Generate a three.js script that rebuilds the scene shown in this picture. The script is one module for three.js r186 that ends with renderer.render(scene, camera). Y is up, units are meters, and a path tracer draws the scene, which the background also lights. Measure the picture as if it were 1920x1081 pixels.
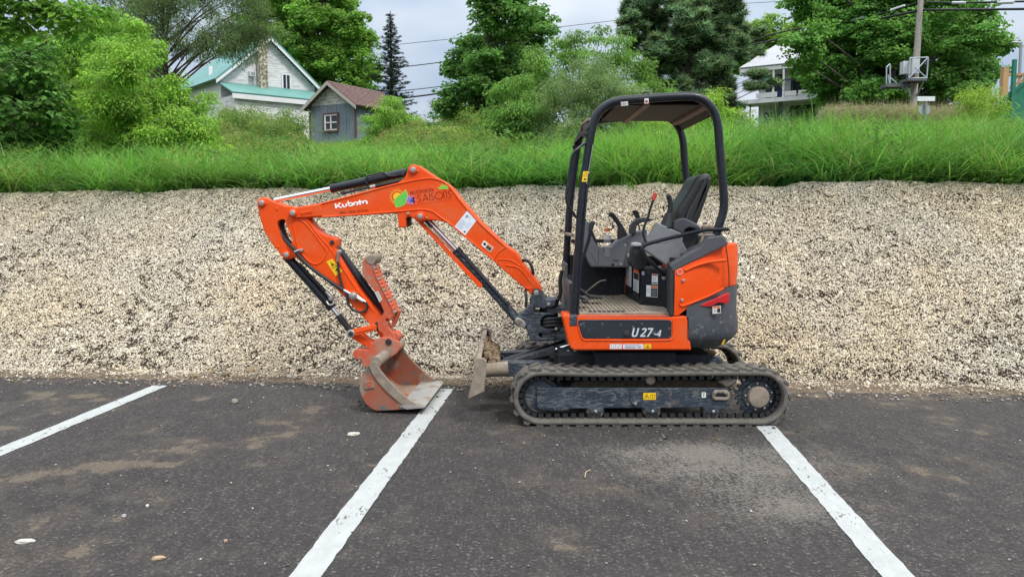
import * as THREE from 'three';
import { mergeGeometries } from 'three/addons/utils/BufferGeometryUtils.js';
import { ImprovedNoise } from 'three/addons/math/ImprovedNoise.js';

// ---------------------------------------------------------------- camera
const scene = new THREE.Scene();
const FOCAL = 1500, EYE = 1.535, PITCH = Math.atan(141.5 / FOCAL);
const camera = new THREE.PerspectiveCamera(2 * Math.atan(540.5 / FOCAL) * 180 / Math.PI, 1024 / 576, 0.1, 900);
camera.position.set(0, EYE, 0);
camera.rotation.x = -PITCH;
scene.add(camera);

// ---------------------------------------------------------------- sky: high overcast with bluish breaks
const perlin = new ImprovedNoise();
const N3 = (x, y, z) => perlin.noise(x, y, z);
const fbm3 = (x, y, z, o) => { let a = 0, w = 0.5, s = 0; for (let i = 0; i < o; i++) { a += w * N3(x, y, z); s += w; x *= 2.03; y *= 2.03; z *= 2.03; w *= 0.5; } return a / s; };
const clamp = (x, a = 0, b = 1) => Math.min(b, Math.max(a, x));
const sstep = (a, b, x) => { const t = clamp((x - a) / (b - a)); return t * t * (3 - 2 * t); };
const mix = (a, b, t) => a + (b - a) * t;
{
  const W = 1024, H = 512, d = new Float32Array(W * H * 4);
  for (let j = 0; j < H; j++) for (let i = 0; i < W; i++) {
    const el = ((j + 0.5) / H - 0.5) * Math.PI, az = ((i + 0.5) / W - 0.5) * 2 * Math.PI;
    const y = Math.sin(el), c = Math.cos(el), x = c * Math.cos(az), z = c * Math.sin(az);
    const k = 1 / (0.22 + Math.max(0, y));
    const n = fbm3(x * k * 0.9 + 7.3, 1.7, z * k * 0.9 + 2.1, 5) + 0.35 * fbm3(x * 3.1, y * 5, z * 3.1 + 4, 4);
    const w = sstep(-0.30, 0.24, n);
    const yy = Math.max(0, y), up = 1 + 3.6 * yy * yy;            // overcast skies are brighter overhead
    const q = (i + j * W) * 4, hz = 0.45 * Math.exp(-yy * 9), grey = 0.75 * sstep(0.25, 0.8, yy);
    const k3 = [mix(mix(0.235, 0.475, w), 0.43, hz), mix(mix(0.31, 0.515, w), 0.475, hz), mix(mix(0.425, 0.56, w), 0.535, hz)], g = (k3[0] + k3[1] + k3[2]) / 3;
    d[q] = up * mix(k3[0], g, grey); d[q + 1] = up * mix(k3[1], g, grey); d[q + 2] = up * mix(k3[2], g, grey); d[q + 3] = 1;
    if (y < 0) { d[q] *= 0.5; d[q + 1] *= 0.5; d[q + 2] *= 0.5; }
  }
  const sky = new THREE.DataTexture(d, W, H, THREE.RGBAFormat, THREE.FloatType);
  sky.mapping = THREE.EquirectangularReflectionMapping; sky.magFilter = THREE.LinearFilter; sky.minFilter = THREE.LinearFilter; sky.needsUpdate = true;
  scene.background = sky; scene.environment = sky;
}
// ---------------------------------------------------------------- veiled sun
const sun = new THREE.DirectionalLight(new THREE.Color(1, 0.95, 0.87), 1.5);
sun.position.set(8, 18, 3); sun.target.position.set(0, 0.5, -7); sun.castShadow = true;
sun.shadow.radius = 22; sun.shadow.mapSize.set(2048, 2048);
Object.assign(sun.shadow.camera, { left: -16, right: 16, top: 16, bottom: -16, near: 1, far: 70 });
scene.add(sun, sun.target);
// ---------------------------------------------------------------- exposure
const renderer = new THREE.WebGLRenderer({ antialias: true });
renderer.toneMapping = THREE.LinearToneMapping; renderer.toneMappingExposure = 1.55;
renderer.shadowMap.enabled = true; renderer.setSize(1024, 576);

// ---------------------------------------------------------------- helpers
let seed = 12345;
const rnd = () => { seed = (seed + 0x6D2B79F5) | 0; let t = Math.imul(seed ^ (seed >>> 15), 1 | seed); t = (t + Math.imul(t ^ (t >>> 7), 61 | t)) ^ t; return ((t ^ (t >>> 14)) >>> 0) / 4294967296; };
const rr = (a, b) => a + (b - a) * rnd();
const V3 = (x, y, z) => new THREE.Vector3(x, y, z), V2 = (x, y) => new THREE.Vector2(x, y);
const used = {};
const numbered = (n) => { const k = used[n] = (used[n] ?? -1) + 1; return k ? n + '_' + String(k).padStart(3, '0') : n; };
const sh = (o) => { o.castShadow = true; o.receiveShadow = true; return o; };
function tag(o, label, category, group, kind) { if (label) o.userData.label = label; if (category) o.userData.category = category; if (group) o.userData.group = group; if (kind) o.userData.kind = kind; return o; }
function thing(name, label, category, pos, group) { const g = new THREE.Group(); g.name = numbered(name); g.position.copy(pos ?? V3(0, 0, 0)); scene.add(g); return tag(g, label, category, group); }
function part(name, geo, mat, parent, label) { const m = sh(new THREE.Mesh(geo, mat)); m.name = name; parent.add(m); if (label) m.userData.label = label; return m; }
function top(name, geo, mat, label, category, group, kind) { const m = sh(new THREE.Mesh(geo, mat)); m.name = numbered(name); scene.add(m); return tag(m, label, category, group, kind); }
function metricUV(g, s = 1) {                                        // uv in metres, from the axis that a face looks along
  const p = g.attributes.position, n = g.attributes.normal, uv = new Float32Array(p.count * 2);
  for (let i = 0; i < p.count; i++) {
    const ax = Math.abs(n.getX(i)), ay = Math.abs(n.getY(i)), az = Math.abs(n.getZ(i)), x = p.getX(i), y = p.getY(i), z = p.getZ(i);
    if (az >= ax && az >= ay) { uv[2 * i] = x * s; uv[2 * i + 1] = y * s; } else if (ax >= ay) { uv[2 * i] = z * s; uv[2 * i + 1] = y * s; } else { uv[2 * i] = x * s; uv[2 * i + 1] = z * s; }
  }
  g.setAttribute('uv', new THREE.BufferAttribute(uv, 2)); return g;
}
function merge(list) { return list.length === 1 ? list[0] : mergeGeometries(list.map((g) => { const h = g.index ? g.toNonIndexed() : g; for (const k of Object.keys(h.attributes)) if (!['position', 'normal', 'uv'].includes(k)) h.deleteAttribute(k); return h; }), false); }

// picture coordinates (1920 x 1081) of the survey photograph -> ray -> point on an upright plane at its real distance
const sP = Math.sin(PITCH), cP = Math.cos(PITCH);
const ray = (u, v) => { const x = (u - 960) / FOCAL, y = (540.5 - v) / FOCAL; return V3(x, -sP + y * cP, -(cP + y * sP)); };
function at(u, v, depth) { const d = ray(u, v); return d.multiplyScalar(depth / -d.z).add(V3(0, EYE, 0)); }
function ground(u, v, y = 0) { const d = ray(u, v); return d.multiplyScalar((y - EYE) / d.y).add(V3(0, EYE, 0)); }

// ---------------------------------------------------------------- procedural textures
const perm = new Uint8Array(512); { for (let i = 0; i < 256; i++) perm[i] = i; for (let i = 255; i > 0; i--) { const j = Math.floor(rnd() * (i + 1)); [perm[i], perm[j]] = [perm[j], perm[i]]; } for (let i = 0; i < 256; i++) perm[256 + i] = perm[i]; }
function vn(x, y, px, py) {                                          // value noise, period px, py (integers)
  let x0 = Math.floor(x), y0 = Math.floor(y); let fx = x - x0, fy = y - y0; fx = fx * fx * (3 - 2 * fx); fy = fy * fy * (3 - 2 * fy);
  x0 = ((x0 % px) + px) % px; y0 = ((y0 % py) + py) % py; const x1 = (x0 + 1) % px, y1 = (y0 + 1) % py;
  const h = (a, b) => perm[(perm[a & 255] + b + ((a >> 8) * 71)) & 255] / 255;
  return (h(x0, y0) * (1 - fx) + h(x1, y0) * fx) * (1 - fy) + (h(x0, y1) * (1 - fx) + h(x1, y1) * fx) * fy;
}
function fb(x, y, f, o, ax = 1) { let a = 0, w = 0.5, s = 0, g = f; for (let i = 0; i < o; i++) { a += w * vn(x * g, y * g * ax, g, Math.round(g * ax)); s += w; w *= 0.5; g *= 2; } return a / s; }
function tex(n, fn, { srgb = false, m = n } = {}) {                  // fn(x, y in 0..1) -> linear rgb
  const d = new Uint8Array(n * m * 4);
  const enc = srgb ? (c) => 255 * (c <= 0.0031308 ? 12.92 * c : 1.055 * Math.pow(c, 1 / 2.4) - 0.055) : (c) => 255 * c;
  for (let j = 0; j < m; j++) for (let i = 0; i < n; i++) { const c = fn(i / n, j / m), q = 4 * (i + j * n); for (let k = 0; k < 3; k++) d[q + k] = clamp(enc(clamp(c[k])), 0, 255); d[q + 3] = 255; }
  const t = new THREE.DataTexture(d, n, m, THREE.RGBAFormat); t.wrapS = t.wrapT = THREE.RepeatWrapping; t.magFilter = THREE.LinearFilter; t.minFilter = THREE.LinearMipmapLinearFilter; t.generateMipmaps = true;
  if (srgb) t.colorSpace = THREE.SRGBColorSpace; t.needsUpdate = true; return t;
}
const lerp3 = (a, b, t) => [a[0] + (b[0] - a[0]) * t, a[1] + (b[1] - a[1]) * t, a[2] + (b[2] - a[2]) * t];
const mul3 = (a, k) => [a[0] * k, a[1] * k, a[2] * k];
const clone = (t, rx, ry = rx) => { const c = t.clone(); c.repeat.set(rx, ry); c.needsUpdate = true; return c; };
const M = (o) => new THREE.MeshPhysicalMaterial(o);
const grainBump = tex(512, (x, y) => { const v = 0.6 * fb(x, y, 128, 2) + 0.4 * fb(x, y, 16, 3); return [v, v, v]; });

// ================================================================ SETTING
// the parking lot's lines run along ALPHA; the bank lies square to them
const ALPHA = Math.atan(123 / FOCAL), sA = Math.sin(ALPHA), cA = Math.cos(ALPHA);
const toT = (x, z) => x * sA - z * cA, toS = (x, z) => x * cA + z * sA;
const fromST = (s, t, y = 0) => V3(s * cA + t * sA, y, s * sA - t * cA);

// ---- asphalt with dust and dried mud in its pits
{
  const S = 12, n = 2048;
  const dust = [   // u, v, radius along x (m), along z (m), strength, 0 tan mud / 1 pale stone dust
    [100, 878, 0.62, 0.16, 1.0, 0], [330, 868, 0.5, 0.07, 0.7, 0], [520, 872, 0.5, 0.05, 0.5, 0], [345, 833, 0.17, 0.09, 1.2, 0], [455, 836, 0.14, 0.08, 1.1, 0], [515, 795, 0.16, 0.07, 0.9, 0],
    [60, 738, 0.45, 0.13, 0.9, 0], [250, 745, 0.6, 0.18, 0.6, 0], [390, 745, 0.3, 0.12, 0.7, 0], [640, 760, 0.4, 0.12, 0.5, 0], [30, 800, 0.3, 0.1, 0.5, 0], [130, 770, 0.3, 0.08, 0.6, 0],
    [1330, 875, 0.5, 0.34, 1.0, 1], [1290, 840, 0.5, 0.18, 0.9, 1], [1420, 940, 0.35, 0.35, 0.65, 1], [1500, 860, 0.4, 0.3, 0.4, 1], [1180, 850, 0.5, 0.2, 0.3, 1], [1560, 960, 0.3, 0.3, 0.35, 1],
    [1455, 908, 0.06, 0.05, 1.0, 0], [1370, 1082, 0.04, 0.03, 1.4, 0], [1480, 940, 0.06, 0.04, 0.8, 0], [1860, 1068, 0.28, 0.06, 1.1, 0], [1780, 1050, 0.12, 0.08, 0.6, 0], [1040, 1024, 0.05, 0.02, 1.5, 0], [1180, 1040, 0.25, 0.12, 0.45, 0], [1120, 1060, 0.3, 0.06, 0.5, 0],
    [850, 800, 0.2, 0.08, 0.7, 0], [920, 855, 0.14, 0.04, 0.7, 0], [830, 905, 0.12, 0.04, 0.6, 0], [940, 918, 0.15, 0.04, 0.5, 0], [1480, 810, 0.2, 0.1, 0.6, 0], [1535, 795, 0.06, 0.04, 1.2, 0], [1600, 745, 0.8, 0.12, 0.6, 0], [1850, 740, 0.6, 0.14, 0.6, 0], [700, 870, 0.3, 0.06, 0.5, 0],
    [1180, 880, 0.06, 0.03, 1.1, 0], [640, 905, 0.05, 0.03, 0.9, 0], [980, 1030, 0.25, 0.05, 0.4, 0], [1780, 925, 0.05, 0.03, 1.0, 0], [1690, 960, 0.1, 0.04, 0.5, 0], [1900, 935, 0.15, 0.03, 0.8, 0], [730, 905, 0.25, 0.03, 0.5, 0],
  ].map(([u, v, a, b, s, k]) => { const p = ground(u, v); return [p.x, p.z, a, b, s, k]; });
  const rect = (x, y) => x * S - 6, depth = (y) => y * S - 10;
  const low = 256, L = new Float32Array(low * low * 2);          // patches on a coarse grid, broken up by fine noise below
  for (let j = 0; j < low; j++) for (let i = 0; i < low; i++) {
    const x = rect(i / low), z = depth(j / low);
    for (const [px, pz, a, b, s, k] of dust) { const q = ((x - px) / a) ** 2 + ((z - pz) / b) ** 2; if (q < 6) L[2 * (i + j * low) + k] += s * Math.exp(-q * 0.9); }
    const t = toT(x, z); L[2 * (i + j * low)] += 1.1 * sstep(6.75, 7.2, t);
  }
  const bl = (x, y, k) => { const fx = x * low - 0.5, fy = y * low - 0.5, i = clamp(Math.floor(fx), 0, low - 2), j = clamp(Math.floor(fy), 0, low - 2), a = clamp(fx - i), b = clamp(fy - j), g = (p, q) => L[2 * (p + q * low) + k]; return (g(i, j) * (1 - a) + g(i + 1, j) * a) * (1 - b) + (g(i, j + 1) * (1 - a) + g(i + 1, j + 1) * a) * b; };
  const map = tex(n, (x, y) => {
    const stone = vn(x * 1400, y * 1400, 1400, 1400), g2 = vn(x * 800 + 31, y * 800, 800, 800), mid = fb(x, y, 40, 4), big = fb(x + 0.37, y, 6, 4), streak = fb(x, y, 24, 4, 3);
    let c = lerp3([0.022, 0.0203, 0.0202], [0.068, 0.062, 0.060], 0.6 * stone + 0.3 * g2 + 0.1 * mid);
    c = mul3(c, 0.75 + 0.5 * big);
    if (stone > 0.84 && g2 > 0.3) c = lerp3(c, [0.19, 0.175, 0.16], 0.6);
    const pa = bl(x, y, 0), rag = 0.6 * fb(x + 0.13, y + 0.41, 84, 5) + 0.4 * fb(x, y, 22, 4);
    const a = sstep(0.675, 0.74, rag + 0.175 * Math.min(1.15, pa) + 0.05 * (big - 0.5) + 0.06 * (stone - 0.5));
    c = lerp3(c, lerp3([0.12, 0.095, 0.07], [0.22, 0.175, 0.125], 0.5 * g2 + 0.5 * stone), a * (0.35 + 0.45 * stone));
    c = lerp3(c, [0.11, 0.092, 0.074], 0.55 * sstep(0.46, 0.70, rag + 0.12 * pa) * (0.2 + 0.8 * stone));
    const b = sstep(0.40, 0.72, 0.35 * mid + 0.15 * streak + 0.5 * stone + 0.22 * bl(x, y, 1) - 0.06);
    c = lerp3(c, [0.21, 0.193, 0.168], b * clamp(bl(x, y, 1) * 0.62, 0, 0.6));
    return c;
  }, { srgb: true });
  const bump = tex(1024, (x, y) => { const v = 0.65 * vn(x * 220, y * 220, 220, 220) + 0.35 * fb(x, y, 96, 3); return [v, v, v]; });
  const g = new THREE.PlaneGeometry(160, 128, 1, 1); g.rotateX(-Math.PI / 2); g.translate(0, 0, 54);
  const p = g.attributes.position, uv = g.attributes.uv;
  for (let i = 0; i < p.count; i++) uv.setXY(i, (p.getX(i) + 6) / S, (p.getZ(i) + 10) / S);
  const bm = clone(bump, 8);
  top('parking_lot', g, M({ map, bumpMap: bm, bumpScale: 0.006, roughness: 0.92, specularIntensity: 0.5 }), 'dark asphalt parking lot with dust and dried mud', 'pavement', null, 'structure');
}
// ---- painted bay lines: thin ragged sheets of white paint
{
  const map = tex(512, (x, y) => { const n = 0.5 * fb(x, y, 64, 3) + 0.5 * fb(x, y, 12, 3), c = lerp3([0.34, 0.36, 0.355], [0.44, 0.46, 0.455], fb(x, y, 24, 4)); return lerp3(c, [0.10, 0.095, 0.09], 0.85 * sstep(0.63, 0.71, n)); }, { srgb: true });
  const m = M({ map, bumpMap: clone(grainBump, 3), bumpScale: 0.003, roughness: 0.85 });
  const lines = [[300, 723, 0, 'white painted bay line reaching the bank foot, clear of the excavator'], [836, 729, 0, 'white painted bay line passing under the edge of the bucket'], [1412, 772, 0, 'white painted bay line starting under the rear of the rubber track']];
  for (const [u, v, , label] of lines) {
    const a = ground(u, v), s0 = toS(a.x, a.z), t0 = toT(a.x, a.z), L = [], R = [];
    for (let t = t0; t > -3; t -= 0.06) { const w = 0.069; L.push(V2(s0 - w + rr(-0.004, 0.004), t)); R.push(V2(s0 + w + rr(-0.004, 0.004), t)); }
    const pos = [], uv = [], idx = [];
    for (let i = 0; i < L.length; i++) for (const q of [L[i], R[i]]) { const w = fromST(q.x, q.y, 0.004); pos.push(w.x - a.x, w.y, w.z - a.z); uv.push(q.x * 1.3, q.y * 0.65 + s0); }
    for (let i = 0; i + 1 < L.length; i++) { const k = 2 * i; idx.push(k, k + 2, k + 1, k + 1, k + 2, k + 3); }
    const g = new THREE.BufferGeometry(); g.setAttribute('position', new THREE.Float32BufferAttribute(pos, 3)); g.setAttribute('uv', new THREE.Float32BufferAttribute(uv, 2)); g.setIndex(idx); g.computeVertexNormals();
    if (g.attributes.normal.getY(0) < 0) { g.setIndex(idx.map((_, i) => idx[i % 3 === 0 ? i : i % 3 === 1 ? i + 1 : i - 1])); g.computeVertexNormals(); }
    const o = top('bay_line', g, m, label, 'road marking', 'painted parking bay lines'); o.position.set(a.x, 0, a.z);
  }
}
// ---- terrain heights: bank of crushed stone, then the grassy hillside
const T0 = 7.2, T1 = 9.4;
const crest = [[-400, 366], [0, 364], [100, 362], [185, 359], [250, 365], [320, 362], [400, 355], [480, 354], [600, 356], [800, 356], [1000, 352], [1100, 350], [1240, 345], [1340, 350], [1440, 351], [1540, 341], [1700, 342], [1800, 343], [1920, 346], [2400, 346]].map(([u, v]) => { const d = ray(u, v), k = T1 / toT(d.x, d.z); return [toS(d.x * k, d.z * k), EYE + d.y * k]; });
function crestY(s) { if (s <= crest[0][0]) return crest[0][1]; for (let i = 1; i < crest.length; i++) if (s < crest[i][0]) { const f = (s - crest[i - 1][0]) / (crest[i][0] - crest[i - 1][0]); return mix(crest[i - 1][1], crest[i][1], f * f * (3 - 2 * f)) + 0.028 * fbm3(s * 2.6, 4.4, 1.1, 3); } return crest[crest.length - 1][1]; }
function bankY(s, t) { const q = (t - T0) / (T1 - T0), h = crestY(s); const k = clamp(q); let y = h * (k < 0.88 ? k * 1.035 : mix(0.911, 1, 1 - ((1 - k) / 0.12) ** 1.6)); y += (0.06 * fbm3(s * 0.9, 3.3, t * 0.7, 3) + 0.035 * Math.max(0, fbm3(s * 2.4 + 0.4 * t, 8.1, t * 0.5, 2))) * sstep(0, 0.2, k) * (1 - 0.5 * sstep(0.8, 1, k)) + (0.02 * N3(s * 4, 1, t * 4) + 0.012 * N3(s * 11, 6, t * 13)) * sstep(0, 0.1, k); return q < 0 ? q * 0.15 : y; }
function hillY(x, z) {
  const t = toT(x, z), s = toS(x, z), e = t - T1, ang = x / Math.max(4, -z);
  const right = sstep(0.05, 0.26, ang);
  const left = e < 4.5 ? 0.02 * e : 0.09 + 0.115 * (e - 4.5) - 0.0009 * Math.max(0, e - 30) ** 2;
  const rgt = e < 17 ? 0.098 * e : 1.666 + 0.098 * (e - 17) * Math.exp(-(e - 17) / 9);
  return crestY(s) - 0.03 + mix(Math.max(left, 0), rgt, right) + 0.10 * fbm3(x * 0.35, 8, z * 0.35, 3) * sstep(0, 3, e);
}
// bank surface: soil under the stones
const soilTex = tex(1024, (x, y) => { const n = fb(x, y, 32, 5), f = fb(x, y, 256, 2); return mul3(lerp3([0.048, 0.038, 0.029], [0.12, 0.096, 0.07], n), 0.6 + 0.8 * f); }, { srgb: true });
const gritTex = tex(1024, (x, y) => { const f = vn(x * 170, y * 170, 170, 170), g = vn(x * 260 + 9, y * 260, 260, 260), n = fb(x, y, 24, 4); const s = sstep(0.42, 0.62, 0.5 * f + 0.3 * g + 0.35 * (n - 0.35)); return mul3(lerp3([0.055, 0.044, 0.034], lerp3([0.34, 0.29, 0.21], [0.50, 0.43, 0.32], g), s), 0.8 + 0.4 * f); }, { srgb: true });
const soilMat = M({ map: soilTex, bumpMap: clone(grainBump, 2), bumpScale: 0.02, roughness: 1, specularIntensity: 0.2 });
{
  const ns = 300, nt = 60, pos = [], uv = [], idx = [];
  for (let j = 0; j <= nt; j++) for (let i = 0; i <= ns; i++) { const s = -15 + 30 * i / ns, t = 7.0 + (T1 + 0.15 - 7.0) * j / nt; const p = fromST(s, t, t > T1 ? crestY(s) - 0.02 : bankY(s, t) - 0.012); pos.push(p.x, p.y, p.z); uv.push(s / 2, t / 2); }
  for (let j = 0; j < nt; j++) for (let i = 0; i < ns; i++) { const a = i + j * (ns + 1), b = a + ns + 1; idx.push(a, a + 1, b, b, a + 1, b + 1); }
  const g = new THREE.BufferGeometry(); g.setAttribute('position', new THREE.Float32BufferAttribute(pos, 3)); g.setAttribute('uv', new THREE.Float32BufferAttribute(uv, 2)); g.setIndex(idx); g.computeVertexNormals();
  top('gravel_bank', g, M({ map: gritTex, bumpMap: clone(grainBump, 4), bumpScale: 0.02, roughness: 1, specularIntensity: 0.2 }), 'sloping bank of brown soil under crushed pale stone', 'bank', null, 'structure');
}
// strip of dirt washed out at the foot of the bank
{
  const ns = 420, nt = 14, pos = [], uv = [], idx = [];
  for (let j = 0; j <= nt; j++) for (let i = 0; i <= ns; i++) {
    const s = -12 + 24 * i / ns, f = j / nt, t = 6.55 + 0.85 * f;
    const y = -0.03 + 0.075 * sstep(0.15, 1, f) + 0.022 * fbm3(s * 1.1, 0.3, t * 2, 3) + 0.014 * N3(s * 7, 2, t * 9) + 0.008 * N3(s * 19, 5, t * 23);
    const p = fromST(s, t, y); pos.push(p.x, p.y, p.z); uv.push(s / 1.3, t / 1.3);
  }
  for (let j = 0; j < nt; j++) for (let i = 0; i < ns; i++) { const a = i + j * (ns + 1), b = a + ns + 1; idx.push(a, a + 1, b, b, a + 1, b + 1); }
  const g = new THREE.BufferGeometry(); g.setAttribute('position', new THREE.Float32BufferAttribute(pos, 3)); g.setAttribute('uv', new THREE.Float32BufferAttribute(uv, 2)); g.setIndex(idx); g.computeVertexNormals();
  const map = tex(512, (x, y) => mul3(lerp3([0.12, 0.09, 0.065], [0.25, 0.195, 0.14], fb(x, y, 16, 5)), 0.6 + 0.8 * fb(x, y, 128, 2)), { srgb: true });
  top('dirt_strip', g, M({ map, bumpMap: clone(grainBump, 2), bumpScale: 0.02, roughness: 1, specularIntensity: 0.2 }), 'strip of brown dirt between the asphalt and the stone bank', 'dirt', null, 'structure');
}
// hillside sheet
{
  const ns = 150, nt = 110, pos = [], uv = [], idx = [];
  for (let j = 0; j <= nt; j++) for (let i = 0; i <= ns; i++) { const f = j / nt, t = T1 + 0.05 + 220 * f * f * f + 12 * f, s = (i / ns - 0.5) * (34 + 4 * t * f); const p = fromST(s, t); p.y = hillY(p.x, p.z); pos.push(p.x, p.y, p.z); uv.push(s / 3, t / 3); }
  for (let j = 0; j < nt; j++) for (let i = 0; i < ns; i++) { const a = i + j * (ns + 1), b = a + ns + 1; idx.push(a, a + 1, b, b, a + 1, b + 1); }
  const g = new THREE.BufferGeometry(); g.setAttribute('position', new THREE.Float32BufferAttribute(pos, 3)); g.setAttribute('uv', new THREE.Float32BufferAttribute(uv, 2)); g.setIndex(idx); g.computeVertexNormals();
  const map = tex(512, (x, y) => mul3(lerp3([0.035, 0.055, 0.018], [0.075, 0.11, 0.03], fb(x, y, 16, 5)), 0.6 + 0.8 * fb(x, y, 128, 2)), { srgb: true });
  top('hillside', g, M({ map, roughness: 1, specularIntensity: 0.2 }), 'green hillside rising behind the stone bank', 'hill', null, 'structure');
}
// ---- stones
function stoneGeo(detail, k, flat = 0.7) {
  const g = new THREE.IcosahedronGeometry(1, detail), p = g.attributes.position;
  for (let i = 0; i < p.count; i++) { const v = V3(p.getX(i), p.getY(i), p.getZ(i)); const r = 1 + 0.38 * N3(v.x * 1.1 + k * 7.7, v.y * 1.1, v.z * 1.1) + 0.16 * N3(v.x * 2.7, v.y * 2.7 + k * 3, v.z * 2.7); v.multiplyScalar(r); p.setXYZ(i, v.x, v.y * flat, v.z * 0.85); }
  g.computeVertexNormals(); return metricUV(g);
}
function instanced(name, geo, mat, list, label, category, kind = 'stuff') {
  const im = sh(new THREE.InstancedMesh(geo, mat, list.length)), m = new THREE.Matrix4(), c = new THREE.Color();
  list.forEach((e, i) => { im.setMatrixAt(i, m.compose(e.p, e.q, e.s)); if (e.c) im.setColorAt(i, c.setRGB(e.c[0], e.c[1], e.c[2])); });
  im.name = name; tag(im, label, category, label ? category + ' in one mass' : null, kind); return im;
}
const Q = (x, y, z) => new THREE.Quaternion().setFromEuler(new THREE.Euler(x, y, z));
const stoneMat = M({ color: 0xffffff, roughness: 0.95, specularIntensity: 0.3 });
{
  const cols = [[0.64, 0.555, 0.405], [0.68, 0.605, 0.46], [0.60, 0.50, 0.35], [0.64, 0.57, 0.45], [0.56, 0.49, 0.38], [0.70, 0.64, 0.52], [0.47, 0.41, 0.325]];
  const sets = [[], [], []];
  for (let n = 0; n < 560000; n++) {
    const s = rr(-7.4, 7.0), q = rnd(), t = T0 - 0.22 + (T1 + 0.22 - T0) * q;
    const patch = 0.55 * fbm3(s * 0.9, t * 1.3, 4.4, 3) + 1.0 * fbm3(s * 8 + t * 3, t * 14, 1.2, 2) + 0.5 * N3(s * 26, t * 40, 7);
    const thin = sstep(-0.36, -0.06, patch + 0.42 * q - 0.13);      // thinner cover, soil showing, in drifts
    const foot = sstep(0.03, 0.12, q + 0.075 * fbm3(s * 2.2, 4, 2, 3));
    if (rnd() > (0.07 + 0.93 * thin) * (0.06 + 0.94 * foot)) continue;
    const r = 0.0038 + 0.0054 * rnd() ** 1.8 + (rnd() < 0.005 ? 0.005 + 0.012 * rnd() : 0);
    const p = fromST(s, t, t >= T1 ? crestY(s) : t < T0 ? 0.035 - 0.12 * (T0 - t) : bankY(s, t)); p.y += rr(-0.004, 0.012);
    let c = cols[Math.floor(rnd() * cols.length)]; const zone = fbm3(s * 0.55 + 14, t * 0.8, 2.2, 3), k = rr(0.88, 1.16) * (1.04 + 0.24 * zone), warm = -0.015 + 0.09 * fbm3(s * 0.8, t, 9, 2);
    c = [c[0] * k * (1 + warm), c[1] * k, c[2] * k * (1 - 1.6 * warm)];
    if (rnd() < 0.045) c = mul3([0.16, 0.13, 0.10], rr(0.5, 1.5));
    sets[n % 3].push({ p, q: Q(rr(0, 6.3), rr(0, 6.3), rr(0, 6.3)), s: V3(r * rr(0.8, 1.4), r * rr(0.7, 1.1), r * rr(0.8, 1.3)), c });
  }
  sets.forEach((l, i) => scene.add(instanced('crushed_stone' + (i ? '_00' + i : ''), stoneGeo(0, i + 1, 0.8), stoneMat, l, 'loose cream crushed stone covering the bank', 'gravel')));
}
// loose grit on the asphalt and in the dirt strip
{
  const l = [];
  for (let n = 0; n < 8200; n++) {
    const strip = n < 4200, s = rr(-6, 6), t = strip ? 7.28 - 0.6 * rnd() ** 2 : rr(2.6, 7.0), r = strip ? 0.004 + 0.012 * rnd() ** 3 : 0.0016 + 0.0062 * rnd() ** 5;
    const c = rnd() < 0.5 ? mul3([0.30, 0.255, 0.195], rr(0.5, 1.3)) : rnd() < 0.5 ? mul3([0.20, 0.16, 0.115], rr(0.6, 1.4)) : mul3([0.36, 0.34, 0.31], rr(0.6, 1.3));
    const f = (t - 6.55) / 0.85; const p = fromST(s, t, r * 0.5 + Math.max(0, -0.03 + 0.075 * sstep(0.15, 1, f)) + 0.002);
    if (rnd() < 0.75 || strip) l.push({ p, q: Q(rr(-0.4, 0.4), rr(0, 6.3), rr(-0.4, 0.4)), s: V3(r * 1.2, r * 0.8, r), c });
  }
  scene.add(instanced('loose_grit', stoneGeo(1, 9), stoneMat, l, 'small loose chips of stone scattered over the asphalt', 'grit'));
}
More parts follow.
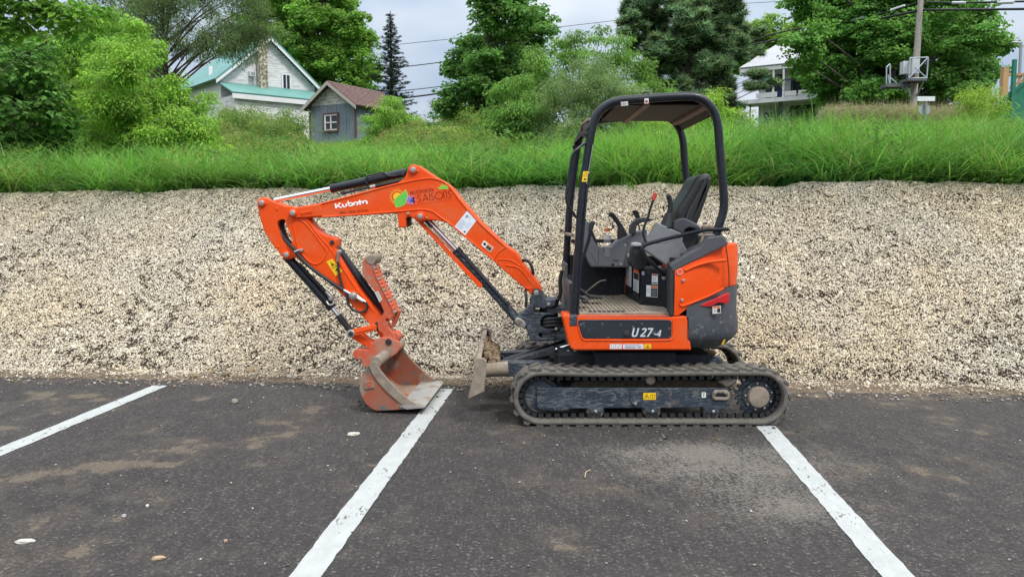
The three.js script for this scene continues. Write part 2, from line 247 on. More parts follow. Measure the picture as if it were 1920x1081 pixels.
// single stones and scraps that can be picked out
{
  const rocks = [[470, 704, 0.058, [0.36, 0.27, 0.17], 'tan rounded stone at the bank foot, the largest there'], [567, 708, 0.032, [0.42, 0.34, 0.23], 'small tan stone beside a dark hollow at the bank foot'], [583, 706, 0.045, [0.42, 0.36, 0.27], 'pale oval stone beside a dark hollow at the bank foot'], [321, 703, 0.05, [0.45, 0.40, 0.32], 'pale grey stone behind the end of a painted line'],
    [362, 711, 0.042, [0.35, 0.27, 0.18], 'tan stone half sunk in the dirt strip'], [425, 709, 0.045, [0.30, 0.23, 0.15], 'brown flat stone on the dirt strip'], [394, 704, 0.032, [0.40, 0.31, 0.20], 'ochre stone against the crushed stone slope'], [440, 755, 0.03, [0.33, 0.29, 0.24], 'grey beige pebble lying in dried mud on the asphalt'], [150, 699, 0.035, [0.42, 0.38, 0.31], 'cream stone lying on brown dirt'], [1557, 740, 0.03, [0.55, 0.52, 0.47], 'white chip on the asphalt behind the rubber track']];
  rocks.forEach(([u, v, r, c, label], i) => { const p = ground(u, v); const g = stoneGeo(2, 20 + i * 1.7, 0.75); g.scale(r, r, r); g.translate(0, r * 0.45, 0); const o = top('stone', g, M({ color: new THREE.Color().setRGB(...c), map: null, bumpMap: clone(grainBump, 30), bumpScale: 0.004, roughness: 0.95, specularIntensity: 0.3 }), label, 'stone', 'stones at the foot of the bank'); o.position.copy(p); o.position.y = toT(p.x, p.z) > 6.9 ? 0.02 : 0; o.rotation.y = i * 1.3; });
  const chips = [[45, 1017, 0.042, 0.018, [0.50, 0.47, 0.42], 'elongated white stone flake alone on the asphalt'], [296, 1048, 0.03, 0.012, [0.40, 0.29, 0.18], 'flat tan stone chip on the asphalt'], [662, 815, 0.045, 0.03, [0.46, 0.43, 0.37], 'broad white flake on the asphalt in front of the bucket'], [276, 950, 0.008, 0.007, [0.6, 0.58, 0.55], 'tiny bright white pebble on the asphalt'], [232, 969, 0.012, 0.011, [0.36, 0.34, 0.32], 'small grey pebble on the asphalt'], [423, 1016, 0.009, 0.008, [0.45, 0.30, 0.20], 'tiny reddish pebble on the asphalt'], [928, 717, 0.03, 0.02, [0.48, 0.45, 0.39], 'white flake on the ground beneath the dozer blade']];
  chips.forEach(([u, v, a, b, c, label], i) => { const p = ground(u, v); const g = stoneGeo(2, 50 + i, 1); g.scale(a, 0.008 + b * 0.2, b); g.translate(0, 0.006, 0); const o = top('stone_chip', g, M({ color: new THREE.Color().setRGB(...c), roughness: 0.9 }), label, 'stone chip', 'pale chips on the asphalt'); o.position.copy(p); o.rotation.y = 0.25; });
  const a = ground(1097, 897), b = ground(1107, 883); const c = new THREE.CatmullRomCurve3([V3(0, 0.006, 0), V3((b.x - a.x) * 0.3, 0.012, (b.z - a.z) * 0.6), V3(b.x - a.x, 0.008, b.z - a.z)]);
  const o = top('dry_twig', metricUV(new THREE.TubeGeometry(c, 8, 0.004, 5)), M({ color: new THREE.Color().setRGB(0.36, 0.28, 0.2), roughness: 1 }), 'short pale bent twig lying on the asphalt', 'twig'); o.position.copy(a);
}

// ================================================================ EXCAVATOR
const ZC = -6.385, BASE = V3(1.1, 0, ZC);
const exc = thing('mini_excavator', 'orange and black tracked mini excavator with open canopy, bucket resting on asphalt', 'excavator', BASE);
// frames: F0 the machine, F1 the boom, swung a little away to the bank
const frame = (o, phi) => { const m = new THREE.Matrix4().makeRotationY(phi).setPosition(o); return { m, inv: m.clone().invert(), toBase: new THREE.Matrix4().makeTranslation(-BASE.x, -BASE.y, -BASE.z).multiply(m) }; };
const F0 = frame(BASE, 0), F1 = frame(V3(0.19, 0, ZC), -0.075);
function px(u, v, off, F = F0) {                                      // survey point -> local point on the plane Z = off of a frame
  const o = V3(0, EYE, 0).applyMatrix4(F.inv), d = ray(u, v).transformDirection(F.inv); const t = (off - o.z) / d.z; return o.addScaledVector(d, t);
}
const M2 = (n, off, F) => { const a = px(1000, 500, off, F), b = px(1000 + n, 500, off, F); return a.distanceTo(b); };   // length of n survey pixels at that plane
const fin = (g, F = F0) => metricUV(g).applyMatrix4(F.toBase);
function smooth(pts, n) { const c = new THREE.CatmullRomCurve3(pts.map((p) => V3(p.x, p.y, 0)), true, 'centripetal'); return c.getPoints(n).slice(0, -1).map((p) => V2(p.x, p.y)); }
function outline(a, off, F, curve) { let p = a.map(([u, v]) => { const q = px(u, v, off, F); return V2(q.x, q.y); }); if (curve) p = smooth(p, curve); return p; }
function plateGeo(a, off, thick, { F = F0, holes = [], bevel = 0.006, curve = 0 } = {}) {
  const s = new THREE.Shape(outline(a, off, F, curve)); for (const h of holes) s.holes.push(new THREE.Path(outline(h, off, F, 40)));
  const b = Math.min(bevel, thick * 0.45);
  const g = new THREE.ExtrudeGeometry(s, { depth: thick - 2 * b, bevelEnabled: b > 0, bevelThickness: b, bevelSize: b, bevelOffset: -b, bevelSegments: 2, curveSegments: 8 });
  g.translate(0, 0, off - thick + b); return g;
}
const plate = (a, off, thick, o = {}) => fin(plateGeo(a, off, thick, o), o.F ?? F0);
function tubeGeo(pts, r, closed = false, seg, rad = 10) { return new THREE.TubeGeometry(new THREE.CatmullRomCurve3(pts, closed, 'centripetal'), seg ?? Math.max(8, pts.length * 6), r, rad, closed); }
const hose = (a, off, r, { F = F0, closed = false, seg, rad } = {}) => fin(tubeGeo(a.map(([u, v, o]) => px(u, v, o ?? off, F)), r, closed, seg, rad), F);
function rodGeo(p, q, r0, r1 = r0, n = 20) { const d = q.clone().sub(p), g = new THREE.CylinderGeometry(r1, r0, d.length(), n); g.applyQuaternion(new THREE.Quaternion().setFromUnitVectors(V3(0, 1, 0), d.clone().normalize())); return g.translate((p.x + q.x) / 2, (p.y + q.y) / 2, (p.z + q.z) / 2); }
const rod = (a, b, off, r, { F = F0, r1 } = {}) => fin(rodGeo(px(a[0], a[1], a[2] ?? off, F), px(b[0], b[1], b[2] ?? off, F), r, r1 ?? r), F);
function discGeo(u, v, off, r, thick, F = F0, n = 28, bevel = 0.15) {        // a pin or wheel lying along Z, its face at off
  const p = px(u, v, off, F), b = Math.min(r * bevel, thick * 0.3), pts = [V2(0, 0), V2(r - b, 0), V2(r, b), V2(r, thick - b), V2(r - b, thick), V2(0, thick)];
  const g = new THREE.LatheGeometry(pts, n); g.rotateX(Math.PI / 2); return g.translate(p.x, p.y, p.z - thick);
}
const disc = (u, v, off, r, thick, F = F0, n) => fin(discGeo(u, v, off, r, thick, F, n), F);
function bx(u0, v0, u1, v1, off, thick, F = F0, bevel = 0.004) { return plate([[u0, v1], [u1, v1], [u1, v0], [u0, v0]], off, thick, { F, bevel }); }
function cuboid(x0, x1, y0, y1, z0, z1, b = 0.006) {                    // in the machine's own metres (world x, height, off)
  const s = new THREE.Shape([V2(x0, y0), V2(x1, y0), V2(x1, y1), V2(x0, y1)]); const g = new THREE.ExtrudeGeometry(s, { depth: z1 - z0 - 2 * b, bevelEnabled: true, bevelThickness: b, bevelSize: b, bevelOffset: -b, bevelSegments: 2 });
  g.translate(-BASE.x, 0, z0 + b); return metricUV(g);
}
function decal(quad, off, F = F0) {                                    // quad: top-left, top-right, bottom-right, bottom-left
  const p = quad.map(([u, v]) => px(u, v, off, F)), pos = [], uv = [], idx = [], n = 6;
  for (let j = 0; j <= n; j++) for (let i = 0; i <= n; i++) { const a = p[0].clone().lerp(p[1], i / n), b = p[3].clone().lerp(p[2], i / n).sub(a).multiplyScalar(j / n).add(a); pos.push(b.x, b.y, b.z); uv.push(i / n, 1 - j / n); }
  for (let j = 0; j < n; j++) for (let i = 0; i < n; i++) { const a = i + j * (n + 1), b = a + n + 1; idx.push(a, b, a + 1, b, b + 1, a + 1); }
  const g = new THREE.BufferGeometry(); g.setAttribute('position', new THREE.Float32BufferAttribute(pos, 3)); g.setAttribute('uv', new THREE.Float32BufferAttribute(uv, 2)); g.setIndex(idx); g.computeVertexNormals(); return g.applyMatrix4(F.toBase);
}
function canvasTex(w, h, draw) { const c = document.createElement('canvas'); c.width = w; c.height = h; const x = c.getContext('2d'); draw(x, w, h); const t = new THREE.CanvasTexture(c); t.colorSpace = THREE.SRGBColorSpace; return t; }
const sticker = (w, h, draw, rough = 0.45) => M({ map: canvasTex(w, h, draw), roughness: rough });
const print = (w, h, draw) => M({ map: canvasTex(w, h, draw), transparent: true, roughness: 0.45 });

// ---- paint, rubber, steel
const scratch = (x, y, f, a, thr) => { const w = fb(x, y, 8, 4), r = 1 - Math.abs(2 * fb(x + 0.11 * w, y + 0.05 * w, f, 3, a) - 1); return sstep(thr + 0.10, thr + 0.16, r) * sstep(0.35, 0.6, fb(x + 0.5, y + 0.2, 10, 4)); };
const orangeTex = tex(512, (x, y) => { const d = sstep(0.48, 0.8, fb(x, y, 6, 6)) * 0.16 + sstep(0.66, 0.78, fb(x, y, 90, 2)) * 0.10 + 0.35 * scratch(x, y, 9, 3, 0.86); return lerp3([0.80, 0.078, 0.005], [0.52, 0.28, 0.15], d); }, { srgb: true });
const orange = M({ map: orangeTex, roughness: 0.5, clearcoat: 0.18, clearcoatRoughness: 0.15, specularIntensity: 0.35 });
const orangeDirtyTex = tex(512, (x, y) => { const d = sstep(0.46, 0.78, fb(x, y, 5, 5)); let c = lerp3([0.55, 0.085, 0.03], [0.34, 0.22, 0.155], 0.7 * d + 0.35 * sstep(0.62, 0.72, fb(x, y, 40, 3))); return lerp3(c, [0.22, 0.20, 0.18], 0.7 * sstep(0.66, 0.74, fb(x + 0.3, y, 9, 5))); }, { srgb: true });
const orangeDirty = M({ map: clone(orangeDirtyTex, 1.3), roughness: 0.7 });
const bucketTex = tex(1024, (x, y) => { const a = fb(x, y, 4, 6), b = fb(x + 0.4, y + 0.2, 7, 5), s = fb(x, y, 60, 3); let c = lerp3([0.36, 0.075, 0.036], [0.25, 0.135, 0.09], clamp(0.35 + 1.6 * (b - 0.45))); c = lerp3(c, lerp3([0.22, 0.17, 0.125], [0.34, 0.28, 0.215], s), 0.8 * sstep(0.43, 0.58, a + 0.12 * (s - 0.5))); return lerp3(c, [0.12, 0.12, 0.125], 0.8 * sstep(0.66, 0.70, b)); }, { srgb: true });
const bucketMat = M({ map: clone(bucketTex, 1.1), roughness: 0.78, bumpMap: clone(grainBump, 3), bumpScale: 0.002 });
const mudTex = tex(512, (x, y) => mul3(lerp3([0.19, 0.15, 0.115], [0.33, 0.275, 0.215], fb(x, y, 10, 5)), 0.75 + 0.5 * fb(x, y, 90, 2)), { srgb: true });
const muddySteel = M({ map: clone(mudTex, 2), roughness: 0.8, bumpMap: clone(grainBump, 4), bumpScale: 0.002 });
const bareSteelTex = tex(512, (x, y) => lerp3(lerp3([0.30, 0.295, 0.28], [0.44, 0.43, 0.41], fb(x, y, 30, 3, 4)), [0.27, 0.21, 0.15], sstep(0.5, 0.75, fb(x, y, 6, 5))), { srgb: true });
const bareSteel = M({ map: clone(bareSteelTex, 1.5), roughness: 0.5, metalness: 0.35 });
const blackTex = tex(512, (x, y) => { let c = lerp3([0.009, 0.012, 0.017], [0.016, 0.020, 0.027], fb(x, y, 8, 4)); c = lerp3(c, [0.10, 0.10, 0.10], 0.22 * sstep(0.60, 0.85, fb(x, y, 20, 4)) + 0.4 * sstep(0.75, 0.8, fb(x, y, 110, 2))); return c; }, { srgb: true });
const black = M({ map: clone(blackTex, 1.5), roughness: 0.38, specularIntensity: 0.55, clearcoat: 0.2, clearcoatRoughness: 0.1 });
const wornTex = tex(1024, (x, y) => { let c = lerp3([0.012, 0.020, 0.034], [0.030, 0.042, 0.060], fb(x, y, 12, 4)); const s = Math.max(scratch(x, y, 14, 9, 0.76), scratch(x + 0.3, y + 0.4, 40, 3, 0.80), 0.8 * scratch(y, x, 30, 2, 0.85)); c = lerp3(c, [0.17, 0.19, 0.20], 0.6 * s); return lerp3(c, lerp3([0.17, 0.14, 0.11], [0.27, 0.23, 0.18], fb(x, y, 60, 2)), 0.6 * sstep(0.55, 0.75, 0.6 * fb(x, y, 5, 6) + 0.4 * fb(x + 0.2, y, 40, 3))); }, { srgb: true });
const wornBlack = M({ map: clone(wornTex, 0.55), roughness: 0.55, bumpMap: clone(grainBump, 3), bumpScale: 0.001 });
const slate = M({ map: tex(256, (x, y) => mul3([0.066, 0.071, 0.080], 0.9 + 0.25 * fb(x, y, 12, 4)), { srgb: true }), roughness: 0.6 });
const slateWorn = M({ map: clone(tex(512, (x, y) => { let c = mul3([0.042, 0.047, 0.057], 0.85 + 0.35 * fb(x, y, 10, 4)); return lerp3(c, [0.20, 0.20, 0.20], 0.45 * Math.max(scratch(x, y, 10, 5, 0.83), scratch(y, x, 16, 4, 0.86)) + 0.35 * sstep(0.68, 0.74, fb(x, y, 24, 3))); }, { srgb: true }), 1.4), roughness: 0.55 });
const consoleGrey = M({ map: clone(tex(256, (x, y) => mul3([0.195, 0.207, 0.222], 0.88 + 0.24 * fb(x, y, 10, 4)), { srgb: true }), 2), roughness: 0.6 });
const rubberTex = tex(1024, (x, y) => { const n = fb(x, y, 14, 5), f = fb(x, y, 120, 2); return lerp3(lerp3([0.088, 0.081, 0.073], [0.185, 0.169, 0.15], n), [0.30, 0.27, 0.23], 0.6 * sstep(0.55, 0.8, 0.6 * fb(x + 0.5, y, 9, 5) + 0.4 * f)); }, { srgb: true });
const rubber = M({ map: clone(rubberTex, 1.6), roughness: 0.9, bumpMap: clone(grainBump, 4), bumpScale: 0.0015, specularIntensity: 0.3 });
const hoseMat = M({ color: new THREE.Color().setRGB(0.018, 0.018, 0.020), roughness: 0.55 });
const darkMetal = M({ color: new THREE.Color().setRGB(0.030, 0.031, 0.034), roughness: 0.5, metalness: 0.3 });
const chrome = M({ color: new THREE.Color().setRGB(0.78, 0.79, 0.80), roughness: 0.16, metalness: 1 });
const zinc = M({ color: new THREE.Color().setRGB(0.50, 0.49, 0.46), roughness: 0.4, metalness: 0.85 });
const vinyl = M({ color: new THREE.Color().setRGB(0.016, 0.017, 0.019), roughness: 0.5, bumpMap: clone(grainBump, 6), bumpScale: 0.0006 });
const plastic = M({ color: new THREE.Color().setRGB(0.022, 0.023, 0.025), roughness: 0.6 });
const deadBlack = M({ map: clone(blackTex, 1), roughness: 0.75 });

// ---------------------------------------------------------------- tracks
function track(near) {
  const z1 = near ? 0.735 : -0.435, z0 = z1 - 0.30, r = 0.184, cy = 0.208, xa = px(1014, 750, 0.735).x, xb = px(1429, 750, 0.735).x;
  // path of the belt: front wheel, slightly sagging top run, sprocket, flat bottom run
  const path = []; const nA = 14;
  for (let i = 0; i <= nA; i++) { const a = Math.PI * 1.5 - Math.PI * i / nA; path.push(V2(xa + r * Math.cos(a), cy + r * Math.sin(a))); }
  for (let i = 1; i < 12; i++) { const f = i / 12; path.push(V2(mix(xa, xb, f), cy + r + -0.006 * Math.sin(f * Math.PI) - 0.004 * Math.sin(f * Math.PI * 2))); }
  for (let i = 0; i <= nA; i++) { const a = Math.PI / 2 - Math.PI * i / nA; path.push(V2(xb + r * 0.98 * Math.cos(a), cy + r * Math.sin(a))); }
  for (let i = 1; i < 12; i++) path.push(V2(mix(xb, xa, i / 12), cy - r));
  const loop = new THREE.CatmullRomCurve3(path.map((p) => V3(p.x, p.y, 0)), true, 'centripetal'), n = 180, P = loop.getSpacedPoints(n).slice(0, -1);
  const nor = P.map((_, i) => { const a = P[(i + 1) % n], b = P[(i + n - 1) % n]; return V3(-(a.y - b.y), a.x - b.x, 0).normalize(); });
  const prof = [[-0.002, 0.006], [0.014, 0], [0.014, -0.004], [0.010, -0.022], [-0.004, -0.03], [-0.012, -0.04]];   // half section: height over the path, inset from the edge
  const sec = []; for (const [h, e] of prof.slice(1)) sec.push([h, z1 + e]); for (const [h, e] of prof.slice(1).reverse()) sec.push([h, z0 - e]);
  sec.push([-0.018, z0 + 0.012], [-0.018, z0], [0.0, z0], [0.0, z0]); sec.length = 10; sec.push([-0.022, z0 + 0.004], [-0.022, z1 - 0.004]);
  const pos = [], idx = [], m = sec.length;
  // plain belt section: outer flat, thick rolled edge, inner flat
  const S2 = [[0.012, z1 - 0.03], [0.014, z1 - 0.012], [0.008, z1 - 0.001], [-0.004, z1], [-0.017, z1 - 0.003], [-0.022, z1 - 0.014], [-0.022, z0 + 0.014], [-0.017, z0 + 0.003], [-0.004, z0], [0.008, z0 + 0.001], [0.014, z0 + 0.012], [0.012, z0 + 0.03]];
  for (let i = 0; i < n; i++) for (const [h, z] of S2) pos.push(P[i].x + nor[i].x * h, P[i].y + nor[i].y * h, z);
  const k = S2.length; for (let i = 0; i < n; i++) for (let j = 0; j < k; j++) { const a = i * k + j, b = ((i + 1) % n) * k + j, c = i * k + (j + 1) % k, d = ((i + 1) % n) * k + (j + 1) % k; idx.push(a, b, c, c, b, d); }
  const g = new THREE.BufferGeometry(); g.setAttribute('position', new THREE.Float32BufferAttribute(pos, 3)); g.setIndex(idx); g.computeVertexNormals(); metricUV(g);
  const belt = part('rubber_track', g, rubber, exc);
  // lugs: slanting bars, one side staggered against the other
  const len = loop.getLength(), lugs = 46, tmp = new THREE.Matrix4();
  const bar = (flip) => { const s = new THREE.Shape([V2(-0.026, 0), V2(0.026, 0), V2(0.016, 0.017), V2(-0.014, 0.017)]); const e = new THREE.ExtrudeGeometry(s, { depth: 0.125, bevelEnabled: true, bevelThickness: 0.004, bevelSize: 0.003, bevelSegments: 1 }); const q = e.attributes.position; for (let i = 0; i < q.count; i++) { const f = q.getZ(i) / 0.125; q.setX(i, q.getX(i) + flip * 0.05 * f); q.setY(i, q.getY(i) * (0.75 + 0.35 * f)); } e.computeVertexNormals(); return metricUV(e); };
  const gA = bar(1), gB = bar(-1); gB.scale(1, 1, 1);
  for (let i = 0; i < lugs; i++) for (const side of [0, 1]) {
    const f = ((i + 0.5 * side) / lugs) % 1, p = loop.getPointAt(f), t = loop.getTangentAt(f), nn = V3(-t.y, t.x, 0);
    const o = part('lug', side ? gA : gB, rubber, belt);
    tmp.makeBasis(t, nn, V3(0, 0, 1)); tmp.setPosition(p.x + nn.x * 0.011, p.y + nn.y * 0.011, side ? z1 - 0.133 : z0 + 0.008); o.applyMatrix4(tmp);
    if (!side) o.applyMatrix4(new THREE.Matrix4());
  }
  // steel guide teeth on the inside
  const tooth = metricUV(new THREE.BoxGeometry(0.036, 0.040, 0.05)), teeth = 72;
  for (let i = 0; i < teeth; i++) { const f = i / teeth, p = loop.getPointAt(f), t = loop.getTangentAt(f), nn = V3(-t.y, t.x, 0); const o = part('guide_tooth', tooth, darkMetal, belt); tmp.makeBasis(t, nn, V3(0, 0, 1)); tmp.setPosition(p.x - nn.x * 0.038, p.y - nn.y * 0.038, near ? z1 - 0.085 : z0 + 0.085); o.applyMatrix4(tmp); }
  const sg = near ? 1 : -1, face = near ? 0.68 : -0.68;
  const cyl = (x, y, rr_, w, zf) => { const b = Math.min(0.012, rr_ * 0.3), pts = [V2(0, 0), V2(rr_ - b, 0), V2(rr_, b), V2(rr_, w - b), V2(rr_ - b, w), V2(0, w)]; const q = new THREE.LatheGeometry(pts, 36); q.rotateX(Math.PI / 2); return metricUV(q).translate(x, y, zf - w); };
  const zf = near ? face : face + 0.1, cyS = px(1424.7, 744, face).y;
  const idler = part('idler_wheel', cyl(xa, cy, 0.140, 0.09, near ? 0.655 : -0.565), wornBlack, exc);
  part('idler_rim', fin2(new THREE.TorusGeometry(0.118, 0.009, 8, 40), xa, cy, near ? 0.656 : -0.66), darkMetal, idler);
  part('hub', cyl(xa - 0.0, cy, 0.03, 0.02, near ? 0.67 : -0.655), darkMetal, idler);
  const sh2 = []; const nt2 = 21; for (let i = 0; i < nt2 * 6; i++) { const a = i / (nt2 * 6) * Math.PI * 2, w = Math.cos(a * nt2), rad = 0.150 + 0.013 * (w > 0 ? Math.sqrt(w) : -Math.sqrt(-w)); sh2.push(V2(xb + rad * Math.cos(a), cyS + rad * Math.sin(a))); }
  const sp = new THREE.ExtrudeGeometry(new THREE.Shape(sh2), { depth: 0.03, bevelEnabled: false }); sp.translate(0, 0, near ? 0.60 : -0.63);
  const spr = part('drive_sprocket', metricUV(sp), wornBlack, exc);
  part('final_drive_flange', cyl(xb, cyS, 0.112, 0.05, near ? 0.655 : -0.62), wornBlack, spr); part('final_drive_hub', cyl(xb - 0.008, cyS, 0.079, 0.09, near ? 0.70 : -0.62), muddySteel, spr);
  if (near) for (let i = 0; i < 9; i++) { const a = i / 9 * Math.PI * 2 + 0.3; part('bolt', cyl(xb + 0.097 * Math.cos(a), cyS + 0.097 * Math.sin(a), 0.0085, 0.014, 0.666), zinc, spr); }
  const prof3 = [[1006, 726], [1069, 724], [1075, 717], [1300, 716], [1352, 719], [1366, 727], [1370, 743], [1370, 760], [1360, 765], [1349, 774], [1338, 777], [1327, 774], [1318, 764.5], [1240, 765], [1233, 774], [1224, 778], [1214, 774], [1206, 765], [1134, 765], [1127, 774], [1117, 778], [1108, 774], [1101, 765.5], [1068, 767], [1062, 770], [1014, 770], [1007, 763]];
  const mainP = [[1006, 726], [1366, 727], [1370, 743], [1370, 760], ...prof3.slice(8)];
  let fg = plateGeo(mainP, 0.68, 0.20, { bevel: 0.008 }); fg.applyMatrix4(F0.toBase); if (!near) { fg.scale(1, 1, -1); fg = flipGeo(fg); } metricUV(fg);
  const fr = part('track_frame', fg, wornBlack, exc);
  let dg = plateGeo([[1068, 727], [1076, 716], [1100, 712], [1180, 711], [1300, 711], [1345, 714], [1362, 727]], 0.655, 0.16, { bevel: 0.01 }); dg.applyMatrix4(F0.toBase); if (!near) { dg.scale(1, 1, -1); dg = flipGeo(dg); } metricUV(dg);
  part('caked_soil', dg, soilCake, fr);
  for (const u of [1117, 1224, 1338]) { const p = px(u, 771, 0.68); const ro = part('track_roller', cyl(p.x, p.y - 0.006, 0.066, 0.12, near ? 0.655 : -0.535), muddySteel, exc); if (near) part('bolt', cyl(p.x, p.y, 0.012, 0.012, 0.69), zinc, ro); }
  const pc = px(1220, 712, 0.68); part('carrier_roller', cyl(pc.x, pc.y, 0.037, 0.1, near ? 0.69 : -0.6), muddySteel, exc);
  return { fr, sg };
}
function flipGeo(g) { const h = g.index ? g.toNonIndexed() : g; for (const k of ['position', 'normal', 'uv']) { const a = h.attributes[k]; if (!a) continue; const w = a.itemSize; for (let i = 0; i < a.count; i += 3) for (let c = 0; c < w; c++) { const t = a.array[(i + 1) * w + c]; a.array[(i + 1) * w + c] = a.array[(i + 2) * w + c]; a.array[(i + 2) * w + c] = t; } } h.computeVertexNormals(); return h; }
function fin2(g, x, y, z) { return metricUV(g.translate(x, y, z)); }
const soilCake = M({ map: clone(soilTex, 1.5), color: 0xffffff, roughness: 1, bumpMap: clone(grainBump, 5), bumpScale: 0.02, specularIntensity: 0.15 });
const nearTrack = track(true); track(false);
// stickers and fittings on the near frame
{
  const y = (c) => sticker(128, 72, (x, w, h) => { x.fillStyle = '#f2c413'; x.fillRect(0, 0, w, h); x.strokeStyle = '#1a1a1a'; x.lineWidth = 4; x.beginPath(); x.moveTo(34, 12); x.lineTo(58, 58); x.lineTo(10, 58); x.closePath(); x.stroke(); x.fillStyle = '#1a1a1a'; x.fillRect(28, 30, 12, 16); x.strokeRect(72, 22, 22, 34); x.strokeRect(94, 22, 22, 34); });
  part('warning_sticker', decal([[1206.5, 736], [1230, 736], [1230, 749], [1206.5, 749]], 0.6835), y(), nearTrack.fr, 'yellow warning sticker with black symbols');
  part('small_sticker', decal([[1316, 735], [1324, 735], [1324, 745], [1316, 745]], 0.6835), sticker(40, 50, (x, w, h) => { x.fillStyle = '#e8e6e0'; x.fillRect(0, 0, w, h); x.fillStyle = '#444'; x.fillRect(8, 8, 24, 8); x.fillRect(12, 24, 14, 14); }), nearTrack.fr, 'small white sticker');
  part('tow_eye', merge([hose([[1340, 746], [1338.5, 738], [1341, 734], [1351, 734], [1362, 734], [1365, 738], [1364, 746], [1352, 747]], 0.69, 0.014, { closed: true, seg: 40 })]), muddySteel, nearTrack.fr);
  for (const u of [1341.5, 1361]) part('bolt', disc(u, 735.5, 0.715, 0.013, 0.03), zinc, nearTrack.fr);
  part('cover_plate', plate([[1183, 737], [1196, 734], [1199, 745], [1197, 757], [1188, 759], [1182, 752]], 0.689, 0.012, { curve: 30 }), wornBlack, nearTrack.fr); part('bolt', disc(1192, 757, 0.70, 0.012, 0.015), zinc, nearTrack.fr);
  for (const [u, r] of [[1017, 0.009], [1023, 0.005], [1037, 0.006], [1051, 0.006]]) part('bolt_hole', disc(u, 765.5, 0.6825, r, 0.004), plastic, nearTrack.fr);
}
// ---------------------------------------------------------------- car body, slew ring
const carBody = part('undercarriage_body', merge([cuboid(0.36, 1.50, 0.26, 0.47, -0.42, 0.42), cuboid(0.62, 1.22, 0.22, 0.50, -0.5, 0.5)]), deadBlack, exc);
{ const g = new THREE.CylinderGeometry(0.36, 0.36, 0.14, 48); g.translate(0.92 - BASE.x, 0.54, 0); part('slew_ring', metricUV(g), darkMetal, exc); }
// sloping side of the far frame with dirt on it, seen under the counterweight
part('frame_shoulder', plate([[1240, 664], [1262, 660], [1330, 664], [1352, 671], [1366, 684], [1300, 690], [1240, 690]], -0.30, 0.12), wornBlack, carBody);
part('caked_soil', plate([[1290, 662], [1300, 657.5], [1330, 656.5], [1345, 661], [1340, 667], [1310, 666]], -0.26, 0.12, { bevel: 0.01 }), soilCake, carBody);

// ---------------------------------------------------------------- dozer blade
{
  const sec = [[880, 747], [878, 745], [886, 712], [889, 690], [889, 679], [894, 672], [902, 671], [899, 680], [897, 700], [893, 730], [888, 745]];
  const mold = part('dozer_blade', plate(sec, 0.70, 1.40, { bevel: 0.004, curve: 60 }), bareSteelWorn(), exc);
  part('end_plate', plate([[878, 748], [886, 712], [888, 690], [888.5, 677], [894, 671.5], [906, 671], [912.5, 676], [911.5, 700], [908.5, 720], [908, 734]], 0.725, 0.028, { bevel: 0.006 }), muddySteel, mold);
  part('end_plate', plate([[878, 748], [886, 712], [888, 690], [888.5, 677], [894, 671.5], [906, 671], [912.5, 676], [911.5, 700], [908.5, 720], [908, 734]].map(([u, v]) => [u, v]), 0.725, 0.028, { bevel: 0.006 }).translate(0, 0, -1.44), muddySteel, mold);
  part('lifting_eye', plate([[901, 640], [902, 618], [906, 614.5], [915, 614.5], [919, 618], [920, 640]], -0.685, 0.03, { holes: [[[910, 634], [910, 621], [914, 618], [917, 621], [917, 634], [913, 637]]], bevel: 0.004 }), muddySteel, mold);
  const arms = part('blade_arm', merge([bx(936, 678.5, 1030, 706, 0.36, 0.10, F0, 0.01)]), wornBlack, mold);
  part('blade_arm', plate([[928, 660], [1000, 658.5], [1000, 676], [928, 680]], -0.28, 0.10, { bevel: 0.01 }), wornBlack, mold);
  part('cross_tube', rod([908, 694], [953, 690], 0.42, 0.055), muddySteel, mold);
  const cy = part('blade_cylinder', rod([946, 680], [1062, 645], 0.02, 0.042), black, exc);
  part('rod', rod([1036, 656.5], [1075, 645], 0.05, 0.024), chrome, cy);
  part('cylinder_guard', plate([[964, 674], [1038, 649.5], [1041, 652], [1041, 664], [986, 677], [968, 679]], 0.12, 0.16, { bevel: 0.006 }), slateWorn, cy);
  part('hose', hose([[1043, 663, 0.14], [1052, 668, 0.16], [1070, 670, 0.18], [1102, 668, 0.18]], 0, 0.012), hoseMat, cy);
  part('hose_ring', hose([[1055, 656], [1062, 649], [1074, 648], [1082, 653], [1076, 658], [1062, 659]], 0.2, 0.006, { closed: true }), hoseMat, cy);
  for (const u of [1066, 1079]) part('fitting', disc(u, 660, 0.26, 0.014, 0.05), zinc, cy);
  part('coil_hose', hose([[935, 690], [934, 675], [941, 668], [948, 676], [946, 690]], -0.05, 0.011), hoseMat, mold);
}
function bareSteelWorn() { return M({ map: clone(mudTex, 1.2), roughness: 0.75, bumpMap: clone(grainBump, 3), bumpScale: 0.002 }); }

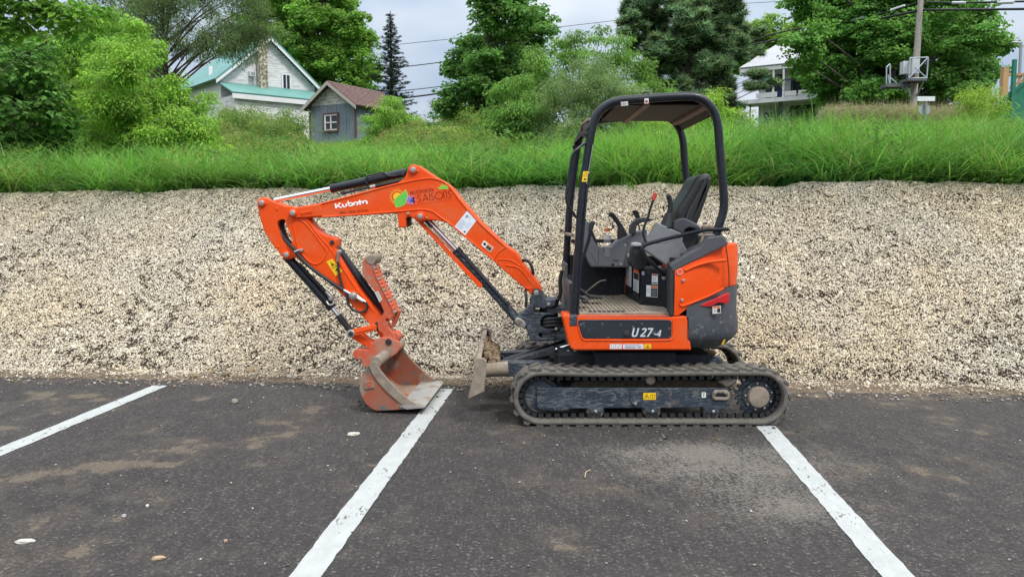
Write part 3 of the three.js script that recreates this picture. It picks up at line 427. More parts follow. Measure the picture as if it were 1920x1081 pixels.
// ---------------------------------------------------------------- kingpost (boom swing bracket)
{
  const kp = part('swing_bracket', plate([[992.5, 560], [996, 553], [1014, 548], [1018, 555], [1024, 561], [1042, 561.5], [1042, 573], [1032, 577], [1024, 577], [1018, 579], [1014, 577], [1002, 577], [1002, 585], [1014, 586], [1030, 586.5], [1041, 588], [1041, 590.5], [1024, 591], [1016, 596], [1013, 604], [1014, 612], [1020, 615.5], [1034, 616], [1040, 620], [1030, 625], [1012, 624], [1009, 628], [1014, 633], [1040, 632], [1042, 638], [1011, 640], [995, 638.5], [990, 627], [985.7, 613], [967, 610.5], [963, 604], [965.3, 596.5], [979, 586.5], [993.5, 573]], 0.115, 0.23, { F: F1, bevel: 0.008 }), wornBlack, exc);
  part('pin_cover', plate([[966.5, 597], [973, 595.5], [986, 606], [986, 611], [982, 613], [969, 609], [965.5, 603]], 0.135, 0.02, { F: F1, curve: 40 }), zinc, kp); part('pin', disc(972.5, 603, 0.150, 0.022, 0.03, F1), muddySteel, kp);
  part('pivot_pin', rod([1029, 560, -0.02], [1029, 636, -0.02], 0, 0.075, { F: F1 }), black, kp);
  part('swing_lug', plate([[1026, 577], [1062, 576], [1066, 584], [1060, 587], [1026, 588]], 0.09, 0.2, { F: F1 }), wornBlack, kp); part('swing_lug', plate([[1016, 622], [1064, 616], [1066, 636], [1016, 640]], 0.09, 0.2, { F: F1 }), wornBlack, kp);
  for (const v of [598.5, 604.5, 611]) part('hose', hose([[1010, v + 1, 0.0], [1022, v, 0.09], [1040, v - 1.5, 0.10], [1058, v - 1, 0.06], [1075, v, 0]], 0, 0.016, { F: F1 }), hoseMat, kp);
  part('hose', hose([[1012, 618, 0.02], [1030, 619, 0.10], [1046, 616, 0.10], [1054, 606, 0.06], [1062, 600, 0]], 0, 0.013, { F: F1 }), hoseMat, kp);
  for (const [u, v] of [[1028.5, 570.5], [1043, 616.5]]) part('bolt', disc(u, v, 0.127, 0.012, 0.015, F1), zinc, kp);
  part('hose', hose([[986, 575, 0.1], [987, 562, 0.1], [985.5, 545, 0.07], [991, 535, 0.0]], 0, 0.012, { F: F1 }), hoseMat, kp);
}
// ---------------------------------------------------------------- boom
const B1 = 0.092;                                                     // half width of the boom
const boom = part('boom', plate([[540.5, 399], [543, 391.5], [551, 388.6], [558, 388.2], [600, 380.6], [660, 365.2], [704, 352.8], [744, 343.4], [757, 335], [762.5, 324], [765, 314], [770, 309], [777, 308.2], [784, 310.5], [790, 314.5], [806, 325], [820, 334], [834, 341], [845, 350], [853, 360], [862, 372], [897.5, 412.5], [924, 438], [951, 462], [968.5, 474], [974, 483], [979, 493], [995, 512], [1009, 530], [1014.5, 541], [1014, 551], [1008, 557], [1000, 556], [990, 546], [980, 537], [950.7, 512], [924, 488], [894.5, 463], [862, 436], [846, 422.5], [832, 416], [816, 412.8], [800, 412.5], [797, 413], [787, 417.5], [779, 414], [776, 409], [770, 406.5], [764, 406], [760.7, 410], [760.7, 425.5], [747, 427], [745, 399.4], [660, 404.2], [602, 407.6], [555.5, 409], [546, 408.6], [541.5, 404]], B1, 2 * B1, { F: F1, bevel: 0.008 }), orange, exc);
part('edge_rim', merge([hose([[603, 381.8], [660, 367], [705, 354.8], [750, 343.6], [787, 336.2], [808, 334.2], [824, 337.5], [838, 345.5], [850, 359], [861, 374], [897, 415.4], [924, 441], [950, 464]], B1 - 0.001, 0.0075, { F: F1, seg: 90, rad: 8 }), hose([[604, 406.4], [660, 402.8], [745, 396.2], [782, 392.8], [797, 392.6], [812, 397], [825, 406.5], [846, 421.0], [862, 434], [894, 461], [926, 487.5]], B1 - 0.001, 0.0075, { F: F1, seg: 90, rad: 8 })]), orange, boom);
part('foot_rib', merge([hose([[925, 487], [934, 473], [948, 463]], B1 - 0.001, 0.007, { F: F1 }), hose([[950, 497], [972, 502], [990, 522], [1000, 536], [998, 540], [991, 541], [984, 537]], B1, 0.006, { F: F1 }), hose([[935, 486], [958, 488], [975, 498]], B1 - 0.001, 0.006, { F: F1 })]), orange, boom);
part('tip_plate', plate([[543, 404], [544, 394], [551, 390.5], [598, 383.5], [602, 393], [602, 404.5], [556, 407.6], [547, 407]], B1 + 0.006, 0.012, { F: F1, bevel: 0.003 }), orange, boom);
part('tip_rib', merge([hose([[563, 399.5], [584, 396]], B1 + 0.006, 0.006, { F: F1 }), hose([[563, 402.5], [585, 399]], B1 + 0.006, 0.004, { F: F1 })]), orange, boom);
function pin(u, v, off, rBoss, rPin, F, parent, boss = orange, m = zinc) { const b = part('pin_boss', disc(u, v, off + 0.018, rBoss, 0.03, F), boss, parent); part('pin', disc(u, v, off + 0.026, rPin, 0.03, F), m, b); }
pin(774, 317.6, B1, 0.036, 0.022, F1, boom); pin(787.4, 405, B1, 0.038, 0.022, F1, boom); pin(1005.5, 548.7, B1, 0.034, 0.022, F1, boom, darkMetal, zinc); pin(547.7, 399, B1 + 0.006, 0.033, 0.022, F1, boom);
part('bolt', disc(764.5, 400, B1 + 0.012, 0.011, 0.02, F1), zinc, boom); part('grease_nipple', disc(799, 407.5, B1 + 0.01, 0.007, 0.02, F1), zinc, boom); part('grease_nipple', disc(782.5, 319.5, B1 + 0.012, 0.007, 0.02, F1), zinc, boom);
part('bracket_hollow', plate([[761, 425.5], [761, 410], [765, 406.5], [769, 407.5], [767, 416], [770, 420], [764, 425]], 0.04, 0.09, { F: F1 }), plastic, boom);
// lettering
{
  const T1m = print(1024, 320, (x, w, h) => {
    x.clearRect(0, 0, w, h); x.strokeStyle = '#ffffff'; x.fillStyle = '#fff'; x.lineCap = 'butt'; x.lineJoin = 'miter'; x.lineWidth = 46;
    const L = (p) => { x.beginPath(); p.forEach(([a, b], i) => i ? x.lineTo(a, b) : x.moveTo(a, b)); x.stroke(); };
    L([[40, 60], [40, 270]]); L([[190, 62], [82, 175], [205, 268]]);                                   // K
    x.beginPath(); x.moveTo(245, 120); x.lineTo(245, 200); x.arc(298, 200, 53, Math.PI, 0.35 * Math.PI, true); x.stroke(); L([[350, 120], [350, 252]]);   // u
    L([[420, 40], [420, 190]]); x.beginPath(); x.arc(480, 190, 60, Math.PI * 1.22, Math.PI * 0.9, false); x.stroke();                                     // b
    x.beginPath(); x.arc(632, 190, 58, Math.PI * 0.72, Math.PI * 0.42, false); x.stroke();                // o
    L([[758, 62], [758, 268]]); L([[708, 140], [822, 140]]);                                              // t
    x.beginPath(); x.arc(900, 190, 58, Math.PI * 0.75, Math.PI * 0.02, false); x.stroke(); L([[960, 150], [960, 270]]);   // a
  });
  part('maker_lettering', decal([[625.5, 379], [690, 369.2], [692.5, 383.5], [628, 393.3]], B1 + 0.0025, F1), T1m, boom, 'white maker lettering Kubota');
  part('licence_lettering', decal([[635, 395], [706.5, 389.2], [707.5, 396.4], [636, 402.4]], B1 + 0.0025, F1), print(1024, 104, (x, w, h) => { x.clearRect(0, 0, w, h); x.fillStyle = '#4a0d02'; x.font = '88px sans-serif'; x.textBaseline = 'middle'; x.fillText('RBQ : 5836-3573-01', 8, 54, w - 16); }), boom, 'thin dark lettering RBQ : 5836-3573-01');
  part('company_decal', decal([[727, 352.5], [846, 337.5], [850, 375.5], [731, 393]], B1 + 0.0025, F1), print(2048, 680, (x, w, h) => {
    x.clearRect(0, 0, w, h);
    const cx = 270, cy = 300; x.strokeStyle = '#ffc83a'; x.lineWidth = 13;
    for (let i = 0; i < 30; i++) { const a = Math.PI * (0.62 + i * 0.062), r0 = 165, r1 = i % 2 ? 225 : 255; x.beginPath(); x.moveTo(cx + r0 * Math.cos(a), cy + r0 * Math.sin(a)); x.lineTo(cx + r1 * Math.cos(a), cy + r1 * Math.sin(a)); x.stroke(); }
    x.fillStyle = '#b8500a'; x.beginPath(); x.arc(cx, cy, 138, 0, 7); x.fill(); x.fillStyle = '#ffd21e'; x.beginPath(); x.arc(cx, cy, 122, 0, 7); x.fill(); x.fillStyle = '#ffb81c'; x.beginPath(); x.arc(cx, cy, 96, 0, 7); x.fill();
    x.strokeStyle = '#d9c24a'; x.lineWidth = 16; x.fillStyle = '#62c24a'; x.beginPath(); x.moveTo(560, 110); x.bezierCurveTo(420, 300, 200, 240, 160, 480); x.bezierCurveTo(165, 560, 190, 600, 220, 625); x.bezierCurveTo(420, 660, 600, 560, 610, 330); x.bezierCurveTo(612, 240, 600, 170, 560, 110); x.fill(); x.stroke();
    x.lineWidth = 9; x.strokeStyle = '#c4d06a'; x.beginPath(); x.moveTo(215, 640); x.bezierCurveTo(240, 520, 300, 470, 380, 440); x.stroke(); x.lineWidth = 22; x.strokeStyle = '#f0a83a'; x.beginPath(); x.moveTo(205, 600); x.lineTo(212, 690); x.stroke();
    x.strokeStyle = '#b483e0'; x.lineWidth = 26; for (let i = 0; i < 6; i++) { const a = i * Math.PI / 3 + 0.25, X = 690, Y = 470; x.beginPath(); x.moveTo(X, Y); x.lineTo(X + 165 * Math.cos(a), Y + 165 * Math.sin(a)); x.stroke(); for (const s of [0.6, -0.6]) { x.beginPath(); x.moveTo(X + 90 * Math.cos(a), Y + 90 * Math.sin(a)); x.lineTo(X + 90 * Math.cos(a) + 62 * Math.cos(a + s), Y + 90 * Math.sin(a) + 62 * Math.sin(a + s)); x.stroke(); } }
    x.fillStyle = '#4f7fe6'; x.beginPath(); x.arc(670, 460, 60, 0, 7); x.fill();
    x.fillStyle = '#7a1604'; x.font = '150px sans-serif'; x.textBaseline = 'alphabetic'; x.save(); x.translate(690, 290); x.scale(0.62, 1); x.fillText('MULTI-ENTRETIEN', 0, 0, 1350); x.restore();
    x.fillStyle = '#0d1440'; x.font = 'bold 270px sans-serif'; x.fillText('4', 690, 570);
    x.strokeStyle = '#6a1404'; x.lineWidth = 16; const P = (f) => { x.beginPath(); f(); x.stroke(); };
    P(() => { x.moveTo(1010, 330); x.bezierCurveTo(880, 350, 920, 430, 970, 450); x.bezierCurveTo(1040, 490, 1020, 560, 920, 560); });
    P(() => { x.moveTo(1080, 570); x.lineTo(1170, 330); x.lineTo(1260, 570); x.moveTo(1105, 500); x.lineTo(1235, 500); });
    P(() => { x.moveTo(1310, 330); x.lineTo(1310, 570); });
    P(() => { x.moveTo(1440, 335); x.bezierCurveTo(1330, 350, 1360, 430, 1410, 450); x.bezierCurveTo(1480, 490, 1450, 570, 1350, 565); });
    P(() => { x.arc(1610, 450, 118, 0, 7); });
    P(() => { x.moveTo(1765, 575); x.lineTo(1765, 335); x.lineTo(1850, 345); x.lineTo(1850, 580); });
    P(() => { x.moveTo(1990, 340); x.bezierCurveTo(1880, 350, 1900, 430, 1950, 455); x.bezierCurveTo(2030, 500, 1990, 580, 1900, 575); });
    x.lineWidth = 6; x.strokeStyle = '#a32b08'; P(() => { x.moveTo(700, 640); x.lineTo(2010, 640); });
    x.fillStyle = '#6cc644'; x.strokeStyle = '#ffd24a'; x.lineWidth = 9; x.beginPath(); x.moveTo(1640, 250); x.lineTo(1600, 180); x.lineTo(1670, 200); x.lineTo(1680, 110); x.lineTo(1725, 180); x.lineTo(1760, 70); x.lineTo(1790, 175); x.lineTo(1850, 90); x.lineTo(1850, 190); x.lineTo(1930, 130); x.lineTo(1900, 210); x.lineTo(1950, 200); x.lineTo(1910, 270); x.closePath(); x.fill(); x.stroke();
  }), boom, 'company decal with sun, leaf and snowflake reading MULTI-ENTRETIEN 4 SAISONS');
  part('instruction_label', decal([[875.3, 395.3], [895, 411], [872.3, 440.6], [852, 424.9]], B1 + 0.0025, F1), sticker(256, 320, (x, w, h) => { x.fillStyle = '#dfe6ee'; x.fillRect(0, 0, w, h); x.fillStyle = '#8a98a8'; for (let i = 0; i < 11; i++) x.fillRect(18, 150 + i * 14, 90 + (i * 37) % 60, 5); x.strokeStyle = '#55606c'; x.lineWidth = 4; x.beginPath(); x.arc(70, 70, 26, 0, 7); x.moveTo(40, 110); x.lineTo(120, 40); x.lineTo(150, 90); x.stroke(); x.fillStyle = '#3a4048'; x.fillRect(50, 50, 24, 30); x.fillRect(190, 270, 40, 24); x.fillStyle = '#9aa6b4'; for (let i = 0; i < 6; i++) x.fillRect(150, 120 + i * 20, 80, 5); }), boom, 'white rectangular instruction label');
  part('caution_label', decal([[907.5, 450], [925.5, 463.5], [919, 472.5], [902, 459]], B1 + 0.0025, F1), sticker(200, 110, (x, w, h) => { x.fillStyle = '#e9e6df'; x.fillRect(0, 0, w, h); x.fillStyle = '#1c1c1c'; x.beginPath(); x.arc(44, 54, 28, 0, 7); x.fill(); x.fillStyle = '#d9772b'; x.fillRect(88, 10, 102, 26); x.fillStyle = '#3b3833'; x.fillRect(88, 38, 102, 62); }), boom, 'small caution label with black pictogram');
}
// ---------------------------------------------------------------- arm cylinder on top of the boom
{
  const c = part('arm_cylinder', merge([rod([622, 353.3], [764, 322.4], 0, 0.034, { F: F1 }), rod([620.5, 353.6], [628, 352], 0, 0.037, { F: F1 })]), black, exc);
  part('rod', rod([508, 376.5], [624, 352.8], 0, 0.0185, { F: F1 }), chrome, c); part('rod_eye', merge([rod([490, 380], [514, 375.2], 0, 0.023, { F: F1 }), disc(489, 380, 0.04, 0.03, 0.08, F1)]), darkMetal, c);
  part('oil_pipe', hose([[692, 352, 0.02], [688.5, 345, 0.045], [685.5, 337, 0.045], [688, 330.5, 0.04], [700, 327.5, 0.035], [718, 323.8, 0.03], [728, 329.5, 0.04], [740, 329.5, 0.04], [754, 326, 0.035]], 0, 0.007, { F: F1, seg: 60 }), black, c);
  part('hose', hose([[757, 337, 0.05], [735, 342, 0.05], [704, 348.5, 0.05]], 0, 0.014, { F: F1 }), hoseMat, c); part('fitting', rod([704, 348.5, 0.05], [694, 350.5, 0.05], 0, 0.014, { F: F1 }), zinc, c);
  part('hose', hose([[694, 350.5, 0.05], [676, 354, 0.05], [655, 359, 0.05]], 0, 0.011, { F: F1 }), hoseMat, c); part('fitting', merge([rod([655, 359.5, 0.05], [644, 361.5, 0.05], 0, 0.011, { F: F1 }), disc(643, 361.5, 0.06, 0.017, 0.04, F1)]), darkMetal, c);
  part('fitting', disc(754.5, 326, 0.05, 0.016, 0.03, F1), darkMetal, c);
}
// ---------------------------------------------------------------- boom cylinder with its guard
{
  const c = part('boom_cylinder', merge([rod([856, 469.5], [973, 602], 0.0, 0.036, { F: F1 }), rod([854.5, 468], [862, 476.5], 0, 0.04, { F: F1 })]), wornBlack, exc);
  part('rod', rod([790, 400], [858, 472], 0, 0.022, { F: F1 }), chrome, c); part('rod_guard', plate([[783.5, 417], [789, 413], [905, 534], [901, 540], [897, 538]], 0.05, 0.008, { F: F1, bevel: 0.002 }), orange, c);
  part('rod_guard', plate([[791, 416.5], [792.5, 415], [850, 471], [848.5, 473]], 0.055, 0.01, { F: F1, bevel: 0.002 }), orangeDirty, c); part('oil_pipe', rod([856, 466, 0.05], [953, 573, 0.05], 0, 0.010, { F: F1 }), black, c);
  part('rod_guard', plate([[783.5, 417], [789, 413], [905, 534], [901, 540], [897, 538]], -0.045, 0.008, { F: F1, bevel: 0.002 }), orange, c); part('clamp', rod([950, 566, 0.06], [955, 572, 0.06], 0, 0.017, { F: F1 }), darkMetal, c); part('part_plate', decal([[866, 484], [872.5, 488.5], [875, 491.5], [868.5, 487]], 0.045, F1), sticker(32, 32, (x, w, h) => { x.fillStyle = '#b9bcbf'; x.fillRect(0, 0, w, h); }), c);
  part('hose', hose([[977, 489, 0.0], [988, 488, 0.02], [996, 497, 0.03], [999, 510, 0.03], [997, 520, 0.0]], 0, 0.013, { F: F1 }), hoseMat, c); part('fitting', rod([797, 413, 0.035], [810, 426, 0.035], 0, 0.013, { F: F1 }), darkMetal, c);
}
// ---------------------------------------------------------------- arm
const A1 = 0.078;
const slot = [[518.5, 414], [527, 409], [534.5, 410], [538, 420], [549, 446], [549.5, 454], [543, 460], [534, 457], [524, 440]];
const arm = part('arm', plate([[481.6, 380], [484, 373], [490, 369.8], [498, 371], [517.7, 380], [535.5, 386.5], [548, 387], [559, 395], [577.6, 411], [586.5, 423], [597.6, 434], [611, 442.5], [622, 444], [630, 449], [630, 459], [628.5, 466], [635.5, 482], [661, 524], [687, 558], [714.8, 592], [735, 632], [737.5, 643], [728, 650], [719, 646], [702, 614], [693.8, 608.4], [671, 585.7], [648.4, 559.8], [616, 527.4], [577, 501.5], [562, 489], [551, 481], [547, 484.5], [538, 487], [530, 484], [525, 476], [508.8, 457.6], [495.5, 435.4], [487.7, 413], [482.6, 390]], A1, 2 * A1, { F: F1, holes: [slot], bevel: 0.008 }), orange, exc);
part('panel_rib', merge([hose([[549, 413], [553, 436], [558, 461], [574, 485], [590, 495], [603, 490], [612, 472], [599, 452], [583, 431], [566, 414]], A1, 0.006, { F: F1, closed: true, seg: 90 }), hose([[579, 415], [596, 440], [617, 463], [643, 503], [664, 535], [700, 583]], A1 - 0.002, 0.007, { F: F1, seg: 60 })]), orange, arm);
pin(489, 380, A1, 0.034, 0.022, F1, arm); pin(535.6, 477.6, A1, 0.033, 0.022, F1, arm); pin(622, 454.2, A1 * 0.8, 0.032, 0.018, F1, arm, orange, darkMetal); pin(708, 611.5, A1, 0.034, 0.022, F1, arm, darkMetal, darkMetal);
for (const [u, v] of [[518.5, 391.5], [520.5, 462], [498, 381]]) part('bolt', disc(u, v, A1 + 0.004, 0.013, 0.012, F1), orange, arm);
part('warning_sticker', decal([[622.5, 484.5], [633, 490], [641, 511], [628, 517], [611.5, 491]].slice(0, 1).concat([[622.5, 484.5]]).length ? [[611.5, 490.3], [622.5, 484.6], [642, 508], [629, 517.5]] : [], A1 + 0.0025, F1), sticker(128, 170, (x, w, h) => { x.fillStyle = '#f2c413'; x.fillRect(0, 0, w, h); x.strokeStyle = '#2a2208'; x.lineWidth = 6; x.beginPath(); x.moveTo(64, 20); x.lineTo(108, 90); x.lineTo(20, 90); x.closePath(); x.stroke(); x.fillStyle = '#2a2208'; x.fillRect(50, 46, 28, 30); x.fillRect(60, 110, 20, 40); x.fillRect(30, 118, 20, 8); }), arm, 'yellow warning sticker with black triangle');
part('hose', hose([[528, 404, -0.02], [524, 420, 0.0], [527, 438, 0.03], [536, 452, 0.06], [548, 463, A1 + 0.02], [560, 479, A1 + 0.02], [577, 497, A1 + 0.02], [595, 511, A1 + 0.02], [612, 523, A1 + 0.02], [630, 535, A1 + 0.02], [644, 543.5, A1 + 0.025]], 0, 0.0145, { F: F1, seg: 90 }), hoseMat, arm);
part('hose', hose([[533, 407, -0.03], [529, 422, -0.03], [533, 440, -0.02], [544, 456, 0.0]], 0, 0.018, { F: F1 }), hoseMat, arm);
part('hose_clamp', merge([rod([552, 472, A1 + 0.03], [563, 468, A1 + 0.03], 0, 0.010, { F: F1 }), disc(564, 469, A1 + 0.035, 0.014, 0.03, F1)]), zinc, arm);
part('hose', hose([[633.5, 488, A1 + 0.012], [634, 500, A1 + 0.016], [637, 520, A1 + 0.018], [643, 541, A1 + 0.02]], 0, 0.010, { F: F1 }), hoseMat, arm); part('fitting', merge([rod([634.5, 471, A1 + 0.02], [633, 490, A1 + 0.012], 0, 0.012, { F: F1 }), disc(634.5, 472, A1 + 0.02, 0.016, 0.05, F1)]), zinc, arm);
part('valve', merge([disc(661, 555, A1 + 0.045, 0.032, 0.05, F1), disc(661, 555, A1 + 0.06, 0.016, 0.03, F1), rod([643, 543, A1 + 0.02], [681, 565, A1 + 0.02], 0, 0.013, { F: F1 }), rod([668, 553, A1 + 0.02], [685, 566, A1 + 0.02], 0, 0.010, { F: F1 })]), zinc, arm);
part('hose', hose([[681, 564.5, A1 + 0.02], [688, 570, A1 + 0.022], [687, 580, A1 + 0.022], [676, 585, A1 + 0.022], [664, 582, A1 + 0.022], [653, 570, A1 + 0.022], [650, 556, A1 + 0.02], [648, 547, A1 + 0.02]], 0, 0.010, { F: F1, seg: 60 }), hoseMat, arm);
// bucket cylinder
{
  const c = part('bucket_cylinder', merge([rod([537, 480], [621, 574.5], 0, 0.037, { F: F1 }), rod([617, 570], [623.5, 577.5], 0, 0.041, { F: F1 })]), black, exc);
  part('rod', rod([621, 575], [637, 595], 0, 0.02, { F: F1 }), chrome, c); part('rod_boot', rod([634, 591], [657, 620], 0, 0.026, { F: F1 }), hoseMat, c); part('oil_pipe', rod([560, 494, 0.035], [615, 552, 0.045], 0, 0.014, { F: F1 }), black, c); part('fitting', merge([rod([611, 546, 0.05], [620, 556, 0.05], 0, 0.014, { F: F1 }), disc(619.5, 560, 0.06, 0.018, 0.05, F1)]), zinc, c); part('clamp', hose([[612, 565, 0.04], [617, 571, 0.05], [624, 570, 0.05], [626, 562, 0.04]], 0, 0.008, { F: F1 }), zinc, c);
}
// thumb cylinder on the back of the arm
{
  const c = part('thumb_cylinder', merge([rod([636, 470], [707, 568], -0.02, 0.034, { F: F1 }), rod([700, 558], [722, 590], -0.02, 0.02, { F: F1 })]), black, exc); part('cylinder_eye', rod([622, 454], [637, 472], -0.02, 0.034, { F: F1 }), black, c);
}
// bucket linkage
{
  const l = part('guide_link', plate([[650, 626], [653, 620], [662, 617], [701, 607.5], [706, 610], [706, 618], [700, 620.5], [664, 630], [656, 632.5]], A1 + 0.03, 0.024, { F: F1 }), orange, exc); part('rib', hose([[668, 622.5], [698, 615]], A1 + 0.031, 0.005, { F: F1 }), orange, l); pin(657, 625.6, A1 + 0.03, 0.033, 0.019, F1, l, zinc, darkMetal);
  part('guide_link', plate([[650, 626], [653, 620], [662, 617], [701, 607.5], [706, 610], [706, 618], [700, 620.5], [664, 630], [656, 632.5]], -A1 - 0.006, 0.024, { F: F1 }), orange, exc);
  const q = part('bucket_link', plate([[655, 628], [663, 622], [676, 628], [690, 638], [705, 643], [712, 652], [706, 661], [697, 660], [692, 652], [678, 645], [664, 637]], 0.06, 0.12, { F: F1, curve: 60 }), orange, exc); pin(703.5, 650.5, 0.085, 0.036, 0.026, F1, q, darkMetal, darkMetal);
}
// ---------------------------------------------------------------- bucket
{
  const zn = 0.44, wd = 0.88;                                        // near side plane and width
  const back = [[703, 676], [693, 682], [682, 697], [675, 714], [674, 729], [677, 742], [686, 757], [697, 766], [706, 769.4], [730, 769], [765, 766.5], [794, 763]];
  const mouth = [[784, 759.5], [768, 750], [752, 737], [738, 723.5], [724, 708], [713.5, 695], [707, 681], [703, 676]];
  const pb = back.map(([u, v]) => px(u, v, zn, F1)), c = new THREE.CatmullRomCurve3(pb.map((p) => V3(p.x, p.y, 0)), false, 'centripetal'), n = 40, pts = c.getPoints(n), pos = [], idx = [];
  const th = 0.012, nr = pts.map((_, i) => { const a = pts[Math.min(n, i + 1)], b = pts[Math.max(0, i - 1)]; return V3(-(a.y - b.y), a.x - b.x, 0).normalize(); });
  for (let i = 0; i <= n; i++) for (const [k, z] of [[0, zn - 0.004], [0, zn - wd + 0.004], [th, zn - wd + 0.004], [th, zn - 0.004]]) pos.push(pts[i].x + nr[i].x * k, pts[i].y + nr[i].y * k, z);
  for (let i = 0; i < n; i++) for (let k = 0; k < 4; k++) { const a = 4 * i + k, b = 4 * i + (k + 1) % 4; idx.push(a, a + 4, b, b, a + 4, b + 4); }
  const e = 4 * n; idx.push(0, 1, 2, 0, 2, 3, e, e + 2, e + 1, e, e + 3, e + 2);
  let g = new THREE.BufferGeometry(); g.setAttribute('position', new THREE.Float32BufferAttribute(pos, 3)); g.setIndex(idx); g = g.toNonIndexed(); g.computeVertexNormals();
  const bucket = part('bucket', fin(g, F1), bucketMat, exc);
  const side = (off) => plate([...back, ...mouth], off, 0.014, { F: F1, bevel: 0.003 });
  const ns = part('side_plate', side(zn), bucketMat, bucket);
  const sideFar = () => { const gg = plateGeo([...back, ...mouth], zn, 0.014, { F: F1, bevel: 0.003 }); gg.translate(0, 0, -wd + 0.014); return fin(gg, F1); };
  part('side_plate', sideFar(), bucketMat, bucket);
  const band = [[703, 676], [697, 678.5], [691, 685], [697, 700], [708, 716], [725, 735], [745, 752], [762, 764], [768, 766], [789, 763], [784, 759.5], [768, 750], [752, 737], [738, 723.5], [724, 708], [713.5, 695], [707, 681]];
  part('side_cutter', plate(band, zn + 0.012, 0.022, { F: F1, bevel: 0.004 }), muddySteel, bucket);
  { const gg = plateGeo(band, zn, 0.022, { F: F1, bevel: 0.004 }); gg.translate(0, 0, -wd - 0.004); part('side_cutter', fin(gg, F1), muddySteel, bucket); }
  // cutting edge across the mouth
  { const gg = plateGeo([[762, 767.5], [795, 764.5], [797, 762.2], [790, 759.5], [748, 760.5]], zn + 0.015, wd + 0.03, { F: F1, bevel: 0.002 }); part('cutting_edge', fin(gg, F1), bareSteel, bucket); }
  { const gg = plateGeo([[774, 759.5], [777, 760], [777, 758.5], [774.5, 758]], zn - 0.02, wd - 0.04, { F: F1, bevel: 0 }); part('weld_bead', fin(gg, F1), muddySteel, bucket); }
  // torque tube over the back
  { const p = px(704.5, 679, zn, F1); part('torque_tube', fin(rodGeo(V3(p.x, p.y, zn + 0.004), V3(p.x, p.y, zn - wd), 0.043, 0.043, 28), F1), muddySteel, bucket); }
  // ears
  const ear = [[660, 664], [663, 657], [669, 654], [690, 656], [695, 643], [712, 633], [720, 632], [737, 636], [748, 640], [752, 650], [744, 662], [728, 673], [706, 684], [690, 690], [681, 688], [676, 674], [668, 674]];
  for (const off of [0.13, -0.10]) part('hitch_ear', plate(ear, off, 0.03, { F: F1 }), orangeDirty, bucket);
  part('hitch_block', plate([[661, 664], [668, 657], [690, 659], [700, 670], [694, 686], [680, 684], [672, 672]], 0.10, 0.2, { F: F1 }), orangeDirty, bucket);
  // embossed square badge
  const bd = part('emblem', plate([[681.5, 713.5], [697.5, 711.5], [701, 727.5], [683, 730]], zn + 0.010, 0.01, { F: F1, bevel: 0.003 }), bucketMat, bucket, 'raised square maker emblem with the letters IR');
  part('emblem_letter', merge([rod([686, 717], [687.4, 726.5], zn + 0.012, 0.004, { F: F1 }), rod([690, 716.2], [691.6, 726], zn + 0.012, 0.004, { F: F1 }), hose([[690, 716.4], [695, 715.6], [696.4, 718.6], [694.4, 721], [691, 721.4]], zn + 0.012, 0.004, { F: F1 }), rod([693.4, 721], [697.4, 725.4], zn + 0.012, 0.004, { F: F1 })]), orangeDirty, bd);
}
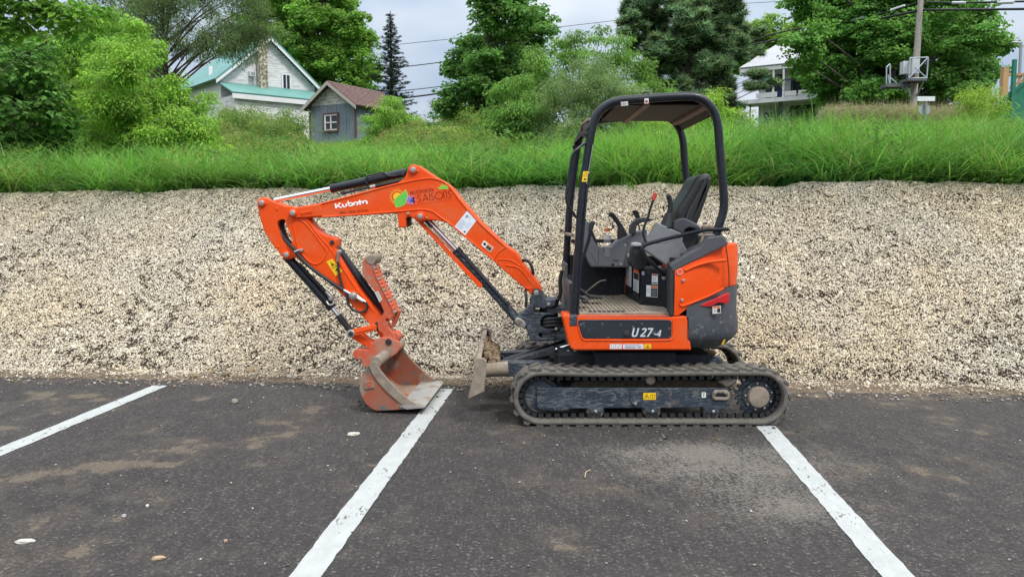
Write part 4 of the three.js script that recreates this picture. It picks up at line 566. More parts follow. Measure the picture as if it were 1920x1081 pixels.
// ---------------------------------------------------------------- thumb
{
  const out = [[687, 481.5], [694, 478], [702, 480], [703.5, 489], [701, 498], [704, 512], [712, 530], [722, 550], [730, 566], [738, 580], [738, 592], [729, 603], [727, 612], [735, 622], [741, 632], [740, 643], [731, 650], [721, 646], [717.5, 636], [717, 626], [710, 620], [707.5, 608], [711, 597], [719, 586], [716, 576], [710, 563], [703, 547], [693, 534], [684, 524], [679, 510], [679, 497], [681, 487]];
  const z = 0.115, tb = part('thumb', plate(out, z, 0.03, { F: F1, curve: 90, holes: [[[722, 597], [726, 594.6], [730, 597], [730, 601.5], [726, 604], [722, 601.5]]] }), orangeDirty, exc);
  part('side_plate', plate(out, -0.07, 0.03, { F: F1, curve: 90 }), orangeDirty, tb);
  part('tip_plate', plate([[685, 489], [686, 482], [693, 477.5], [703, 479], [704.5, 488], [698, 496], [690, 494]], z + 0.006, 0.21, { F: F1, curve: 40 }), bareSteelMat2(), tb);
  // ridged back plate between the two side plates
  const ridge = [[701, 497], [706, 514], [715, 533], [725, 553], [734, 571], [741, 586]];
  const cc = new THREE.CatmullRomCurve3(ridge.map(([u, v]) => px(u, v, 0.02, F1)), false, 'centripetal');
  part('back_plate', fin(tubeGeo(ridge.map(([u, v]) => px(u, v, 0.02, F1)), 0.034, false, 30, 8).scale(1, 1, 1), F1), orangeDirty, tb);
  for (let i = 0; i < 13; i++) { const f = (i + 0.5) / 13, p = cc.getPointAt(f), t = cc.getTangentAt(f), nn = V3(t.y, -t.x, 0).multiplyScalar(t.y < 0 ? -1 : 1); const s = new THREE.Shape([V2(-0.016, 0), V2(0.020, 0), V2(0.010, 0.012)]); const e = new THREE.ExtrudeGeometry(s, { depth: 0.20, bevelEnabled: true, bevelThickness: 0.002, bevelSize: 0.002, bevelSegments: 1 }); const m4 = new THREE.Matrix4().makeBasis(t, nn, V3(0, 0, 1).multiplyScalar(1)); e.translate(0, 0, -0.085); e.applyMatrix4(m4.setPosition(p.x + nn.x * 0.012, p.y + nn.y * 0.012, 0.005)); e.computeVertexNormals(); part('grip_tooth', fin(e, F1), i % 3 ? orangeDirty : muddySteel, tb); }
  part('part_label', decal([[702, 547.5], [708.5, 545], [717, 561.5], [711, 566]], z + 0.003, F1), sticker(48, 100, (x, w, h) => { x.fillStyle = '#c9c6bd'; x.fillRect(0, 0, w, h); x.fillStyle = '#8d8a82'; for (let i = 0; i < 7; i++) x.fillRect(8, 12 + i * 12, 30, 4); }), tb, 'scuffed white label');
  pin(728, 641, z, 0.04, 0.026, F1, tb, orangeDirty, darkMetal); part('rim_ring', disc(737, 633, z - 0.04, 0.05, 0.12, F1), orangeDirty, tb);
  part('stop_plate', plate([[739, 612], [748, 590], [750, 583], [744, 580], [737, 596], [733, 612]], 0.02, 0.06, { F: F1 }), orangeDirty, tb);
}
function bareSteelMat2() { return M({ map: clone(mudTex, 3), roughness: 0.7, metalness: 0.1 }); }

// ---------------------------------------------------------------- upper structure
const SIDE = 0.66;
const bodyLow = part('lower_body', plate([[1055, 594], [1058, 590], [1083, 592], [1289, 592.5], [1296.5, 656], [1076, 656.5], [1070, 652], [1066.5, 645]], SIDE, 0.26, { bevel: 0.012 }), orange, exc);
part('lower_body', plate([[1058, 592], [1289, 592.5], [1296.5, 656], [1076, 656.5], [1066.5, 645]], -SIDE + 0.24, 0.24, { bevel: 0.012 }).translate(0, 0, 0), orange, exc);
part('frame_core', cuboid(0.44, 1.5, 0.585, 0.80, -0.41, 0.395), deadBlack, exc);
part('rim_bead', merge([hose([[1084.5, 611], [1090, 631], [1094, 636.2], [1110, 637], [1250, 637], [1259, 636], [1262, 632], [1262, 600]], SIDE, 0.0065, { seg: 70 })]), orange, bodyLow);
const panel = part('side_panel', plate([[1084.5, 602], [1086, 599.5], [1256, 599.5], [1259.5, 603], [1259.5, 630], [1256, 634.2], [1097, 634.5], [1091.5, 631], [1084.5, 611]], SIDE + 0.006, 0.02, { bevel: 0.004 }), wornPanel(), exc);
function wornPanel() { const t = tex(512, (x, y) => { let c = lerp3([0.010, 0.014, 0.022], [0.020, 0.026, 0.036], fb(x, y, 8, 4)); return lerp3(c, [0.19, 0.20, 0.21], 0.5 * sstep(0.70, 0.78, fb(x, y, 26, 4)) + 0.2 * scratch(x, y, 12, 6, 0.88)); }, { srgb: true }); return M({ map: clone(t, 1.2), roughness: 0.45, clearcoat: 0.2, clearcoatRoughness: 0.3 }); }
part('panel_trim', hose([[1088, 599.8], [1250, 599.8], [1258, 600.4], [1259.4, 604]], SIDE + 0.006, 0.0035), slate, panel);
part('model_lettering', decal([[1181, 611], [1264, 611], [1264, 634], [1181, 634]], SIDE + 0.0085), print(512, 128, (x, w, h) => { x.clearRect(0, 0, w, h); x.fillStyle = '#c6ccd2'; x.save(); x.transform(1, 0, -0.28, 1, 32, 0); x.font = 'bold 128px sans-serif'; x.textBaseline = 'alphabetic'; x.fillText('U', 4, 112, 110); x.fillText('27', 112, 112, 178); x.font = 'bold 96px sans-serif'; x.fillText('-4', 272, 110, 130); x.restore(); }), panel, 'silver slanted lettering U27-4');
part('panel_lock', merge([disc(1175, 626, SIDE + 0.014, 0.024, 0.012), disc(1175, 626.5, SIDE + 0.02, 0.011, 0.012)]), plastic, panel);
part('sill', bx(1082, 592.4, 1262, 598.5, SIDE - 0.002, 0.03), black, exc);
{ // strip of labels along the bottom edge
  part('pictogram_label', decal([[1143.5, 644.6], [1166, 644.6], [1166, 653.8], [1143.5, 653.8]], SIDE + 0.0025), sticker(160, 64, (x, w, h) => { x.fillStyle = '#d9d2d0'; x.fillRect(0, 0, w, h); x.fillStyle = '#9a7f86'; for (let i = 0; i < 5; i++) { x.fillRect(12 + i * 30, 14 + (i % 2) * 18, 14, 10); x.fillRect(16 + i * 29, 40, 8, 12); } }), bodyLow, 'white pictogram label');
  part('patent_label', decal([[1168, 644.6], [1207, 644.6], [1207, 653.8], [1168, 653.8]], SIDE + 0.0025), sticker(256, 64, (x, w, h) => { x.fillStyle = '#d6d3d6'; x.fillRect(0, 0, w, h); x.fillStyle = '#8c8898'; x.fillRect(30, 10, 180, 6); x.fillRect(20, 22, 210, 5); x.fillRect(26, 36, 130, 18); x.fillRect(176, 34, 50, 18); }), bodyLow, 'white printed label');
  part('warning_sticker', decal([[1208.5, 644.6], [1221, 644.6], [1221, 653.8], [1208.5, 653.8]], SIDE + 0.0025), sticker(80, 64, (x, w, h) => { x.fillStyle = '#f0bb12'; x.fillRect(0, 0, w, h); x.strokeStyle = '#4a3806'; x.lineWidth = 5; x.beginPath(); x.moveTo(40, 12); x.lineTo(66, 54); x.lineTo(14, 54); x.closePath(); x.stroke(); x.fillStyle = '#4a3806'; x.fillRect(32, 32, 16, 16); }), bodyLow, 'yellow warning sticker');
}
// walls that follow a plan outline: near side, rounded tail, far side
function planOutline(x0, x1, xr, n = 2.6, halfW = SIDE, seg = 28) { const o = [V2(x0, halfW)]; for (let i = 0; i <= seg; i++) { const t = Math.PI / 2 - Math.PI * i / seg, c = Math.cos(t), s = Math.sin(t); o.push(V2(x1 + (xr - x1) * Math.pow(Math.abs(c), 2 / n), halfW * Math.sign(s) * Math.pow(Math.abs(s), 2 / n))); } o.push(V2(x0, -halfW)); return o; }
function curtain(o, yb, yt, rows, lean, cap = true) {
  const pos = [], idx = [], n = o.length;
  for (let j = 0; j <= rows; j++) for (let i = 0; i < n; i++) { const f = j / rows, a = o[Math.max(0, i - 1)], b = o[Math.min(n - 1, i + 1)], nx = (a.y - b.y), nz = -(a.x - b.x), l = Math.hypot(nx, nz) || 1, k = lean(f); const nxx = nx / l, nzz = nz / l; pos.push(o[i].x + nxx * k - BASE.x, mix(yb(o[i].x), yt(o[i].x), f), o[i].y + nzz * k * (o[i].y > 0 ? 1 : 1)); }
  for (let j = 0; j < rows; j++) for (let i = 0; i + 1 < n; i++) { const a = i + j * n, b = a + n; idx.push(a, a + 1, b, b, a + 1, b + 1); }
  const tri = THREE.ShapeUtils.triangulateShape(o.map((p) => V2(p.x, p.y)), []);
  if (cap) for (const base of [0, rows * n]) for (const [a, b, c] of tri) idx.push(base + a, base + b, base + c);
  let g = new THREE.BufferGeometry(); g.setAttribute('position', new THREE.Float32BufferAttribute(pos, 3)); g.setIndex(idx); g = g.toNonIndexed(); g.computeVertexNormals();
  return metricUV(smoothNormals(g, 0.7));
}
function smoothNormals(g, cosLimit) { const p = g.attributes.position, n = g.attributes.normal, map = new Map(), out = new Float32Array(n.count * 3); for (let i = 0; i < p.count; i++) { const k = Math.round(p.getX(i) * 2e3) + ',' + Math.round(p.getY(i) * 2e3) + ',' + Math.round(p.getZ(i) * 2e3); (map.get(k) ?? map.set(k, []).get(k)).push(i); } for (const l of map.values()) for (const i of l) { let x = 0, y = 0, z = 0; for (const j of l) { const d = n.getX(i) * n.getX(j) + n.getY(i) * n.getY(j) + n.getZ(i) * n.getZ(j); if (d > cosLimit) { x += n.getX(j); y += n.getY(j); z += n.getZ(j); } } const q = Math.hypot(x, y, z) || 1; out.set([x / q, y / q, z / q], i * 3); } g.setAttribute('normal', new THREE.BufferAttribute(out, 3)); return g; }
const W = (u, v, off = SIDE) => { const p = px(u, v, off); return V2(p.x + BASE.x, p.y); };   // world x and height of a survey point
{
  const hb = W(1286, 575), ht = W(1367, 539), tl = W(1267, 506), tr = W(1362, 460);
  const yEdge = (x) => mix(hb.y, ht.y, clamp((x - hb.x) / (ht.x - hb.x))), yTop = (x) => mix(tl.y, tr.y, clamp((x - tl.x) / (tr.x - tl.x)));
  const xL = W(1265, 540).x, xC = W(1288, 620).x, yLow = W(1300, 656).y;
  const cwOut = planOutline(W(1291, 600).x, 1.29, 1.745), hoodOut = planOutline(xL, 1.20, 1.735, 2.7, SIDE - 0.004);
  const cw = part('counterweight', curtain(cwOut, () => yLow, (x) => x < 1.3 ? W(1292, 594).y : W(1292, 594).y + 0.02 * (x - 1.3), 10, (f) => -0.09 * Math.pow(1 - clamp(f / 0.45), 2) + 0.012 * Math.sin(f * Math.PI)), slateWorn, exc);
  const band = part('upper_counterweight', curtain(planOutline(W(1287.5, 590).x, 1.29, 1.738, 2.6, SIDE - 0.003), () => W(1292, 595).y, (x) => yEdge(x) - 0.004, 6, (f) => 0.004), slate, cw);
  const yMid = yEdge;
  const hood = part('engine_hood', curtain(hoodOut, (x) => x < hb.x ? W(1270, 591).y : yMid(x), (x) => yTop(x), 8, (f) => 0.004 + 0.008 * Math.sin(f * Math.PI)), orange, exc);
  part('hood_crease', merge([hose([[1285, 507], [1305, 498], [1330, 491], [1362, 487.5]], SIDE + 0.002, 0.0115, { seg: 30 }), hose([[1274, 569], [1278, 573], [1290, 570], [1330, 554], [1358, 540]], SIDE + 0.004, 0.0085, { seg: 40 })]), orange, hood);
  part('panel_seam', hose([[1361, 460], [1364, 480], [1367, 510], [1367.5, 538]], SIDE - 0.033, 0.004), plastic, hood);
  for (const [u, v] of [[1282, 525.5], [1279.5, 562.5]]) part('bolt', disc(u, v, SIDE + 0.018, 0.011, 0.012), zinc, hood);
  part('round_sticker', disc(1274.5, 509.5, SIDE + 0.0075, 0.021, 0.004), M({ color: new THREE.Color().setRGB(0.75, 0.10, 0.06), roughness: 0.4 }), hood, 'round red sticker'); part('sticker_ring', fin2(new THREE.TorusGeometry(0.02, 0.002, 6, 30), W(1274.5, 509.5).x - BASE.x, W(1274.5, 509.5).y, SIDE + 0.009), M({ color: new THREE.Color().setRGB(0.8, 0.5, 0.4), roughness: 0.4 }), hood);
  part('tail_lamp', plate([[1313.5, 571.5], [1326, 565.5], [1340, 560.5], [1360, 551.5], [1368, 549], [1369, 561], [1363, 570.5], [1356, 567.5], [1347, 567], [1340, 571], [1336, 574], [1320, 574.5]], SIDE + 0.003, 0.10, { bevel: 0.004 }), M({ color: new THREE.Color().setRGB(0.55, 0.012, 0.018), roughness: 0.25, clearcoat: 0.8 }), cw, 'red flame-shaped reflector');
  part('caution_label', decal([[1336.5, 574.5], [1352, 572.5], [1352, 586.5], [1336.5, 588]], SIDE + 0.0095), sticker(96, 90, (x, w, h) => { x.fillStyle = '#dcd8d2'; x.fillRect(0, 0, w, h); x.fillStyle = '#c9622a'; x.fillRect(6, 4, w - 12, 22); x.fillStyle = '#1f1f22'; x.fillRect(52, 30, 38, 52); x.beginPath(); x.arc(28, 56, 15, 0, 7); x.lineWidth = 4; x.strokeStyle = '#333'; x.stroke(); x.fillRect(25, 44, 6, 24); }), cw, 'caution label with orange heading');
  part('tie_down_recess', plate([[1357, 622], [1360, 610], [1367, 603.5], [1378, 606], [1376, 618], [1366, 630], [1358, 632]], 0.50, 0.08, { curve: 30 }), plastic, cw);
  part('small_label', decal([[1366, 622.5], [1371.5, 622], [1370, 630], [1365, 630.5]], 0.515), sticker(32, 40, (x, w, h) => { x.fillStyle = '#d5d5d2'; x.fillRect(0, 0, w, h); }), cw); part('yellow_label', decal([[1357, 637], [1361, 635], [1357, 645], [1352.5, 646]], 0.595), sticker(32, 40, (x, w, h) => { x.fillStyle = '#cfa514'; x.fillRect(0, 0, w, h); }), cw);
  part('top_trim', plate([[1255.5, 497], [1263, 492.5], [1290, 476], [1313, 463.5], [1325, 449], [1330, 444.5], [1357, 441], [1366, 456], [1361, 460.5], [1268, 505.5], [1262, 510]], SIDE + 0.004, 0.10, { bevel: 0.008 }), slate, exc);
  part('front_post', bx(1255.5, 494, 1264.5, 591, SIDE - 0.002, 0.10), plastic, exc);
  part('hood_top', plate([[1290, 478], [1313, 466], [1360, 446], [1366, 458], [1290, 500]], 0.55, 1.1, { bevel: 0.01 }), slate, exc);
}
// ---------------------------------------------------------------- cab floor and interior
const FLOOR = 0.815;
const X = (u, off, v = 560) => px(u, v, off).x + BASE.x;
{
  const ft = tex(512, (x, y) => { const n = fb(x, y, 10, 5); return mul3(lerp3([0.15, 0.12, 0.09], [0.36, 0.31, 0.24], n), 0.8 + 0.4 * fb(x, y, 80, 2)); }, { srgb: true });
  const fl = part('floor_mat', cuboid(X(1086, 0.6), X(1262, 0.6), FLOOR - 0.03, FLOOR, -0.6, 0.61), M({ map: clone(ft, 1.5), roughness: 0.95, bumpMap: clone(grainBump, 4), bumpScale: 0.003 }), exc);
  for (let i = 0; i < 15; i++) { const x = X(1092, 0.55) + 0.032 * i; part('mat_rib', cuboid(x, x + 0.013, FLOOR - 0.004, FLOOR + 0.007, -0.5, 0.56, 0.003), fl.material, fl); }
  for (let i = 0; i < 8; i++) { const x = X(1104, 0.57) + 0.034 * i; part('mat_pad', cuboid(x, x + 0.022, FLOOR - 0.002, FLOOR + 0.010, 0.565, 0.60, 0.003), plastic, fl); }
  part('front_plate', merge([cuboid(X(1069, 0.6), X(1069, 0.6) + 0.03, 0.76, 1.02, -0.42, 0.52), cuboid(X(1069, 0.6) + 0.002, X(1069, 0.6) + 0.02, 1.0, 1.13, -0.42, 0.05)]), slateWorn, exc);
  part('inner_wall', cuboid(X(1086, 0.6), X(1262, 0.6), FLOOR, 1.17, -0.63, -0.60), deadBlack, exc);
  part('seat_back_wall', cuboid(X(1250, 0.2), X(1250, 0.2) + 0.05, FLOOR, 1.2, -0.6, 0.55), deadBlack, exc);
  // seat base: angled box
  const A = [X(1172, -0.6), -0.6], Bp = [X(1201, 0.115), 0.115], C = [X(1252, 0.28), 0.28], D = [X(1290, 0.28), 0.28], E = [X(1290, 0.28), -0.6];
  const box = (y0, y1, k = 0) => { const s = new THREE.Shape([A, Bp, C, D, E].map(([x, z]) => V2(x + k, -z))); const g = new THREE.ExtrudeGeometry(s, { depth: y1 - y0, bevelEnabled: true, bevelThickness: 0.006, bevelSize: 0.006, bevelOffset: -0.006, bevelSegments: 2 }); g.rotateX(-Math.PI / 2); g.translate(-BASE.x, y0, 0); return metricUV(g); };
  const sb = part('seat_base', box(FLOOR, 1.105), black, exc); part('seat_base_lip', box(1.104, 1.118, -0.008), slate, sb); part('seat_base_step', merge([cuboid(X(1188, 0), X(1290, 0), 1.11, 1.20, -0.55, 0.1)]), black, sb);
  // labels on its faces
  const faceDecal = (P, R, f0, f1, y0, y1, m, label) => { const dx = R[0] - P[0], dz = R[1] - P[1], l = Math.hypot(dx, dz), nx = -dz / l, nz = dx / l, sgn = nz * 0.3 + -nx > 0 ? 1 : -1; const a = [P[0] + dx * f0, P[1] + dz * f0], b = [P[0] + dx * f1, P[1] + dz * f1], e = 0.0095 * sgn; const g = new THREE.BufferGeometry(); const v = [[a[0] + nx * e, y1, a[1] + nz * e], [b[0] + nx * e, y1, b[1] + nz * e], [b[0] + nx * e, y0, b[1] + nz * e], [a[0] + nx * e, y0, a[1] + nz * e]]; g.setAttribute('position', new THREE.Float32BufferAttribute([0, 3, 1, 1, 3, 2].flatMap((k) => [v[k][0] - BASE.x, v[k][1], v[k][2]]), 3)); const u = [[0, 1], [1, 1], [1, 0], [0, 0]]; g.setAttribute('uv', new THREE.Float32BufferAttribute([0, 3, 1, 1, 3, 2].flatMap((k) => u[k]), 2)); g.computeVertexNormals(); part('instruction_label', g, m, sb, label); };
  const textLabel = (head, two) => sticker(128, 256, (x, w, h) => { x.fillStyle = '#c8cacc'; x.fillRect(0, 0, w, h); if (head) { x.fillStyle = '#cf5a24'; x.fillRect(0, 0, w, 30); x.fillStyle = '#2a2a2c'; x.fillRect(8, 34, w - 16, 60); } x.fillStyle = '#8f9296'; for (let i = head ? 13 : 2; i < 28; i++) x.fillRect(10, i * 8 + 6, 70 + (i * 29) % 40, 3); if (two) { x.fillStyle = '#26282c'; x.fillRect(0, h - 50, w, 50); } });
  faceDecal(A, Bp, 0.12, 0.50, 0.88, 1.09, textLabel(false, true), 'tall white instruction label'); faceDecal(A, Bp, 0.62, 0.97, 0.86, 1.085, textLabel(true, true), 'tall instruction label with orange heading');
  faceDecal(A, Bp, 0.02, 0.11, 0.84, 0.98, sticker(32, 128, (x, w, h) => { x.fillStyle = '#b8502a'; x.fillRect(0, 0, w, h); }));
  faceDecal(Bp, C, 0.24, 0.66, 0.885, 0.975, sticker(160, 150, (x, w, h) => { x.fillStyle = '#dfe2e4'; x.fillRect(0, 0, w, h); x.fillStyle = '#d3662a'; x.fillRect(64, 4, 92, 26); x.fillStyle = '#35383b'; x.fillRect(64, 34, 92, 110); x.fillStyle = '#9aa'; for (let i = 0; i < 5; i++) x.fillRect(72, 48 + i * 18, 74, 5); x.strokeStyle = '#4a4f55'; x.lineWidth = 4; x.beginPath(); x.arc(30, 70, 20, 0, 7); x.stroke(); }), 'wide caution label with orange heading');
  faceDecal(Bp, C, 0.44, 0.66, 0.985, 1.065, sticker(96, 140, (x, w, h) => { x.fillStyle = '#dfe2e4'; x.fillRect(0, 0, w, h); x.fillStyle = '#b5532a'; x.fillRect(6, 4, w - 12, 20); x.strokeStyle = '#5a6068'; x.lineWidth = 4; x.beginPath(); x.moveTo(24, 40); x.lineTo(28, 100); x.moveTo(70, 36); x.lineTo(40, 70); x.lineTo(74, 98); x.stroke(); x.fillStyle = '#5a6068'; x.fillRect(6, 112, w - 12, 20); }), 'small caution label');
  faceDecal(Bp, C, 0.06, 0.16, 1.05, 1.08, sticker(32, 32, (x, w, h) => { x.fillStyle = '#9da1a5'; x.fillRect(0, 0, w, h); }));
  // rubber boot and levers beside the seat
  const bt = part('lever_boot', merge([0, 1, 2, 3].map((i) => disc(1197 + i * 0.8, 470 + i * 6.5, 0.16 - i * 0.004, 0.052 + 0.006 * i, 0.12))), plastic, exc);
  part('switch_lever', merge([plate([[1184.5, 455.5], [1194, 453.8], [1203, 456], [1203, 461.5], [1190, 462], [1184.5, 460.5]], 0.18, 0.05, { bevel: 0.008 })]), zincGrey(), bt); part('switch_lever', plate([[1177, 476], [1182, 475], [1183.5, 480], [1182.5, 484.5], [1178, 482]], 0.05, 0.04, { bevel: 0.006 }), zincGrey(), bt);
}
function zincGrey() { return M({ color: new THREE.Color().setRGB(0.42, 0.43, 0.44), roughness: 0.5 }); }
// far console (right-hand side of the operator)
{
  const o = -0.36, cn = part('side_console', plate([[1087, 440], [1091, 416], [1097, 413.5], [1103.5, 415.5], [1110, 427], [1117, 445], [1121, 457], [1124, 462], [1136, 463], [1146, 462], [1152, 456], [1158, 450.5], [1170, 444.5], [1184, 439], [1200, 433], [1214, 430], [1216, 452], [1190, 466], [1184, 485], [1181, 500], [1178, 501], [1110, 500.5], [1106, 494], [1100, 478], [1092, 462]], o, 0.20, { bevel: 0.014 }), consoleGrey, exc);
  part('console_seam', merge([hose([[1123.5, 463], [1122, 478], [1121, 499.5]], o, 0.0022), hose([[1092, 458], [1104, 470], [1113, 484], [1118, 499]], o, 0.0022), hose([[1178, 458], [1174, 476], [1170, 499]], o, 0.0022)]), slate, cn);
  part('display_panel', plate([[1104, 419], [1107, 422], [1121, 455], [1119, 457], [1113, 450], [1105, 428]], o + 0.004, 0.02, { bevel: 0.003 }), plastic, cn);
  for (const [u, v] of [[1172.5, 459.5], [1165.5, 495.5]]) part('screw', disc(u, v, o + 0.006, 0.011, 0.012), zincGrey(), cn);
  part('cup_recess', plate([[1131, 463], [1145, 463], [1142, 479], [1134, 479]], o + 0.0025, 0.01, { bevel: 0.001 }), slate, cn); part('keyhole', disc(1149, 496, o + 0.004, 0.012, 0.01), plastic, cn); part('handle_groove', hose([[1149, 486.5], [1154, 488], [1160, 487.5]], o + 0.002, 0.004), slate, cn);
  part('tray', bx(1116, 448.5, 1160, 455, -0.5, 0.14), plastic, cn);
  const yw = part('warning_sticker', decal([[1222, 423], [1227, 421], [1224.5, 429.5], [1218.5, 432]], -0.1), sticker(32, 40, (x, w, h) => { x.fillStyle = '#d9b92a'; x.fillRect(0, 0, w, h); }), cn);
  // joystick: grip, neck and rubber bellows
  const stick = (name, grip, bell, off, rings) => {
    const g = part(name, hose(grip, off, 0.020, { seg: 30, rad: 12 }), plastic, exc); const e = px(grip[0][0], grip[0][1], off), s = new THREE.SphereGeometry(0.022, 16, 12); s.translate(e.x, e.y, e.z); part('grip_cap', metricUV(s), plastic, g);
    const a = px(bell[0][0], bell[0][1], off), b = px(bell[1][0], bell[1][1], off), l = a.distanceTo(b), pts = [V2(0, 0)]; for (let i = 0; i <= rings; i++) { const f = i / rings, r = mix(0.062, 0.026, f); pts.push(V2(r, f * l)); if (i < rings) pts.push(V2(r * 0.80, (f + 0.5 / rings) * l)); } pts.push(V2(0, l));
    const lg = new THREE.LatheGeometry(pts, 24); lg.applyQuaternion(new THREE.Quaternion().setFromUnitVectors(V3(0, 1, 0), a.clone().sub(b).normalize())); lg.translate(b.x, b.y, b.z); part('bellows', metricUV(lg), plastic, g);
  };
  stick('joystick', [[1146, 402], [1149, 403.5], [1155, 411], [1160, 419], [1164, 426]], [[1163, 424], [1169, 450]], -0.43, 5);
  stick('joystick', [[1254.5, 369], [1256.5, 375], [1257.5, 384], [1256.5, 393], [1254, 402]], [[1254.5, 399], [1250, 427]], 0.24, 5);
  const hl = part('hand_lever', merge([hose([[1193, 410, -0.5], [1197, 420, -0.5], [1201, 433, -0.5]], 0, 0.007), plate([[1186, 396], [1189, 394], [1196, 394.5], [1200, 405], [1202, 410], [1195, 411], [1190, 404]], -0.49, 0.03, { curve: 30 })]), plastic, exc);
  part('far_armrest', plate([[1181.5, 438], [1181, 428], [1185, 418], [1193, 411.5], [1206, 407.5], [1217, 408], [1226, 412.5], [1214, 415.5], [1202, 418], [1195, 423], [1193.5, 431], [1193, 438]], -0.30, 0.07, { curve: 60, bevel: 0.012 }), slate, exc);
}
// near console, red lock lever, handrail
{
  const o = 0.30, nc = part('lever_console', plate([[1233, 417], [1281, 438], [1280.5, 453], [1291.5, 474], [1268, 490.5], [1254, 500.5], [1209.5, 469], [1212.5, 450]], o, 0.09, { bevel: 0.010 }), consoleGrey, exc);
  part('console_crease', hose([[1211, 451], [1240, 455], [1270, 447], [1280, 441]], o, 0.003), consoleGrey, nc);
  part('armrest', plate([[1263, 428], [1266, 417], [1273, 410.5], [1283, 408.5], [1297, 414], [1309, 420.5], [1315, 428], [1309, 431], [1300, 427.5], [1292, 426.5], [1286, 430], [1281, 437], [1272, 434]], o - 0.01, 0.08, { curve: 60, bevel: 0.012 }), slate, exc);
  const ll = part('lock_lever', hose([[1226, 372], [1220, 390], [1214.5, 409], [1208, 425], [1206.5, 437], [1208, 445], [1211.5, 453]], 0.34, 0.0095, { seg: 40 }), black, exc); part('red_grip', rod([1225, 375], [1229.5, 362], 0.34, 0.013, { r1: 0.017 }), M({ color: new THREE.Color().setRGB(0.62, 0.055, 0.04), roughness: 0.5 }), ll, 'red lever grip');
  part('handrail', hose([[1367, 429, 0.62], [1345, 430, 0.60], [1324, 430.8, 0.57], [1281.8, 440, 0.5], [1240, 450, 0.44], [1216, 456.5, 0.42], [1207, 460.5, 0.42], [1204.6, 467, 0.42], [1208, 477, 0.41], [1230, 500, 0.36], [1245, 516, 0.31]], 0, 0.0145, { seg: 90 }), black, exc);
  part('bolt', disc(1246, 521.5, 0.33, 0.014, 0.04), zinc, exc); part('bolt', disc(1238.5, 501.5, 0.25, 0.014, 0.04), zinc, exc);
}
// seat
{
  const s = part('seat', plate([[1268, 414], [1267.5, 400], [1272, 390], [1283, 373], [1295, 354], [1306, 334], [1313, 328.5], [1325, 325], [1331, 326], [1334.5, 331], [1334, 342], [1329, 360], [1322, 384], [1312, 408], [1308, 420], [1290, 432], [1275, 432]], 0.20, 0.42, { bevel: 0.035, curve: 90 }), vinyl, exc);
  part('back_cushion', plate([[1284, 412], [1289, 396], [1300, 376], [1312, 354], [1322, 336], [1331, 329], [1335, 335], [1333, 348], [1328, 366], [1319, 392], [1309, 416], [1296, 424]], 0.225, 0.47, { bevel: 0.03, curve: 80 }), vinyl, s);
  part('seam', hose([[1289, 410], [1291, 398], [1303, 376], [1315, 353], [1325, 334], [1330, 329]], 0.226, 0.004), slate, s);
  part('cushion', plate([[1262, 446], [1266, 432], [1280, 428], [1308, 428], [1314, 440], [1312, 458], [1290, 470], [1270, 465]], 0.22, 0.44, { bevel: 0.03, curve: 50 }), vinyl, s);
  part('belt_strap', hose([[1313, 432, 0.24], [1316, 446, 0.26], [1311, 458, 0.28], [1306, 464, 0.28]], 0, 0.010), M({ color: new THREE.Color().setRGB(0.20, 0.18, 0.15), roughness: 0.9 }), s); part('belt_anchor', merge([rod([1310, 440.5, 0.3], [1340, 440.5, 0.3], 0, 0.009), rod([1320, 438, 0.3], [1314, 456, 0.3], 0, 0.012)]), muddySteel, s); part('rear_shelf', bx(1310, 436, 1350, 462, 0.2, 0.5), plastic, s);
  part('back_stay', merge([rod([1326, 367, -0.4], [1352, 363, -0.4], 0, 0.008), bx(1318, 422.5, 1348, 436, -0.35, 0.03)]), muddySteel, s);
}
// control levers and pedals at the front
{
  const l = part('travel_lever', hose([[1109, 427, 0.15], [1104, 448, 0.15], [1094, 480, 0.15], [1086, 510, 0.15], [1084, 545, 0.15]], 0, 0.014, { seg: 40 }), black, exc); part('knob', plate([[1104, 433], [1106, 418], [1110, 414], [1117, 416.5], [1114, 424], [1110, 434]], 0.17, 0.04, { curve: 40, bevel: 0.01 }), plastic, l);
  part('pedal', merge([rod([1085, 540, 0.1], [1106, 556, 0.1], 0, 0.012), plate([[1104, 553], [1130, 556], [1132, 560], [1106, 561]], 0.12, 0.1, {})]), darkMetal, exc); part('pedal', merge([rod([1085, 555, 0.35], [1104, 563, 0.35], 0, 0.012), plate([[1090, 562], [1104, 563], [1104, 569], [1092, 568]], 0.4, 0.1, {})]), darkMetal, exc);
  part('foot_bar', hose([[1098, 548, -0.35], [1122, 529, -0.35], [1128, 526, -0.35], [1136, 525, -0.35]], 0, 0.006), muddySteel, exc);
  part('front_bracket', hose([[1054, 507, -0.1], [1050, 525, -0.1], [1051, 548, -0.1], [1046, 562, -0.1], [1043, 570, -0.1]], 0, 0.016), plastic, exc);
  part('hose_loom', hose([[1070, 515, 0.2], [1066, 540, 0.2], [1067, 560, 0.25], [1064, 585, 0.3]], 0, 0.02), hoseMat, exc);
}
